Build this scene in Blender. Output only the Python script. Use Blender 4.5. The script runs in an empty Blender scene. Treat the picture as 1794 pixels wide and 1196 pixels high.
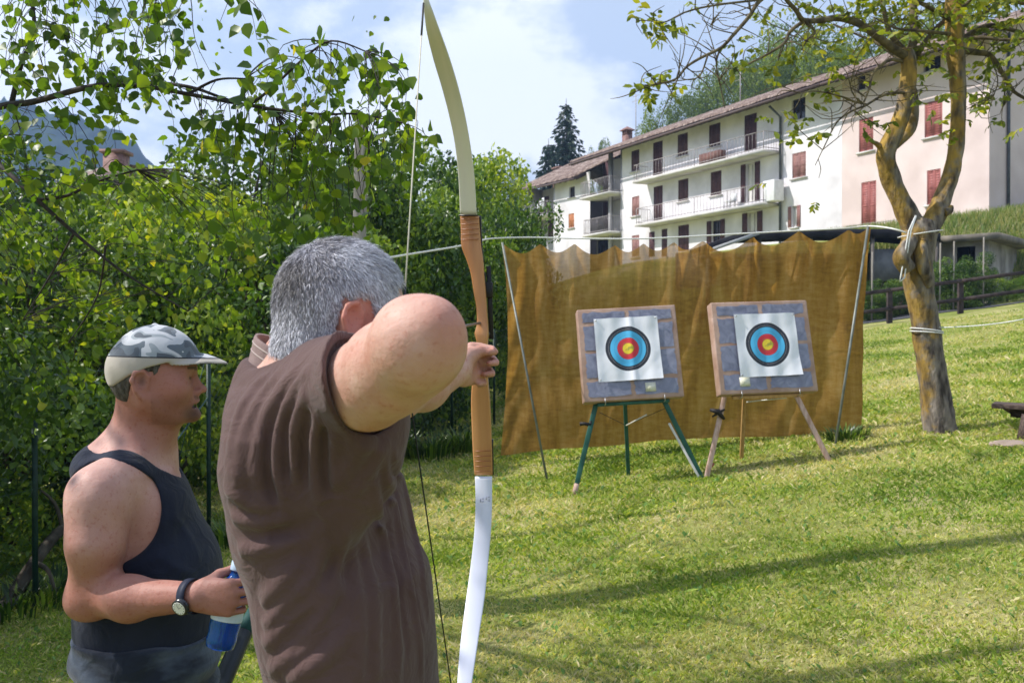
import bpy, math, random
import numpy as np
from mathutils import Vector, Matrix
random.seed(7)
RNG = np.random.default_rng(11)
C = bpy.context.scene.collection
SC = bpy.context.scene

# ---------------------------------------------------------------- camera, sky, sun, exposure
FPX, CX, CY, HOR = 1723.0, 897.0, 598.0, 585.0
CAMZ = 1.70
PITCH = math.atan((CY-HOR)/FPX)
cam = bpy.data.cameras.new('camera'); camo = bpy.data.objects.new('camera', cam); C.objects.link(camo)
camo.location = (0, 0, CAMZ); camo.rotation_euler = (math.pi/2-PITCH, 0, 0)
cam.sensor_width = 36.0; cam.lens = 36.0*FPX/1794.0
cam.clip_start = 0.05; cam.clip_end = 5000
cam.dof.use_dof = True; cam.dof.focus_distance = 2.6; cam.dof.aperture_fstop = 11.0
SC.camera = camo
SUN_EL, SUN_DIR = math.radians(47), Vector((-math.cos(math.radians(47)), 0.0, math.sin(math.radians(47))))
world = bpy.data.worlds.new('World'); SC.world = world; world.use_nodes = True
def build_world():
    nt = world.node_tree; N = nt.nodes; L = nt.links; N.clear()
    out = N.new('ShaderNodeOutputWorld'); bg = N.new('ShaderNodeBackground'); L.new(bg.outputs[0], out.inputs[0])
    sky = N.new('ShaderNodeTexSky'); sky.sky_type = 'NISHITA'; sky.sun_disc = False
    sky.sun_elevation = SUN_EL; sky.sun_rotation = math.radians(-90); sky.air_density = 1.1; sky.dust_density = 2.2; sky.ozone_density = 1.6
    tc = N.new('ShaderNodeTexCoord')
    # clouds: a bright cumulus bank ahead and thin veils elsewhere, laid out by sky direction
    no = N.new('ShaderNodeTexNoise'); no.inputs['Scale'].default_value = 5.5; no.inputs['Detail'].default_value = 9; no.inputs['Roughness'].default_value = .56
    mp = N.new('ShaderNodeMapping'); mp.inputs['Scale'].default_value = (1, 1, 1.7); mp.inputs['Location'].default_value = (.35, .1, .22)
    L.new(tc.outputs['Generated'], mp.inputs[0]); L.new(mp.outputs[0], no.inputs['Vector'])
    def blob(d, r0, r1):
        v = N.new('ShaderNodeVectorMath'); v.operation = 'DISTANCE'; L.new(tc.outputs['Generated'], v.inputs[0]); v.inputs[1].default_value = Vector(d).normalized()
        r = N.new('ShaderNodeMapRange'); r.inputs['From Min'].default_value = r1; r.inputs['From Max'].default_value = r0; r.clamp = True
        L.new(v.outputs['Value'], r.inputs['Value']); return r.outputs[0]
    def add(a, b, op='ADD'):
        m = N.new('ShaderNodeMath'); m.operation = op; L.new(a, m.inputs[0])
        if isinstance(b, (int, float)): m.inputs[1].default_value = b
        else: L.new(b, m.inputs[1])
        return m.outputs[0]
    b1 = blob((-.045, 1, .24), .03, .17); b2 = blob((.06, 1, .2), .0, .12); b3 = blob((-.12, 1, .20), .0, .16); b4 = blob((-.45, 1, .3), .1, .5)
    s = add(add(b1, b2, 'MAXIMUM'), b3, 'MAXIMUM'); s = add(s, add(b4, .62, 'MULTIPLY'), 'MAXIMUM')
    s2 = add(s, .42, 'MULTIPLY'); s3 = add(no.outputs['Fac'], s2)
    cr = N.new('ShaderNodeMapRange'); cr.interpolation_type = 'SMOOTHSTEP'; cr.inputs['From Min'].default_value = .60; cr.inputs['From Max'].default_value = .76; L.new(s3, cr.inputs['Value'])
    base = N.new('ShaderNodeMix'); base.data_type = 'RGBA'; base.inputs[0].default_value = .68
    L.new(sky.outputs[0], base.inputs[6]); base.inputs[7].default_value = (7.8, 8.9, 10.7, 1)
    mx = N.new('ShaderNodeMix'); mx.data_type = 'RGBA'; f = add(cr.outputs[0], .93, 'MULTIPLY'); L.new(f, mx.inputs[0])
    L.new(base.outputs[2], mx.inputs[6]); mx.inputs[7].default_value = (11.6, 11.8, 12.4, 1)
    L.new(mx.outputs[2], bg.inputs[0]); bg.inputs[1].default_value = .088
build_world()
sl = bpy.data.lights.new('sun', 'SUN'); sl.energy = 5.0; sl.angle = math.radians(.55); sl.color = (1, .955, .90)
so = bpy.data.objects.new('sun', sl); C.objects.link(so); so.rotation_euler = SUN_DIR.to_track_quat('Z', 'Y').to_euler(); so.location = (-20, 0, 30)
SC.view_settings.view_transform = 'Standard'; SC.view_settings.look = 'None'; SC.view_settings.gamma = 1; SC.view_settings.exposure = .42
SC.cycles.max_bounces = 7; SC.cycles.transparent_max_bounces = 24; SC.cycles.transmission_bounces = 4; SC.cycles.volume_bounces = 0
SC.cycles.use_denoising = True

# ---------------------------------------------------------------- helpers
cp, sp_ = math.cos(PITCH), math.sin(PITCH)
def ray(px, py):
    a, c = (px-CX)/FPX, (CY-py)/FPX
    return Vector((a, cp+c*sp_, c*cp-sp_))
def P(px, py, Y):
    d = ray(px, py); return Vector((0, 0, CAMZ))+d*(Y/d.y)
def W(npx, Y): return npx*Y/FPX
def sstep(a, b, x):
    t = np.clip((x-a)/(b-a), 0, 1); return t*t*(3-2*t)
BO = np.array([20.5, 42.3]); BU = np.array([-.455, .89]); BU = BU/np.linalg.norm(BU); BN = np.array([-BU[1], BU[0]])  # facade line of the long house, its outward normal
def gz(x, y):
    x = np.asarray(x, float); y = np.asarray(y, float)
    xc = np.clip(x, -9, 24)
    z = np.where(xc > 0, .13*xc, .05*xc)+.02*np.clip(y, -10, 32)
    z = z+(6.3-2.9)*sstep(34, 41, y)*sstep(-12, 6, x)
    beh = -((x-BO[0])*BN[0]+(y-BO[1])*BN[1])
    z = z+26*sstep(12, 95, beh)*sstep(30, 70, y)
    z = z+.012*np.sin(x*2.3+y*.7)+.010*np.sin(y*3.1-x*1.3)
    return z
def G(px, py):
    d = ray(px, py); t = 1.0; o = Vector((0, 0, CAMZ))
    for k in range(60):
        p = o+d*t; h = p.z-float(gz(p.x, p.y)); t += h*2.2/ max(.12, 1)
        if abs(h) < 1e-4: break
    return o+d*t
def tag(o, label=None, cat=None, group=None, kind=None):
    if label: o['label'] = label
    if cat: o['category'] = cat
    if group: o['group'] = group
    if kind: o['kind'] = kind
    return o
def empty(name, loc, label, cat, group=None):
    o = bpy.data.objects.new(name, None); C.objects.link(o); o.location = loc; o.empty_display_size = .1
    return tag(o, label, cat, group)
def base_of(parent):
    b = Vector((0, 0, 0)); o = parent
    while o is not None: b += o.location; o = o.parent
    return b
def fast_mesh(name, V, Fc, mat, parent=None, origin=None, smooth=False, attrs=None, mats=None):
    """V world coordinates (n,3), Fc (m,k) int array or list of such arrays."""
    V = np.asarray(V, np.float32).reshape(-1, 3)
    if not isinstance(Fc, list): Fc = [Fc]
    Fc = [np.asarray(f, np.int32) for f in Fc if len(f)]
    org = base_of(parent) if parent is not None else Vector(origin or (0, 0, 0))
    V = V-np.array(org, np.float32)
    me = bpy.data.meshes.new(name)
    me.vertices.add(len(V)); me.vertices.foreach_set('co', V.ravel())
    tot = np.concatenate([np.full(len(f), f.shape[1], np.int32) for f in Fc]); loops = np.concatenate([f.ravel() for f in Fc])
    me.loops.add(len(loops)); me.loops.foreach_set('vertex_index', loops)
    me.polygons.add(len(tot)); st = np.zeros(len(tot), np.int32); st[1:] = np.cumsum(tot)[:-1]
    me.polygons.foreach_set('loop_start', st); me.polygons.foreach_set('loop_total', tot)
    if smooth: me.polygons.foreach_set('use_smooth', np.ones(len(tot), bool))
    for k, a in (attrs or {}).items():
        a = np.asarray(a, np.float32)
        if a.ndim == 1:
            at = me.attributes.new(k, 'FLOAT', 'POINT'); at.data.foreach_set('value', a)
        else:
            at = me.attributes.new(k, 'FLOAT_VECTOR', 'POINT'); at.data.foreach_set('vector', a.ravel())
    me.materials.append(mat)
    me.update(calc_edges=True); me.validate()
    o = bpy.data.objects.new(name, me); C.objects.link(o)
    if parent is not None: o.parent = parent
    else: o.location = org
    return o
class MB:
    def __init__(s): s.v = []; s.f = {}
    def _add(s, vs, fs):
        b = len(s.v); s.v.extend([tuple(v) for v in vs])
        for f in fs: s.f.setdefault(len(f), []).append([i+b for i in f])
        return s
    def box(s, c, ax, ay, az):
        """centre and three half-axis vectors"""
        c, ax, ay, az = Vector(c), Vector(ax), Vector(ay), Vector(az)
        vs = [c+i*ax+j*ay+k*az for k in (-1, 1) for j in (-1, 1) for i in (-1, 1)]
        fs = [(0, 2, 3, 1), (4, 5, 7, 6), (0, 1, 5, 4), (2, 6, 7, 3), (0, 4, 6, 2), (1, 3, 7, 5)]
        if ax.cross(ay).dot(az) < 0: fs = [f[::-1] for f in fs]
        return s._add(vs, fs)
    def bar(s, a, b, w, h=None, up=(0, 0, 1)):
        a, b = Vector(a), Vector(b); h = h or w; d = (b-a); L = d.length; d.normalize()
        x = d.cross(Vector(up))
        if x.length < 1e-3: x = d.cross(Vector((0, 1, 0)))
        x.normalize(); y = x.cross(d)
        return s.box((a+b)/2, x*w/2, d*L/2, y*h/2)
    def tube(s, pts, rad, n=8, cap=True):
        pts = [Vector(p) for p in pts]; m = len(pts)
        if not hasattr(rad, '__len__'): rad = [rad]*m
        b = len(s.v); x = None
        for i, p in enumerate(pts):
            d = (pts[min(i+1, m-1)]-pts[max(i-1, 0)]).normalized()
            if x is None:
                x = d.cross(Vector((0, 0, 1)))
                if x.length < .05: x = d.cross(Vector((0, 1, 0)))
            x = (x-d*x.dot(d)).normalized(); y = d.cross(x)
            for k in range(n):
                a = 2*math.pi*k/n; s.v.append(tuple(p+(x*math.cos(a)+y*math.sin(a))*rad[i]))
        q = s.f.setdefault(4, [])
        for i in range(m-1):
            for k in range(n):
                k2 = (k+1) % n; q.append([b+i*n+k, b+i*n+k2, b+(i+1)*n+k2, b+(i+1)*n+k])
        if cap:
            s.f.setdefault(n, []).append([b+k for k in range(n)][::-1]); s.f.setdefault(n, []).append([b+(m-1)*n+k for k in range(n)])
        return s
    def quad(s, a, b, c, d): return s._add([a, b, c, d], [(0, 1, 2, 3)])
    def poly(s, pts): return s._add(pts, [tuple(range(len(pts)))])
    def build(s, name, mat, parent=None, origin=None, smooth=False):
        return fast_mesh(name, np.array(s.v), [np.array(f) for f in s.f.values()], mat, parent, origin, smooth)
def bevel(o, w=.004, seg=2):
    m = o.modifiers.new('bevel', 'BEVEL'); m.width = w; m.segments = seg; m.limit_method = 'ANGLE'; return o
def smooth_pts(pts, rad, sub=4):
    """Catmull-Rom through control points"""
    pts = [Vector(p) for p in pts]; out = []; ro = []
    if not hasattr(rad, '__len__'): rad = [rad]*len(pts)
    for i in range(len(pts)-1):
        p0, p1, p2, p3 = pts[max(i-1, 0)], pts[i], pts[i+1], pts[min(i+2, len(pts)-1)]
        for k in range(sub):
            t = k/sub; out.append(.5*((2*p1)+(p2-p0)*t+(2*p0-5*p1+4*p2-p3)*t*t+(3*p1-p0-3*p2+p3)*t**3)); ro.append(rad[i]*(1-t)+rad[i+1]*t)
    out.append(pts[-1]); ro.append(rad[-1]); return out, ro

# ---------------------------------------------------------------- materials
def newmat(name):
    m = bpy.data.materials.new(name); m.use_nodes = True; N = m.node_tree.nodes; L = m.node_tree.links
    return m, N, L, N['Principled BSDF']
def setc(s, c): s.default_value = tuple(c)+((1,) if len(c) == 3 else ())
def mat(name, c1, c2=None, scale=5, rough=.7, bump=0, bscale=None, detail=6, spec=.3, metal=0, stretch=None, c3=None, lo=.35, hi=.65):
    m, N, L, b = newmat(name)
    b.inputs['Roughness'].default_value = rough; b.inputs['Metallic'].default_value = metal; b.inputs['Specular IOR Level'].default_value = spec
    tc = N.new('ShaderNodeTexCoord'); mp = N.new('ShaderNodeMapping'); L.new(tc.outputs['Object'], mp.inputs[0])
    if stretch: mp.inputs['Scale'].default_value = stretch
    if c2 is None: c2 = tuple(x*.85 for x in c1)
    n = N.new('ShaderNodeTexNoise'); n.inputs['Scale'].default_value = scale; n.inputs['Detail'].default_value = detail; L.new(mp.outputs[0], n.inputs['Vector'])
    r = N.new('ShaderNodeValToRGB'); e = r.color_ramp.elements; e[0].position = lo; e[1].position = hi; e[0].color = tuple(c1)+(1,); e[1].color = tuple(c2)+(1,)
    if c3: x = e.new((lo+hi)/2); x.color = tuple(c3)+(1,)
    L.new(n.outputs['Fac'], r.inputs[0]); L.new(r.outputs[0], b.inputs['Base Color'])
    if bump:
        n2 = N.new('ShaderNodeTexNoise'); n2.inputs['Scale'].default_value = bscale or scale*4; n2.inputs['Detail'].default_value = 8; L.new(mp.outputs[0], n2.inputs['Vector'])
        bp = N.new('ShaderNodeBump'); bp.inputs['Strength'].default_value = bump; bp.inputs['Distance'].default_value = .01; L.new(n2.outputs['Fac'], bp.inputs['Height']); L.new(bp.outputs[0], b.inputs['Normal'])
    return m
def leafmat(name, cols, trans=.5, rough=.5, tcol=1.5, spec=.35):
    """cols along the per-leaf random attribute; thin two-sided leaves with light coming through"""
    m, N, L, b = newmat(name)
    at = N.new('ShaderNodeAttribute'); at.attribute_name = 'rnd'
    r = N.new('ShaderNodeValToRGB'); r.color_ramp.interpolation = 'LINEAR'; e = r.color_ramp.elements
    e[0].color = cols[0]+(1,); e[1].color = cols[-1]+(1,)
    for i, c in enumerate(cols[1:-1]): x = e.new((i+1)/(len(cols)-1)); x.color = c+(1,)
    L.new(at.outputs['Fac'], r.inputs[0])
    tc = N.new('ShaderNodeTexCoord'); n = N.new('ShaderNodeTexNoise'); n.inputs['Scale'].default_value = 1.6; n.inputs['Detail'].default_value = 3; L.new(tc.outputs['Object'], n.inputs['Vector'])
    hs = N.new('ShaderNodeHueSaturation'); mr = N.new('ShaderNodeMapRange'); mr.inputs['To Min'].default_value = .62; mr.inputs['To Max'].default_value = 1.4
    L.new(n.outputs['Fac'], mr.inputs['Value']); L.new(mr.outputs[0], hs.inputs['Value']); L.new(r.outputs[0], hs.inputs['Color'])
    L.new(hs.outputs[0], b.inputs['Base Color']); b.inputs['Roughness'].default_value = rough; b.inputs['Specular IOR Level'].default_value = spec
    t = N.new('ShaderNodeBsdfTranslucent'); h2 = N.new('ShaderNodeMix'); h2.data_type = 'RGBA'; h2.blend_type = 'MULTIPLY'; h2.inputs[0].default_value = 1
    L.new(hs.outputs[0], h2.inputs[6]); h2.inputs[7].default_value = (tcol*1.15, tcol*1.1, tcol*.35, 1); h2.clamp_result = False
    L.new(h2.outputs[2], t.inputs[0]); mx = N.new('ShaderNodeMixShader'); mx.inputs[0].default_value = trans
    L.new(b.outputs[0], mx.inputs[1]); L.new(t.outputs[0], mx.inputs[2]); L.new(mx.outputs[0], N['Material Output'].inputs[0])
    return m
# ---------------------------------------------------------------- the ground
def lawn_material():
    m, N, L, b = newmat('lawn_soil')
    tc = N.new('ShaderNodeTexCoord')
    def noise(s, d=8, r=.6):
        n = N.new('ShaderNodeTexNoise'); n.inputs['Scale'].default_value = s; n.inputs['Detail'].default_value = d; n.inputs['Roughness'].default_value = r; L.new(tc.outputs['Object'], n.inputs['Vector']); return n.outputs['Fac']
    r = N.new('ShaderNodeValToRGB'); e = r.color_ramp.elements; e[0].position = .3; e[1].position = .72; e[0].color = (.17, .22, .05, 1); e[1].color = (.52, .43, .25, 1)
    x = e.new(.5); x.color = (.26, .28, .075, 1)
    L.new(noise(.75, 10, .72), r.inputs[0])
    r2 = N.new('ShaderNodeValToRGB'); e = r2.color_ramp.elements; e[0].position = .35; e[1].position = .65; e[0].color = (.7, .7, .7, 1); e[1].color = (1.2, 1.2, 1.15, 1); L.new(noise(26, 6, .7), r2.inputs[0])
    mx = N.new('ShaderNodeMix'); mx.data_type = 'RGBA'; mx.blend_type = 'MULTIPLY'; mx.inputs[0].default_value = 1; L.new(r.outputs[0], mx.inputs[6]); L.new(r2.outputs[0], mx.inputs[7]); L.new(mx.outputs[2], b.inputs['Base Color'])
    b.inputs['Roughness'].default_value = .95; b.inputs['Specular IOR Level'].default_value = .1
    bp = N.new('ShaderNodeBump'); bp.inputs['Strength'].default_value = .8; bp.inputs['Distance'].default_value = .03; L.new(noise(30, 8, .7), bp.inputs['Height']); L.new(bp.outputs[0], b.inputs['Normal'])
    return m
def grid_sheet(name, xs, ys, mt, dz=0.0, kind='structure'):
    X, Y = np.meshgrid(xs, ys); Z = gz(X, Y)+dz; V = np.stack([X, Y, Z], -1).reshape(-1, 3); n, m = len(xs), len(ys)
    i = (np.arange(m-1)[:, None]*n+np.arange(n-1)[None]).ravel(); Fc = np.stack([i, i+1, i+n+1, i+n], -1)
    return tag(fast_mesh(name, V, Fc, mt, smooth=True), kind=kind)
xs = np.unique(np.round(np.concatenate([-np.geomspace(14, 760, 26), np.linspace(-14, 26, 240), np.geomspace(26, 760, 34)]), 4))
ys = np.unique(np.round(np.concatenate([-np.geomspace(6, 300, 12), np.linspace(-6, 48, 270), np.geomspace(48, 1000, 60)]), 4))
grid_sheet('ground', xs, ys, lawn_material())

# hazy wooded mountain far to the left
def mountain():
    m = mat('mountain_forest', (.010, .022, .016), (.035, .06, .035), scale=.05, rough=1, detail=10, spec=0)
    V = []; nx, ny = 240, 40
    for j in range(ny):
        for i in range(nx):
            u = i/(nx-1); x = -640+u*720; y0 = 640+.10*(x+300)
            px = CX+FPX*x/y0
            top = np.interp(px, [-900, -300, 0, 60, 130, 200, 260, 320, 420, 560, 700, 860], [330, 235, 165, 190, 215, 235, 275, 330, 385, 430, 470, 500])
            H = max(8, (HOR-top)/FPX*y0)
            v = j/(ny-1); prof = math.sin(v*math.pi)**.8
            z = H*prof+(RNG.normal()*2.6+4*math.sin(x*.05+v*6)*prof+2.5*math.sin(x*.21+v*9))*(.8 if 0 < v < 1 else 0)
            V.append((x, y0-170+340*v, z if 0 < v < 1 else -2))
    i = (np.arange(ny-1)[:, None]*nx+np.arange(nx-1)[None]).ravel(); Fc = np.stack([i, i+1, i+nx+1, i+nx], -1)
    tag(fast_mesh('mountain', V, Fc, m), kind='structure')
mountain()

# road between the lawn and the far rail fence, following the slope
def strip(name, left, right, mt, dz, n=60):
    V = []
    for k in range(n+1):
        t = k/n
        for q, (a, b) in enumerate((left, right)):
            x = a[0]+(b[0]-a[0])*t; y = a[1]+(b[1]-a[1])*t; V.append((x, y, float(gz(x, y))+dz))
    i = np.arange(n)*2; Fc = np.stack([i, i+1, i+3, i+2], -1)
    return fast_mesh(name, V, Fc, mt)
asphalt = mat('asphalt', (.05, .05, .055), (.09, .09, .095), scale=9, rough=.9, bump=.3, bscale=120)
tag(strip('road', ((-2, 31.2), (30, 34.0)), ((-2, 28.9), (30, 31.7)), asphalt, .02, 90), kind='structure')

# ---------------------------------------------------------------- grass
def blades():
    n = 780000
    u = RNG.random(n); Ymin, Ymax = 1.5, 27.5
    Y = Ymin*(Ymax/Ymin)**(u**1.12)                          # thinner with distance
    X = (RNG.random(n)*1.42-.71)*Y+RNG.normal(0, .5, n)
    k = ~((X < -.305*Y+1.6-1.9) & (Y > 8.6) & (RNG.random(n) < .5)); X, Y = X[k], Y[k]
    def cl(x, y): return .5+.25*np.sin(x*1.9+1.3*np.sin(y*1.1))+.25*np.sin(y*2.7+1.7*np.sin(x*1.6+2))
    c = cl(X, Y)*.6+cl(X*3.1+5, Y*2.7)*.4
    keep = RNG.random(len(X)) < .6+.45*c; X, Y, c = X[keep], Y[keep], c[keep]; n = len(X)
    Z = gz(X, Y)
    h = (.010+.026*RNG.random(n)**2)*(.75+.5*c)*np.clip(Y/6, .9, 1.9); w = h*.07+.0013*np.clip(Y/4, 1, 4)
    a = RNG.random(n)*6.283; lean = RNG.normal(0, .55, (n, 2))*h[:, None]; dx, dy = np.cos(a)*w, np.sin(a)*w
    V = np.empty((n, 4, 3)); V[:, 0] = np.stack([X-dx, Y-dy, Z-.004], -1); V[:, 1] = np.stack([X+dx, Y+dy, Z-.004], -1)
    mx, my = X+lean[:, 0]*.45, Y+lean[:, 1]*.45
    V[:, 2] = np.stack([X+lean[:, 0]*1.25, Y+lean[:, 1]*1.25, Z+h*.85], -1); V[:, 3] = np.stack([mx-dx*.9, my-dy*.9, Z+h*.6], -1)
    i = np.arange(n)*4; Fc = np.stack([i, i+1, i+2, i+3], -1)
    c2 = cl(X*.55+3, Y*.6+1); r = np.clip(RNG.normal(.52, .2, n)-(c-.5)*.9-(c2-.5)*.55+(RNG.random(n) < .13)*.45, 0, 1)
    m = leafmat('grass_blades', [(.13, .215, .03), (.22, .325, .05), (.34, .42, .085), (.50, .49, .18), (.64, .56, .34)], trans=.4, tcol=1.25, spec=.2)
    tag(fast_mesh('grass', V, Fc, m, attrs={'rnd': np.repeat(r, 4)}), kind='stuff')
    # broad weed leaves lying between the blades
    n = 9000; Y = 3.4*(20/3.4)**RNG.random(n); X = (RNG.random(n)*1.3-.6)*Y
    ang = RNG.random(n)*6.283; L = (.018+.03*RNG.random(n))*np.clip(Y/6, .8, 1.5)
    cx, cy = X, Y; dirx, diry = np.cos(ang), np.sin(ang); up = .35+.5*RNG.random(n)
    V = np.empty((n, 4, 3)); Z = gz(X, Y)+.004
    V[:, 0] = np.stack([cx, cy, Z], -1); V[:, 2] = np.stack([cx+dirx*L, cy+diry*L, Z+L*up], -1)
    V[:, 1] = np.stack([cx+dirx*L*.5-diry*L*.28, cy+diry*L*.5+dirx*L*.28, Z+L*up*.7], -1); V[:, 3] = np.stack([cx+dirx*L*.5+diry*L*.28, cy+diry*L*.5-dirx*L*.28, Z+L*up*.7], -1)
    i = np.arange(n)*4
    m2 = leafmat('weed_leaves', [(.06, .14, .02), (.11, .21, .035), (.18, .29, .07)], trans=.35, tcol=1.2)
    tag(fast_mesh('clover', V, np.stack([i, i+1, i+2, i+3], -1), m2, attrs={'rnd': np.repeat(RNG.random(n), 4)}), kind='stuff')
blades()
# ---------------------------------------------------------------- foliage
def rotmats(n, droop=None, rng=RNG):
    """random frames; droop: mean direction of the leaf tip (n,3) mixed with noise"""
    t = rng.normal(size=(n, 3))
    if droop is not None: t = t*.75+droop
    t /= np.linalg.norm(t, axis=1)[:, None]
    a = rng.normal(size=(n, 3)); b = np.cross(t, a); b /= np.linalg.norm(b, axis=1)[:, None]; c = np.cross(b, t)
    return t, b, c      # along, across, normal
HEART = np.array([[0, 0, 0], [.12, .40, .07], [.42, .47, .09], [.74, .24, .05], [1.05, 0, -.03], [.74, -.24, .05], [.42, -.47, .09], [.12, -.40, .07], [.45, 0, -.01]])
HEART_F = [np.array([[0, 8, 2, 1], [8, 4, 3, 2], [0, 7, 6, 8], [8, 6, 5, 4]])]
OVAL = np.array([[0, 0, 0], [.35, .27, .06], [1, 0, -.04], [.35, -.27, .06], [.7, .2, .03], [.7, -.2, .03]])
OVAL_F = [np.array([[0, 3, 5, 2], [0, 2, 4, 1]])]
DIAM = np.array([[0, 0, 0], [.5, .34, .05], [1, 0, 0], [.5, -.34, .05]])
DIAM_F = [np.array([[0, 3, 2, 1]])]
def leaves(pos, size, tmpl, faces, droop=None, rng=RNG):
    n = len(pos); t, b, c = rotmats(n, droop, rng); T = tmpl
    s = size[:, None, None]
    V = pos[:, None, :]+s*(T[None, :, 0:1]*t[:, None]+T[None, :, 1:2]*b[:, None]+T[None, :, 2:3]*c[:, None])
    k = len(T); off = (np.arange(n)*k)[:, None, None]
    return V.reshape(-1, 3), [(f[None]+off).reshape(-1, f.shape[1]) for f in faces], k
def clumps(n, nc, rng, rx=1, ry=1, rz=1, base=0.0, shape='bush'):
    """leaf points gathered into clumps inside a unit crown (z 0..1)"""
    cc = []
    while len(cc) < nc:
        p = rng.uniform(-1, 1, 3); r = np.linalg.norm(p)
        if r > 1: continue
        if shape == 'bush' and r < .45 and rng.random() < .7: continue
        cc.append(p)
    cc = np.array(cc); cr = rng.uniform(.13, .32, nc)
    w = cr**2; k = rng.choice(nc, n, p=w/w.sum())
    d = rng.normal(size=(n, 3)); d /= np.linalg.norm(d, axis=1)[:, None]
    p = cc[k]+d*(cr[k]*(.55+.5*rng.random(n)**.5))[:, None]
    p[:, 2] = (p[:, 2]+1)/2
    return p, k
LM_BUSH = leafmat('shrub_leaves', [(.014, .036, .008), (.030, .072, .011), (.085, .155, .022), (.22, .31, .05)], trans=.28, tcol=1.7, rough=.38, spec=.4)
LM_BRIGHT = leafmat('young_leaves', [(.030, .072, .010), (.072, .14, .016), (.155, .24, .028), (.34, .39, .05)], trans=.36, tcol=1.8, rough=.45)
LM_FAR = leafmat('far_leaves', [(.05, .085, .012), (.10, .15, .018), (.20, .26, .03)], trans=.4, tcol=1.6)
LM_DARK = leafmat('spruce_needles', [(.010, .028, .016), (.018, .045, .026), (.03, .06, .03)], trans=.15, tcol=1.0)
BARK = mat('bark', (.035, .027, .02), (.10, .085, .065), scale=14, rough=.95, bump=.6, bscale=40, stretch=(1, 1, .3))
_crowns = {}
def crown_mesh(key, mt, n=9000, nc=46, seed=1, leaf=.045, tmpl=OVAL, fc=OVAL_F):
    rng = np.random.default_rng(seed); p, k = clumps(n, nc, rng)
    s = leaf*(.6+.8*rng.random(n)); dr = np.tile([0, 0, -.35], (n, 1))
    V, Fc, kk = leaves(p*np.array([1, 1, 2.0])/1.0, s, tmpl, fc, dr, rng)
    V[:, 2] /= 2.0
    cr = rng.random(nc); r = np.clip(cr[k]*.55+rng.random(n)*.55-.03, 0, 1)
    o = fast_mesh('crown', V, Fc, mt, attrs={'rnd': np.repeat(r, kk)}); C.objects.unlink(o)
    _crowns[key] = o; return o
for i in range(3): crown_mesh('bush%d' % i, LM_BUSH, 12000, 34, 20+i, .048)
for i in range(2): crown_mesh('light%d' % i, LM_BRIGHT, 10000, 30, 40+i, .050)
for i in range(2): crown_mesh('far%d' % i, LM_FAR, 9000, 60, 60+i, .055, DIAM, DIAM_F)
def stems(nm, h, w, seed, mt=BARK, n=6, r=.03, parent=None, spread=.6):
    rnd = random.Random(seed); m = MB(); o = base_of(parent)
    for k in range(n):
        a = rnd.random()*6.28; e = Vector((math.cos(a)*w*spread*rnd.uniform(.3, 1), math.sin(a)*w*spread*rnd.uniform(.3, 1), h*rnd.uniform(.6, .92)))
        mid = Vector((e.x*.3, e.y*.3, e.z*.5))
        pts, rr = smooth_pts([o+Vector((0, 0, -.05)), o+mid, o+e], [r, r*.7, r*.25], 4); m.tube(pts, rr, 6)
    return m.build(nm, mt, parent, smooth=True)
def shrub(px, Y, w, h, key, label, cat='shrub', name='shrub', grp='shrubs behind the wire fence', zoff=0, rot=None, stem_r=.03, crown0=0.0, x=None):
    if x is None: x = (px-CX)/FPX*Y
    z = float(gz(x, Y))+zoff
    t = empty(name, (x, Y, z), label, cat, grp)
    o = _crowns[key].copy(); o.name = 'crown'; C.objects.link(o); o.parent = t
    o.scale = (w/2, w/2, h*(1-crown0)); o.location = (0, 0, h*crown0-.03*h); o.rotation_euler = (0, 0, rot if rot is not None else random.random()*6.28)
    stems('trunk' if crown0 > .1 else 'stem', h, w/2, int(px*7+Y*13), parent=t, r=stem_r)
    return t
front = [(-620, 5.2, 2.8, 2.6, 'bush1'), (-300, 6.2, 2.8, 2.9, 'bush2'), (-90, 7.6, 2.6, 2.5, 'light0'), (18, 8.1, 2.5, 2.6, 'bush0'), (118, 8.7, 2.6, 3.1, 'light1'), (215, 9.6, 2.6, 2.8, 'bush1'), (318, 10.3, 2.9, 3.1, 'light0'),
         (410, 11.3, 2.8, 3.5, 'bush2'), (492, 12.2, 3.0, 3.3, 'light1'), (575, 13.3, 3.0, 3.9, 'bush0'), (655, 14.2, 3.0, 4.3, 'bush1'), (735, 15.4, 3.1, 4.0, 'light0'), (805, 17.0, 3.0, 4.3, 'bush2'), (852, 19.0, 2.6, 3.9, 'light1'), (893, 22.0, 1.8, 3.6, 'bush0')]
fl = ['dark shrub beyond the left edge of the picture beside the birch', 'dark green shrub outside the left edge behind the birch trunk', 'pale green leafy shrub outside the left edge next to the first shrub in view', 'dark green shrub at the far left behind the first fence post', 'tall yellow-green shrub left of the capped man\'s shoulder', 'dark shrub directly behind the man in the camouflage cap', 'bright green shrub right of the camouflage cap',
      'tall dark shrub left of the grey-haired archer\'s head', 'light green shrub behind the archer\'s collar', 'dark green shrub behind the grey hair of the archer', 'high dark shrub beside the grey wooden post', 'light green shrub in flower behind the bow string', 'dark shrub seen left of the bow handle', 'light green shrub in flower just left of the brown netting', 'dark bushy tree between the bow and the small white house']
for a, l in zip(front, fl): shrub(*a, l)
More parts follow.
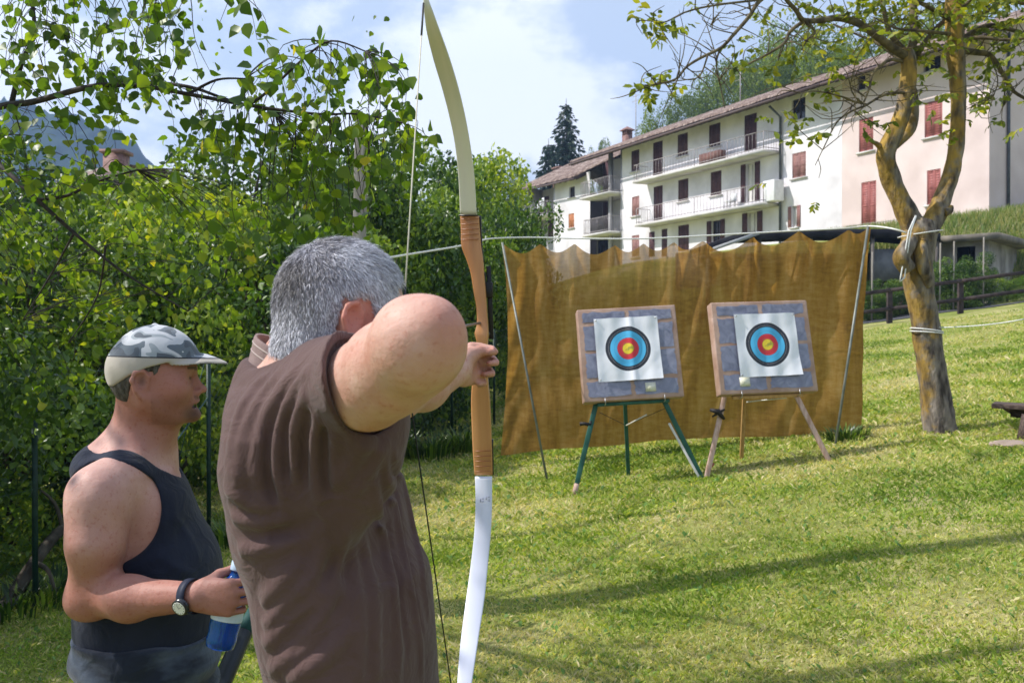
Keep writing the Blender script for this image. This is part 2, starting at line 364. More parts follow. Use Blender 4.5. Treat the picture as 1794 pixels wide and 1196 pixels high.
back = [(-60, 12.5, 4.2, 4.3, 'bush1'), (60, 13.5, 4.4, 4.6, 'light0'), (185, 14.5, 4.4, 4.3, 'bush2'), (300, 15.5, 4.2, 4.5, 'light1'), (395, 16.5, 4.4, 5.0, 'bush0'), (500, 17.5, 4.6, 4.4, 'bush1'), (600, 19.0, 4.6, 5.0, 'light0'), (700, 20.0, 4.4, 5.7, 'bush2'), (775, 22.5, 4.6, 5.6, 'light1'), (835, 25, 4.2, 5.6, 'bush0'), (872, 30, 3.0, 6.2, 'far0')]
bl = ['dark tree behind the hedge at the far left edge', 'yellow-green tree behind the hedge under the birch branch', 'dark tree left of the brick house in the hedge', 'light tree to the right of the brick house', 'tall narrow dark tree showing against the sky below the birch leaves', 'broad dark tree behind the hedge below the hanging birch twigs', 'light green tree behind the top of the grey post', 'tall dark tree whose top shows left of the bow string', 'light green tree between bow string and bow', 'dark green tree directly behind the white upper bow limb', 'round pale tree left of the small white house']
for a, l in zip(back, bl): shrub(*a, l, 'tree', 'broadleaf_tree', 'trees behind the hedge', crown0=.06, stem_r=.06)
# elder flowers: flat white umbels on the shrubs near the netting
def umbels():
    UML = ['white elder blossom just left of the bow top joint', 'white elder blossom close against the wooden bow handle top', 'white elder blossom next to the bow string', 'white elder blossom just above the rope left of the bow', 'white elder blossom right of the bow handle top', 'white elder blossom over the upper left corner of the netting', 'white elder blossom hidden partly by the bow side', 'highest white elder blossom left of the white limb']
    m = mat('white_blossom', (.55, .56, .36), (.75, .75, .6), scale=40, rough=.9)
    for i, (px, py, Y) in enumerate([(765, 378, 14.2), (792, 386, 14.4), (748, 392, 14.1), (760, 432, 14.1), (885, 402, 17.6), (893, 404, 17.5), (853, 405, 17.6), (780, 372, 14.4)]):
        c = P(px, py, Y); mb = MB()
        for k in range(26):
            a = random.random()*6.28; r = .10*random.random()**.5; q = c+Vector((math.cos(a)*r, math.sin(a)*r, random.uniform(0, .02)))
            s = .011; mb.box(q, (s, 0, 0), (0, s, 0), (0, 0, .004)); mb.bar(c-Vector((0, 0, .09)), q, .002)
        tag(mb.build('elder_flower', m, origin=c-Vector((0, 0, .09))), UML[i], 'blossom', 'white elder blossoms near the bow')
umbels()
# weeds at the foot of the fence and hedge
def tuft(px, py, h, w, n, label, key=0):
    c = G(px, py); rng = np.random.default_rng(int(px)); V = []; Fc = []
    for k in range(n):
        a = rng.random()*6.28; r = w*rng.random()**.5; b = Vector((c.x+math.cos(a)*r*.5, c.y+math.sin(a)*r*.5, 0)); b.z = float(gz(b.x, b.y))
        hh = h*rng.uniform(.5, 1); d = Vector((math.cos(a), math.sin(a), 0)); s = Vector((-d.y, d.x, 0))*rng.uniform(.004, .012)
        i = len(V); p1 = b+d*hh*.15+Vector((0, 0, hh*.6)); p2 = b+d*hh*.55+Vector((0, 0, hh*rng.uniform(.75, 1)))
        V += [b-s*.6, b+s*.6, p1+s, p1-s, p2]; Fc += [(i, i+1, i+2, i+3)]; V.append(p2+s*.3); Fc += [(i+3, i+2, i+5, i+4)]
    return tag(fast_mesh('weed_tuft', np.array(V), np.array(Fc), LM_BUSH, origin=c, attrs={'rnd': np.repeat(rng.random(n), 6)}), label, 'weeds', 'weed tufts at the lawn edge')
for px, py, h, w, n, l in [(760, 800, .32, .7, 300, 'tall green weeds between the archer and the bow'), (815, 790, .35, .6, 220, 'low weeds just left of the lower bow grip'), (700, 800, .35, .6, 240, 'weeds hidden partly behind the archer\'s back'), (400, 950, .22, .5, 200, 'weeds beside the second fence post'), (20, 1070, .16, .7, 200, 'grassy tuft under the fallen branch'), (95, 1045, .18, .7, 220, 'weeds along the fence left of the capped man'),
                           (1480, 768, .14, .5, 260, 'short green tuft at the foot of the right netting pole')]:
    tuft(px, py, h, w, n, l)
def fallen():
    m = MB(); pts = [G(-30, 1112)+Vector((0, 0, .03)), P(15, 1055, 6.3), P(60, 985, 6.5), P(110, 925, 6.8), P(165, 895, 7.2), P(200, 850, 7.5)]
    p, r = smooth_pts(pts, [.05, .05, .042, .034, .022, .01], 5); m.tube(p, r, 8)
    p, r = smooth_pts([pts[2], P(85, 1000, 6.4), P(100, 1050, 6.4)], [.02, .015, .008], 4); m.tube(p, r, 6)
    p, r = smooth_pts([pts[3], P(95, 880, 6.8), P(60, 850, 6.8)], [.018, .012, .006], 4); m.tube(p, r, 6)
    tag(m.build('leaning_branch', BARK, origin=pts[0], smooth=True), 'dark crooked branch leaning on the hedge at the left edge', 'branch')
fallen()

# ---------------------------------------------------------------- birch: trunk outside the left edge, limbs hanging into the picture
LM_BIRCH = leafmat('birch_leaves', [(.040, .085, .010), (.065, .125, .013), (.10, .165, .018), (.16, .22, .022), (.40, .34, .02)], trans=.5, tcol=1.9, rough=.4, spec=.4)
def birch():
    base = Vector((-3.75, 5.78, float(gz(-3.75, 5.78)))); t = empty('birch_tree', base, 'birch whose heart-shaped leaves hang over the upper left of the picture', 'tree')
    mw = mat('birch_bark', (.55, .53, .50), (.05, .045, .04), scale=6, rough=.8, stretch=(1, 1, 5), lo=.55, hi=.66, bump=.3)
    p, r = smooth_pts([base-Vector((0, 0, .1)), base+Vector((.05, 0, 2.2)), base+Vector((-.05, -.02, 4.6)), base+Vector((.08, 0, 7.0)), base+Vector((0, 0, 9.0))], [.21, .18, .16, .12, .04], 6)
    MB().tube(p, r, 12).build('trunk', mw, t, smooth=True)
    p, r = smooth_pts([base, base+Vector((-.2, -.8, .9)), base+Vector((-.25, -1.5, 2.2)), base+Vector((-.2, -1.6, 4.5)), base+Vector((-.25, -1.62, 8.2))], [.14, .12, .11, .09, .03], 6); MB().tube(p, r, 12).build('trunk', mw, t, smooth=True)  # second stem, out of view, added to throw shade over the lawn
    br = []           # limbs as (points, radii)
    T1 = base+Vector((0, 0, 2.2)); T2 = base+Vector((0, 0, 1.55)); T3 = base+Vector((0, 0, 3.3))
    def limb(start, ctrl, r0, r1):
        pts = ([start] if start is not None else [])+[P(*c) for c in ctrl]
        rr = list(np.linspace(r0, r1, len(pts))); br.append(smooth_pts(pts, rr, 5)); return pts
    A = limb(T1, [(-80, 215, 4.6), (0, 187, 4.2), (60, 178, 4.1), (160, 152, 4.0), (240, 150, 4.0), (330, 165, 3.9), (450, 187, 3.85), (560, 200, 3.8), (625, 200, 3.8), (700, 215, 3.8)], .018, .002)
    B = limb(T2, [(-60, 240, 4.9), (0, 290, 4.5), (60, 345, 4.4), (130, 408, 4.4), (200, 465, 4.4), (260, 505, 4.4), (330, 545, 4.4)], .015, .003)
    limb(P(70, 350, 4.4), [(120, 342, 4.4), (170, 318, 4.4), (240, 298, 4.4)], .009, .004)
    limb(P(20, 183, 4.2), [(38, 110, 4.2), (60, 60, 4.2), (58, -20, 4.2), (90, -90, 4.2)], .012, .006)
    limb(P(330, 165, 3.9), [(380, 140, 3.9), (430, 138, 3.9)], .007, .003)
    limb(P(435, 185, 3.87), [(470, 160, 3.8), (530, 105, 3.75), (580, 72, 3.7), (640, 90, 3.7)], .007, .0025)
    limb(P(160, 152, 4.0), [(250, 145, 4.1), (330, 152, 4.0), (400, 175, 4.0), (480, 195, 4.0)], .010, .004)
    limb(T3, [(-120, -60, 4.4), (60, -60, 4.0), (220, -40, 3.8), (330, -30, 3.7), (420, -10, 3.7)], .03, .006)
    limb(P(185, 430, 4.4), [(170, 520, 4.5), (120, 600, 4.6)], .006, .002)
    limb(P(130, 408, 4.4), [(90, 480, 4.5), (40, 560, 4.6)], .006, .002)
    for dz, ax, ay in [(3.5, -1.6, -1.2), (3.9, -1.5, 1.4), (4.6, 1.0, 1.6), (5.2, .9, -1.7), (6.0, -1.0, .8), (6.6, .8, .4), (3.0, .4, -2.4), (4.0, 1.5, -2.6), (5, 1.6, -.4)]:
        s = base+Vector((0, 0, dz-.8)); e = base+Vector((ax, ay, dz)); br.append(smooth_pts([s, (s+e)/2+Vector((0, 0, .25)), e], [.03, .018, .005], 5))
    nshade = len(br)
    s = base+Vector((0, 0, 3.0)); e = Vector((-3.05, 2.1, 3.75)); br.append(smooth_pts([s, s.lerp(e, .5)+Vector((0, 0, .35)), e], [.03, .018, .006], 5))
    allp = np.array([tuple(p) for b, r in br for p in b]); m = MB()
    limbs = list(br)
    tw = MB(); pos = []; rnd = random.Random(5)
    # (px, py, depth, half width px, half height px, twigs)
    cl = [(30, 30, 4.1, 60, 60, 9), (120, 50, 4.0, 80, 60, 11), (215, 30, 3.9, 80, 45, 10), (300, 20, 3.8, 50, 30, 6), (60, 110, 4.1, 60, 40, 8), (180, 105, 4.0, 70, 35, 12), (270, 100, 3.9, 45, 45, 8), (335, 95, 3.9, 14, 28, 2),
          (210, 150, 4.0, 60, 30, 4), (430, 30, 3.7, 30, 18, 2), (425, -10, 3.7, 30, 20, 2),
          (500, 110, 3.75, 40, 30, 7), (560, 130, 3.75, 50, 40, 9), (620, 120, 3.75, 40, 45, 8), (660, 165, 3.75, 45, 45, 8), (700, 135, 3.75, 22, 22, 3), (740, 232, 3.8, 20, 14, 3),
          (450, 140, 3.9, 40, 30, 4), (470, 215, 3.85, 60, 45, 9), (560, 235, 3.85, 70, 40, 9), (640, 240, 3.85, 60, 45, 8), (690, 225, 3.85, 35, 30, 5), (580, 300, 3.95, 85, 35, 8), (660, 300, 3.95, 40, 45, 8), (500, 290, 4.0, 60, 40, 9),
          (330, 200, 4.0, 50, 35, 6), (250, 225, 4.2, 50, 50, 3), (340, 250, 4.1, 25, 14, 1), (395, 215, 4.0, 40, 30, 4), (410, 245, 4.05, 30, 20, 3),
          (570, 345, 4.1, 70, 30, 9), (460, 350, 4.2, 60, 35, 7), (640, 350, 4.1, 30, 25, 3), (540, 385, 4.3, 60, 25, 5),
          (60, 240, 4.5, 60, 20, 4), (30, 270, 4.5, 50, 40, 4), (130, 300, 4.5, 40, 30, 4), (160, 250, 4.4, 30, 25, 2), (40, 205, 4.3, 60, 22, 5), (110, 215, 4.3, 50, 22, 4), (60, 320, 4.6, 60, 30, 6), (210, 320, 4.5, 30, 20, 2)]
    clf = [(60, 400, 5.2, 80, 60, 12), (160, 480, 5.2, 70, 60, 10), (60, 500, 5.4, 80, 70, 12), (250, 380, 5.0, 50, 40, 5), (280, 450, 5.2, 60, 50, 7), (340, 390, 4.8, 55, 45, 6), (380, 350, 4.6, 40, 35, 5), (220, 560, 5.4, 60, 50, 6), (60, 620, 5.6, 60, 60, 8), (150, 620, 5.6, 40, 50, 4), (390, 440, 5, 60, 50, 6), (430, 400, 4.8, 50, 30, 5), (340, 510, 5.3, 50, 40, 4)]
    def cluster(lst, step, nl):
        for px, py, Y, hx, hy, n in lst:
            for k in range(n):
                a, q = rnd.gauss(0, .55)*hx, rnd.gauss(0, .5)*hy
                e = P(px+a, py+q, Y+rnd.uniform(-.3, .3)); d = np.linalg.norm(allp-np.array(e)-np.array([0, 0, .12]), axis=1); s = Vector(allp[int(d.argmin())])
                L = (e-s).length
                if L > .9: s = e+(s-e)*(.9/L)
                mid = (s+e)/2+Vector((0, 0, .10*L)); pt, rr = smooth_pts([s, mid, e, e+Vector((rnd.gauss(0, .05), rnd.gauss(0, .05), -.12))], [.0022, .0018, .0013, .0008], 3); tw.tube(pt, rr, 4, False)
                for j in range(nl):
                    f = 1-rnd.random()**1.4*.75; i = min(int(f*(len(pt)-1)), len(pt)-2); p = pt[i].lerp(pt[i+1], rnd.random())
                    pos.append(p+Vector((rnd.gauss(0, .035), rnd.gauss(0, .035), rnd.gauss(-.02, .03))))
    cluster(cl, 1, 7); n1 = len(pos); cluster(clf, 1, 11)
    n2 = len(pos)
    # the rest of the crown stands outside the picture and dapples the lawn and the two men
    for k in range(75):
        p = Vector((rnd.gauss(-3.05, .55), rnd.uniform(2.0, 3.1), rnd.gauss(3.75, .30)))
        for j in range(5): pos.append(p+Vector((rnd.gauss(0, .06), rnd.gauss(0, .06), rnd.gauss(0, .06))))
    for b, r in br[-10:-1]:
        for k in range(40):
            i = rnd.randrange(4, len(b)); p = b[i]+Vector((rnd.gauss(0, .55), rnd.gauss(0, .55), rnd.gauss(-.15, .3)))
            for j in range(5): pos.append(p+Vector((rnd.gauss(0, .08), rnd.gauss(0, .08), rnd.gauss(0, .08))))
    tm = mat('birch_twig_bark', (.018, .014, .012), (.05, .04, .035), scale=30, rough=.8); tag(tw.build('twigs', tm, t), kind='stuff')
    for b, r in limbs: MB().tube(b, r, 7).build('limb', tm, t, smooth=True)
    pos = np.array([tuple(p) for p in pos]); n = len(pos)
    s = RNG.uniform(.036, .062, n); s[n1:n2] *= .95; dr = np.tile([.1, -.1, -.8], (n, 1))
    V, Fc, k = leaves(pos, s*np.where(RNG.random(n) < .3, RNG.uniform(.45, .8, n), 1), HEART, HEART_F, dr)
    r = RNG.random(n)*.78; r[n1:n2] = .25+.6*RNG.random(n2-n1); y = RNG.random(n) < .006; r[y] = 1
    fast_mesh('leaves', V, Fc, LM_BIRCH, t, attrs={'rnd': np.repeat(r, k)})
birch()

# ---------------------------------------------------------------- the forked tree with yellow lichen
def lichen_bark():
    m, N, L, b = newmat('lichen_bark'); tc = N.new('ShaderNodeTexCoord'); mp = N.new('ShaderNodeMapping'); mp.inputs['Scale'].default_value = (1, 1, .35); L.new(tc.outputs['Object'], mp.inputs[0])
    n = N.new('ShaderNodeTexNoise'); n.inputs['Scale'].default_value = 16; n.inputs['Detail'].default_value = 8; L.new(mp.outputs[0], n.inputs['Vector'])
    r = N.new('ShaderNodeValToRGB'); e = r.color_ramp.elements; e[0].position = .35; e[1].position = .68; e[0].color = (.04, .03, .024, 1); e[1].color = (.26, .22, .18, 1); L.new(n.outputs['Fac'], r.inputs[0])
    n2 = N.new('ShaderNodeTexNoise'); n2.inputs['Scale'].default_value = 5; n2.inputs['Detail'].default_value = 9; n2.inputs['Roughness'].default_value = .65; L.new(tc.outputs['Object'], n2.inputs['Vector'])
    # lichen grows on the side turned to the west and higher up
    ge = N.new('ShaderNodeNewGeometry'); sx = N.new('ShaderNodeSeparateXYZ'); L.new(ge.outputs['Normal'], sx.inputs[0]); so_ = N.new('ShaderNodeSeparateXYZ'); L.new(tc.outputs['Object'], so_.inputs[0])
    m1 = N.new('ShaderNodeMath'); m1.operation = 'MULTIPLY_ADD'; L.new(sx.outputs['X'], m1.inputs[0]); m1.inputs[1].default_value = -.13; L.new(n2.outputs['Fac'], m1.inputs[2])
    m2 = N.new('ShaderNodeMath'); m2.operation = 'MULTIPLY_ADD'; L.new(so_.outputs['Z'], m2.inputs[0]); m2.inputs[1].default_value = .052; L.new(m1.outputs[0], m2.inputs[2])
    rr = N.new('ShaderNodeMapRange'); rr.inputs['From Min'].default_value = .57; rr.inputs['From Max'].default_value = .73; L.new(m2.outputs[0], rr.inputs['Value'])
    col = N.new('ShaderNodeValToRGB'); e = col.color_ramp.elements; e[0].position = .3; e[1].position = .7; e[0].color = (.14, .085, .02, 1); e[1].color = (.44, .27, .035, 1); L.new(n.outputs['Fac'], col.inputs[0])
    mx = N.new('ShaderNodeMix'); mx.data_type = 'RGBA'; fm = N.new('ShaderNodeMath'); fm.operation = 'MULTIPLY'; L.new(rr.outputs[0], fm.inputs[0]); fm.inputs[1].default_value = .9
    L.new(fm.outputs[0], mx.inputs[0]); L.new(r.outputs[0], mx.inputs[6]); L.new(col.outputs[0], mx.inputs[7]); L.new(mx.outputs[2], b.inputs['Base Color'])
    b.inputs['Roughness'].default_value = .95; bp = N.new('ShaderNodeBump'); bp.inputs['Strength'].default_value = 1; bp.inputs['Distance'].default_value = .02
    v = N.new('ShaderNodeTexNoise'); v.inputs['Scale'].default_value = 30; v.inputs['Detail'].default_value = 8; L.new(mp.outputs[0], v.inputs['Vector']); L.new(v.outputs['Fac'], bp.inputs['Height']); L.new(bp.outputs[0], b.inputs['Normal'])
    return m
TREE_Y = 10.1
def forked_tree():
    lb = lichen_bark(); b0 = G(1645, 757); Yt = b0.y
    t = empty('forked_tree', b0, 'forked tree with yellow lichen on its bark and cord tied round the trunk', 'tree')
    def lim(pts, nm=None, n=14, sub=6, dy=0, wob=.0):
        pp = [P(px, py, Yt+d) for px, py, w, d in pts]; rr = [W(w, Yt+d)/2 for px, py, w, d in pts]; a, r = smooth_pts(pp, rr, sub)
        return a, r
    m = MB()
    def rough_tube(m, a, r, n=18, amp=.10):
        k0 = len(m.v); m.tube(a, r, n)
        for i, p in enumerate(a):
            for k in range(n):
                v = Vector(m.v[k0+i*n+k]); f = 1+amp*(math.sin(k*2.1+p.z*7+math.sin(p.z*13)*1.2)+.7*math.sin(k*4.3-p.z*17))*.6; m.v[k0+i*n+k] = tuple(p+(v-p)*f)
    low = lim([(1650, 775, 74, 0), (1647, 752, 58, 0), (1640, 700, 49, 0), (1630, 630, 47, 0), (1620, 560, 46, 0), (1610, 500, 49, 0), (1606, 450, 56, 0), (1612, 408, 58, 0), (1618, 385, 38, 0)], sub=6)
    rough_tube(m, *low)
    rough_tube(m, *lim([(1614, 425, 40, 0), (1598, 392, 38, 0), (1578, 352, 34, 0), (1562, 316, 34, 0), (1552, 272, 32, -.05), (1568, 232, 29, -.1), (1582, 195, 27, -.1), (1590, 150, 28, -.1), (1592, 110, 26, -.1), (1588, 85, 20, -.1)]))
    rough_tube(m, *lim([(1610, 425, 42, 0), (1634, 388, 35, .05), (1652, 345, 29, .1), (1668, 298, 27, .15), (1677, 240, 26, .15), (1679, 170, 24, .15), (1675, 100, 30, .15), (1671, 30, 28, .15), (1668, -60, 24, .2), (1655, -160, 16, .2)]))
    # second slender stem twisting up behind the left one, knots, torn stub at the scar
    rough_tube(m, *lim([(1558, 262, 18, .1), (1595, 225, 20, .12), (1600, 180, 18, .12), (1592, 140, 15, .1)]), n=10)
    rough_tube(m, *lim([(1590, 470, 30, -.16), (1580, 452, 30, -.2), (1590, 430, 26, -.18), (1600, 415, 20, -.1)]), n=10)
    rough_tube(m, *lim([(1628, 500, 16, -.12), (1618, 470, 22, -.2), (1614, 440, 22, -.18), (1618, 420, 18, -.1)]), n=10)
    rough_tube(m, *lim([(1655, 372, 18, 0), (1664, 368, 14, 0), (1668, 360, 5, 0)]), n=8)
    rough_tube(m, *lim([(1548, 262, 14, -.05), (1536, 252, 9, -.1), (1522, 246, 3, -.15)]), n=8)
    m.build('trunk', lb, t, smooth=True)
    br = []
    def b(pts, w0, w1, mt='d'):
        pp = [P(px, py, Yt+d) for px, py, d in pts]; a, r = smooth_pts(pp, list(np.linspace(W(w0, Yt)/2, W(w1, Yt)/2, len(pp))), 5); br.append((a, r))
    b([(1590, 100, -.1), (1565, 85, -.2), (1535, 62, -.3), (1506, 42, -.4), (1470, 32, -.5), (1440, 36, -.6), (1408, 36, -.7), (1394, 18, -.8), (1372, -8, -.9), (1350, -50, -1)], 17, 5)
    b([(1410, 36, -.7), (1384, 56, -.7), (1374, 76, -.75), (1345, 95, -.8), (1312, 112, -.8), (1290, 125, -.85)], 7, 2)
    b([(1405, 34, -.7), (1428, 55, -.7), (1415, 70, -.7), (1404, 88, -.7)], 5, 1.5)
    b([(1450, -60, -.5), (1380, -30, -.8), (1333, 0, -1), (1312, 30, -1.1), (1286, 60, -1.2), (1263, 84, -1.3), (1227, 102, -1.4), (1202, 118, -1.5), (1185, 138, -1.6), (1150, 148, -1.6), (1118, 150, -1.6)], 8, 2)
    b([(1263, 84, -1.3), (1255, 110, -1.3), (1262, 150, -1.3), (1270, 190, -1.3)], 3.5, 1.2)
    b([(1240, 97, -1.4), (1228, 130, -1.4), (1210, 140, -1.5), (1188, 136, -1.5)], 3, 1)
    b([(1333, 0, -1), (1250, 10, -1.4), (1200, 22, -1.7), (1160, 40, -1.9), (1130, 25, -2)], 4, 1.2)
    b([(1290, 60, -1.2), (1250, 50, -1.3), (1230, 34, -1.4)], 2.2, 1)
    b([(1592, 162, -.1), (1560, 164, -.3), (1541, 170, -.4), (1518, 184, -.6), (1490, 196, -.7), (1466, 215, -.8), (1445, 255, -.9), (1428, 290, -1)], 6, 1.2)
    b([(1520, 184, -.6), (1490, 176, -.7), (1470, 168, -.8), (1430, 160, -.9), (1400, 163, -1), (1370, 150, -1.1)], 4, 1)
    b([(1518, 184, -.6), (1500, 172, -.7), (1490, 150, -.8), (1500, 120, -.8)], 3.5, 1)
    b([(1590, 112, 0), (1560, 105, -.3), (1530, 128, -.4), (1523, 155, -.5), (1514, 178, -.6)], 7, 3)
    b([(1592, 118, 0), (1610, 90, .1), (1622, 72, .2), (1650, 40, .2), (1690, 10, .3), (1730, -30, .4)], 13, 5)
    b([(1585, 90, 0), (1560, 60, 0), (1549, 20, 0), (1540, -30, 0)], 12, 6)
    b([(1594, 100, 0), (1602, 60, .1), (1600, 20, .2), (1597, -40, .2)], 17, 12)
    b([(1676, 80, .15), (1700, 60, .3), (1735, 45, .4), (1780, 55, .5), (1830, 70, .6)], 14, 5)
    b([(1678, 88, .15), (1710, 92, .3), (1735, 98, .35), (1757, 130, .4), (1775, 160, .4), (1820, 185, .4)], 13, 5)
    b([(1676, 70, .15), (1720, 66, .0), (1760, 70, -.1), (1810, 66, -.2)], 9, 4)
    b([(1672, 40, .15), (1640, 20, 0), (1600, 0, -.1), (1560, -10, -.2)], 10, 5)
    b([(1757, 130, .4), (1760, 170, .35), (1752, 200, .3)], 4, 1)
    b([(1584, 110, 0), (1540, 78, .2), (1500, 60, .3), (1460, 42, .4)], 8, 2)
    b([(1664, 60, 0), (1620, 55, -.2), (1570, 50, -.3), (1530, 30, -.3)], 7, 2)
    b([(1755, -40, .3), (1745, 10, .2), (1700, 30, .2)], 10, 4); b([(1668, -20, .1), (1720, -10, 0), (1790, 5, 0), (1850, 20, 0)], 12, 6)
    b([(1735, 98, .35), (1748, 140, .3), (1738, 170, .2), (1720, 178, .2), (1698, 184, .1)], 2.5, 1)
    rnd = random.Random(3); main = list(br)
    for a, r in main:                                          # side twigs
        for k in range(int(len(a)*.55)):
            i = rnd.randrange(2, len(a)); s = a[i]; d = Vector((rnd.gauss(0, 1), rnd.gauss(0, 1), rnd.gauss(.1, .8))).normalized(); L = rnd.uniform(.15, .55)
            e = s+d*L; br.append(smooth_pts([s, s+d*L*.5+Vector((rnd.gauss(0, .04), rnd.gauss(0, .04), rnd.gauss(0, .04))), e], [min(r[i], .006), .004, .0018], 3))
    mb = MB(); lbk = mat('tree_limb_bark', (.05, .038, .028), (.17, .135, .07), scale=12, rough=.95, bump=.5)
    for a, r in main: MB().tube(a, r, 7).build('limb', lbk, t, smooth=True)
    for a, r in br[len(main):]: mb.tube(a, r, 5)
    tag(mb.build('twigs', lbk, t, smooth=True), kind='stuff')
    pos = []; dirs = []
    def comp(c, n, sp):
        for k in range(max(2, int(n*.72))):
            d = Vector((rnd.gauss(0, 1), rnd.gauss(0, 1), rnd.gauss(-.25, .6))).normalized(); p0 = c+Vector((rnd.gauss(0, sp), rnd.gauss(0, sp), rnd.gauss(0, sp*.7)))
            for j in range(7):
                f = (j//2+1)/4; side = (1 if j % 2 else -1) if j < 6 else 0
                pos.append(p0+d*f*.16); dirs.append(d*.6+Vector((-d.y, d.x, 0))*side*1.2+Vector((0, 0, -.5)))
    for px, py, Y, n, sp in [(1130, 40, -1.9, 8, .09), (1165, 35, -1.8, 7, .08), (1150, 50, -1.9, 5, .06), (1110, 152, -1.6, 5, .06), (1140, 160, -1.6, 6, .07), (1160, 145, -1.6, 5, .06), (1190, 152, -1.5, 4, .05), (1285, 100, -1.3, 5, .06), (1300, 92, -1.2, 3, .05), (1385, 90, -.8, 8, .12), (1355, 110, -.8, 6, .1), (1440, 95, -.6, 8, .14),
                             (1460, 105, -.6, 6, .1), (1390, 205, -1, 5, .07), (1430, 235, -1, 6, .07), (1450, 165, -.8, 6, .09), (1370, 200, -1, 4, .05), (1520, 212, -.5, 6, .06), (1555, 222, -.4, 3, .05), (1645, 165, -.3, 6, .06), (1640, 175, -.3, 4, .05), (1470, 80, -.5, 7, .12), (1500, 40, -.3, 10, .2), (1540, 20, -.2, 12, .2), (1580, 30, 0, 12, .2), (1620, 40, 0, 12, .2),
                             (1640, 90, -.1, 12, .14), (1700, 30, .2, 16, .25), (1750, 20, .2, 22, .28), (1790, 60, .2, 22, .25), (1770, 110, .3, 16, .2), (1790, 160, .3, 10, .15), (1750, 150, .3, 5, .1), (1735, 185, .2, 3, .05), (1600, 100, 0, 5, .1), (1460, 20, -.4, 10, .2), (1420, 10, -.6, 8, .15), (1560, 60, -.2, 8, .15), (1500, 0, 0, 10, .2), (1600, -10, 0, 12, .25), (1690, -10, 0, 16, .3), (1780, -5, 0, 18, .3), (1340, 20, -1, 3, .07)]:
        comp(P(px, py, Yt+Y), n, sp)
    for k in range(420): 
        a, r = rnd.choice(main[-14:]); comp(a[-1]+Vector((rnd.gauss(.4, .8), rnd.gauss(0, .8), rnd.gauss(.9, .6))), 1, .2)
    pos = np.array([tuple(p) for p in pos]); dirs = np.array([tuple(p) for p in dirs]); n = len(pos)
    V, Fc, k = leaves(pos, RNG.uniform(.055, .095, n), OVAL, OVAL_F, dirs*2.2)
    lm = leafmat('tree_leaves', [(.07, .10, .014), (.13, .17, .022), (.22, .25, .035), (.36, .31, .04)], trans=.45, tcol=1.6)
    fast_mesh('leaves', V, Fc, lm, t, attrs={'rnd': np.repeat(RNG.random(n)*.92, k)})
    # white cord wound round the trunk
    cord = mat('white_cord', (.62, .62, .60), (.75, .75, .73), scale=60, rough=.7)
    def wind(py, tilt, px0=None, rk=1.12):
        zs = P(1600, py, Yt).z; i = min(range(len(low[0])), key=lambda k: abs(low[0][k].z-zs)); c, r = low[0][i], low[1][i]*rk; pts = []
        for k in range(25):
            a = k/24*6.283; pts.append(c+Vector((math.cos(a)*r, math.sin(a)*r, zs-c.z-math.cos(a)*tilt)))
        return pts
    m = MB(); m.tube(wind(578, .02, rk=1.16)+wind(582, .012, rk=1.17), .0065, 6); tag(m.build('tie_cord', cord, origin=P(1630, 580, Yt)), 'white cord wound twice round the middle of the forked trunk', 'cord')
    m = MB(); m.tube(wind(410, -.03, rk=1.25), .006, 6); tag(m.build('tie_cord', cord, origin=P(1610, 410, Yt)), 'white cord ring just under the fork of the trunk', 'cord'); m = MB()
    y = -.22
    m.tube([P(1604, 378, Yt+y), P(1592, 405, Yt+y-.03), P(1586, 440, Yt+y-.05), P(1578, 485, Yt+y), P(1576, 494, Yt+y), P(1585, 486, Yt+y), P(1590, 440, Yt+y-.05), P(1596, 404, Yt+y-.03), P(1605, 378, Yt+y)], .007, 6)
    tag(m.build('tie_cord', cord, origin=P(1600, 494, Yt)), 'white cord loop hanging down the left side of the forked trunk', 'cord')
    m = MB(); a = P(1638, 574, Yt-.05); e = Vector((9.5, 8.6, 2.1)); e = P(1900, 534, 8.5)
    pts = [a.lerp(e, k/14)-Vector((0, 0, .05*math.sin(math.pi*k/14))) for k in range(15)]; m.tube(pts, .006, 6)
    tag(m.build('taut_cord', cord, origin=a), 'white cord running from the forked trunk to the right edge', 'cord')
    return Yt
TREE_Y = forked_tree()

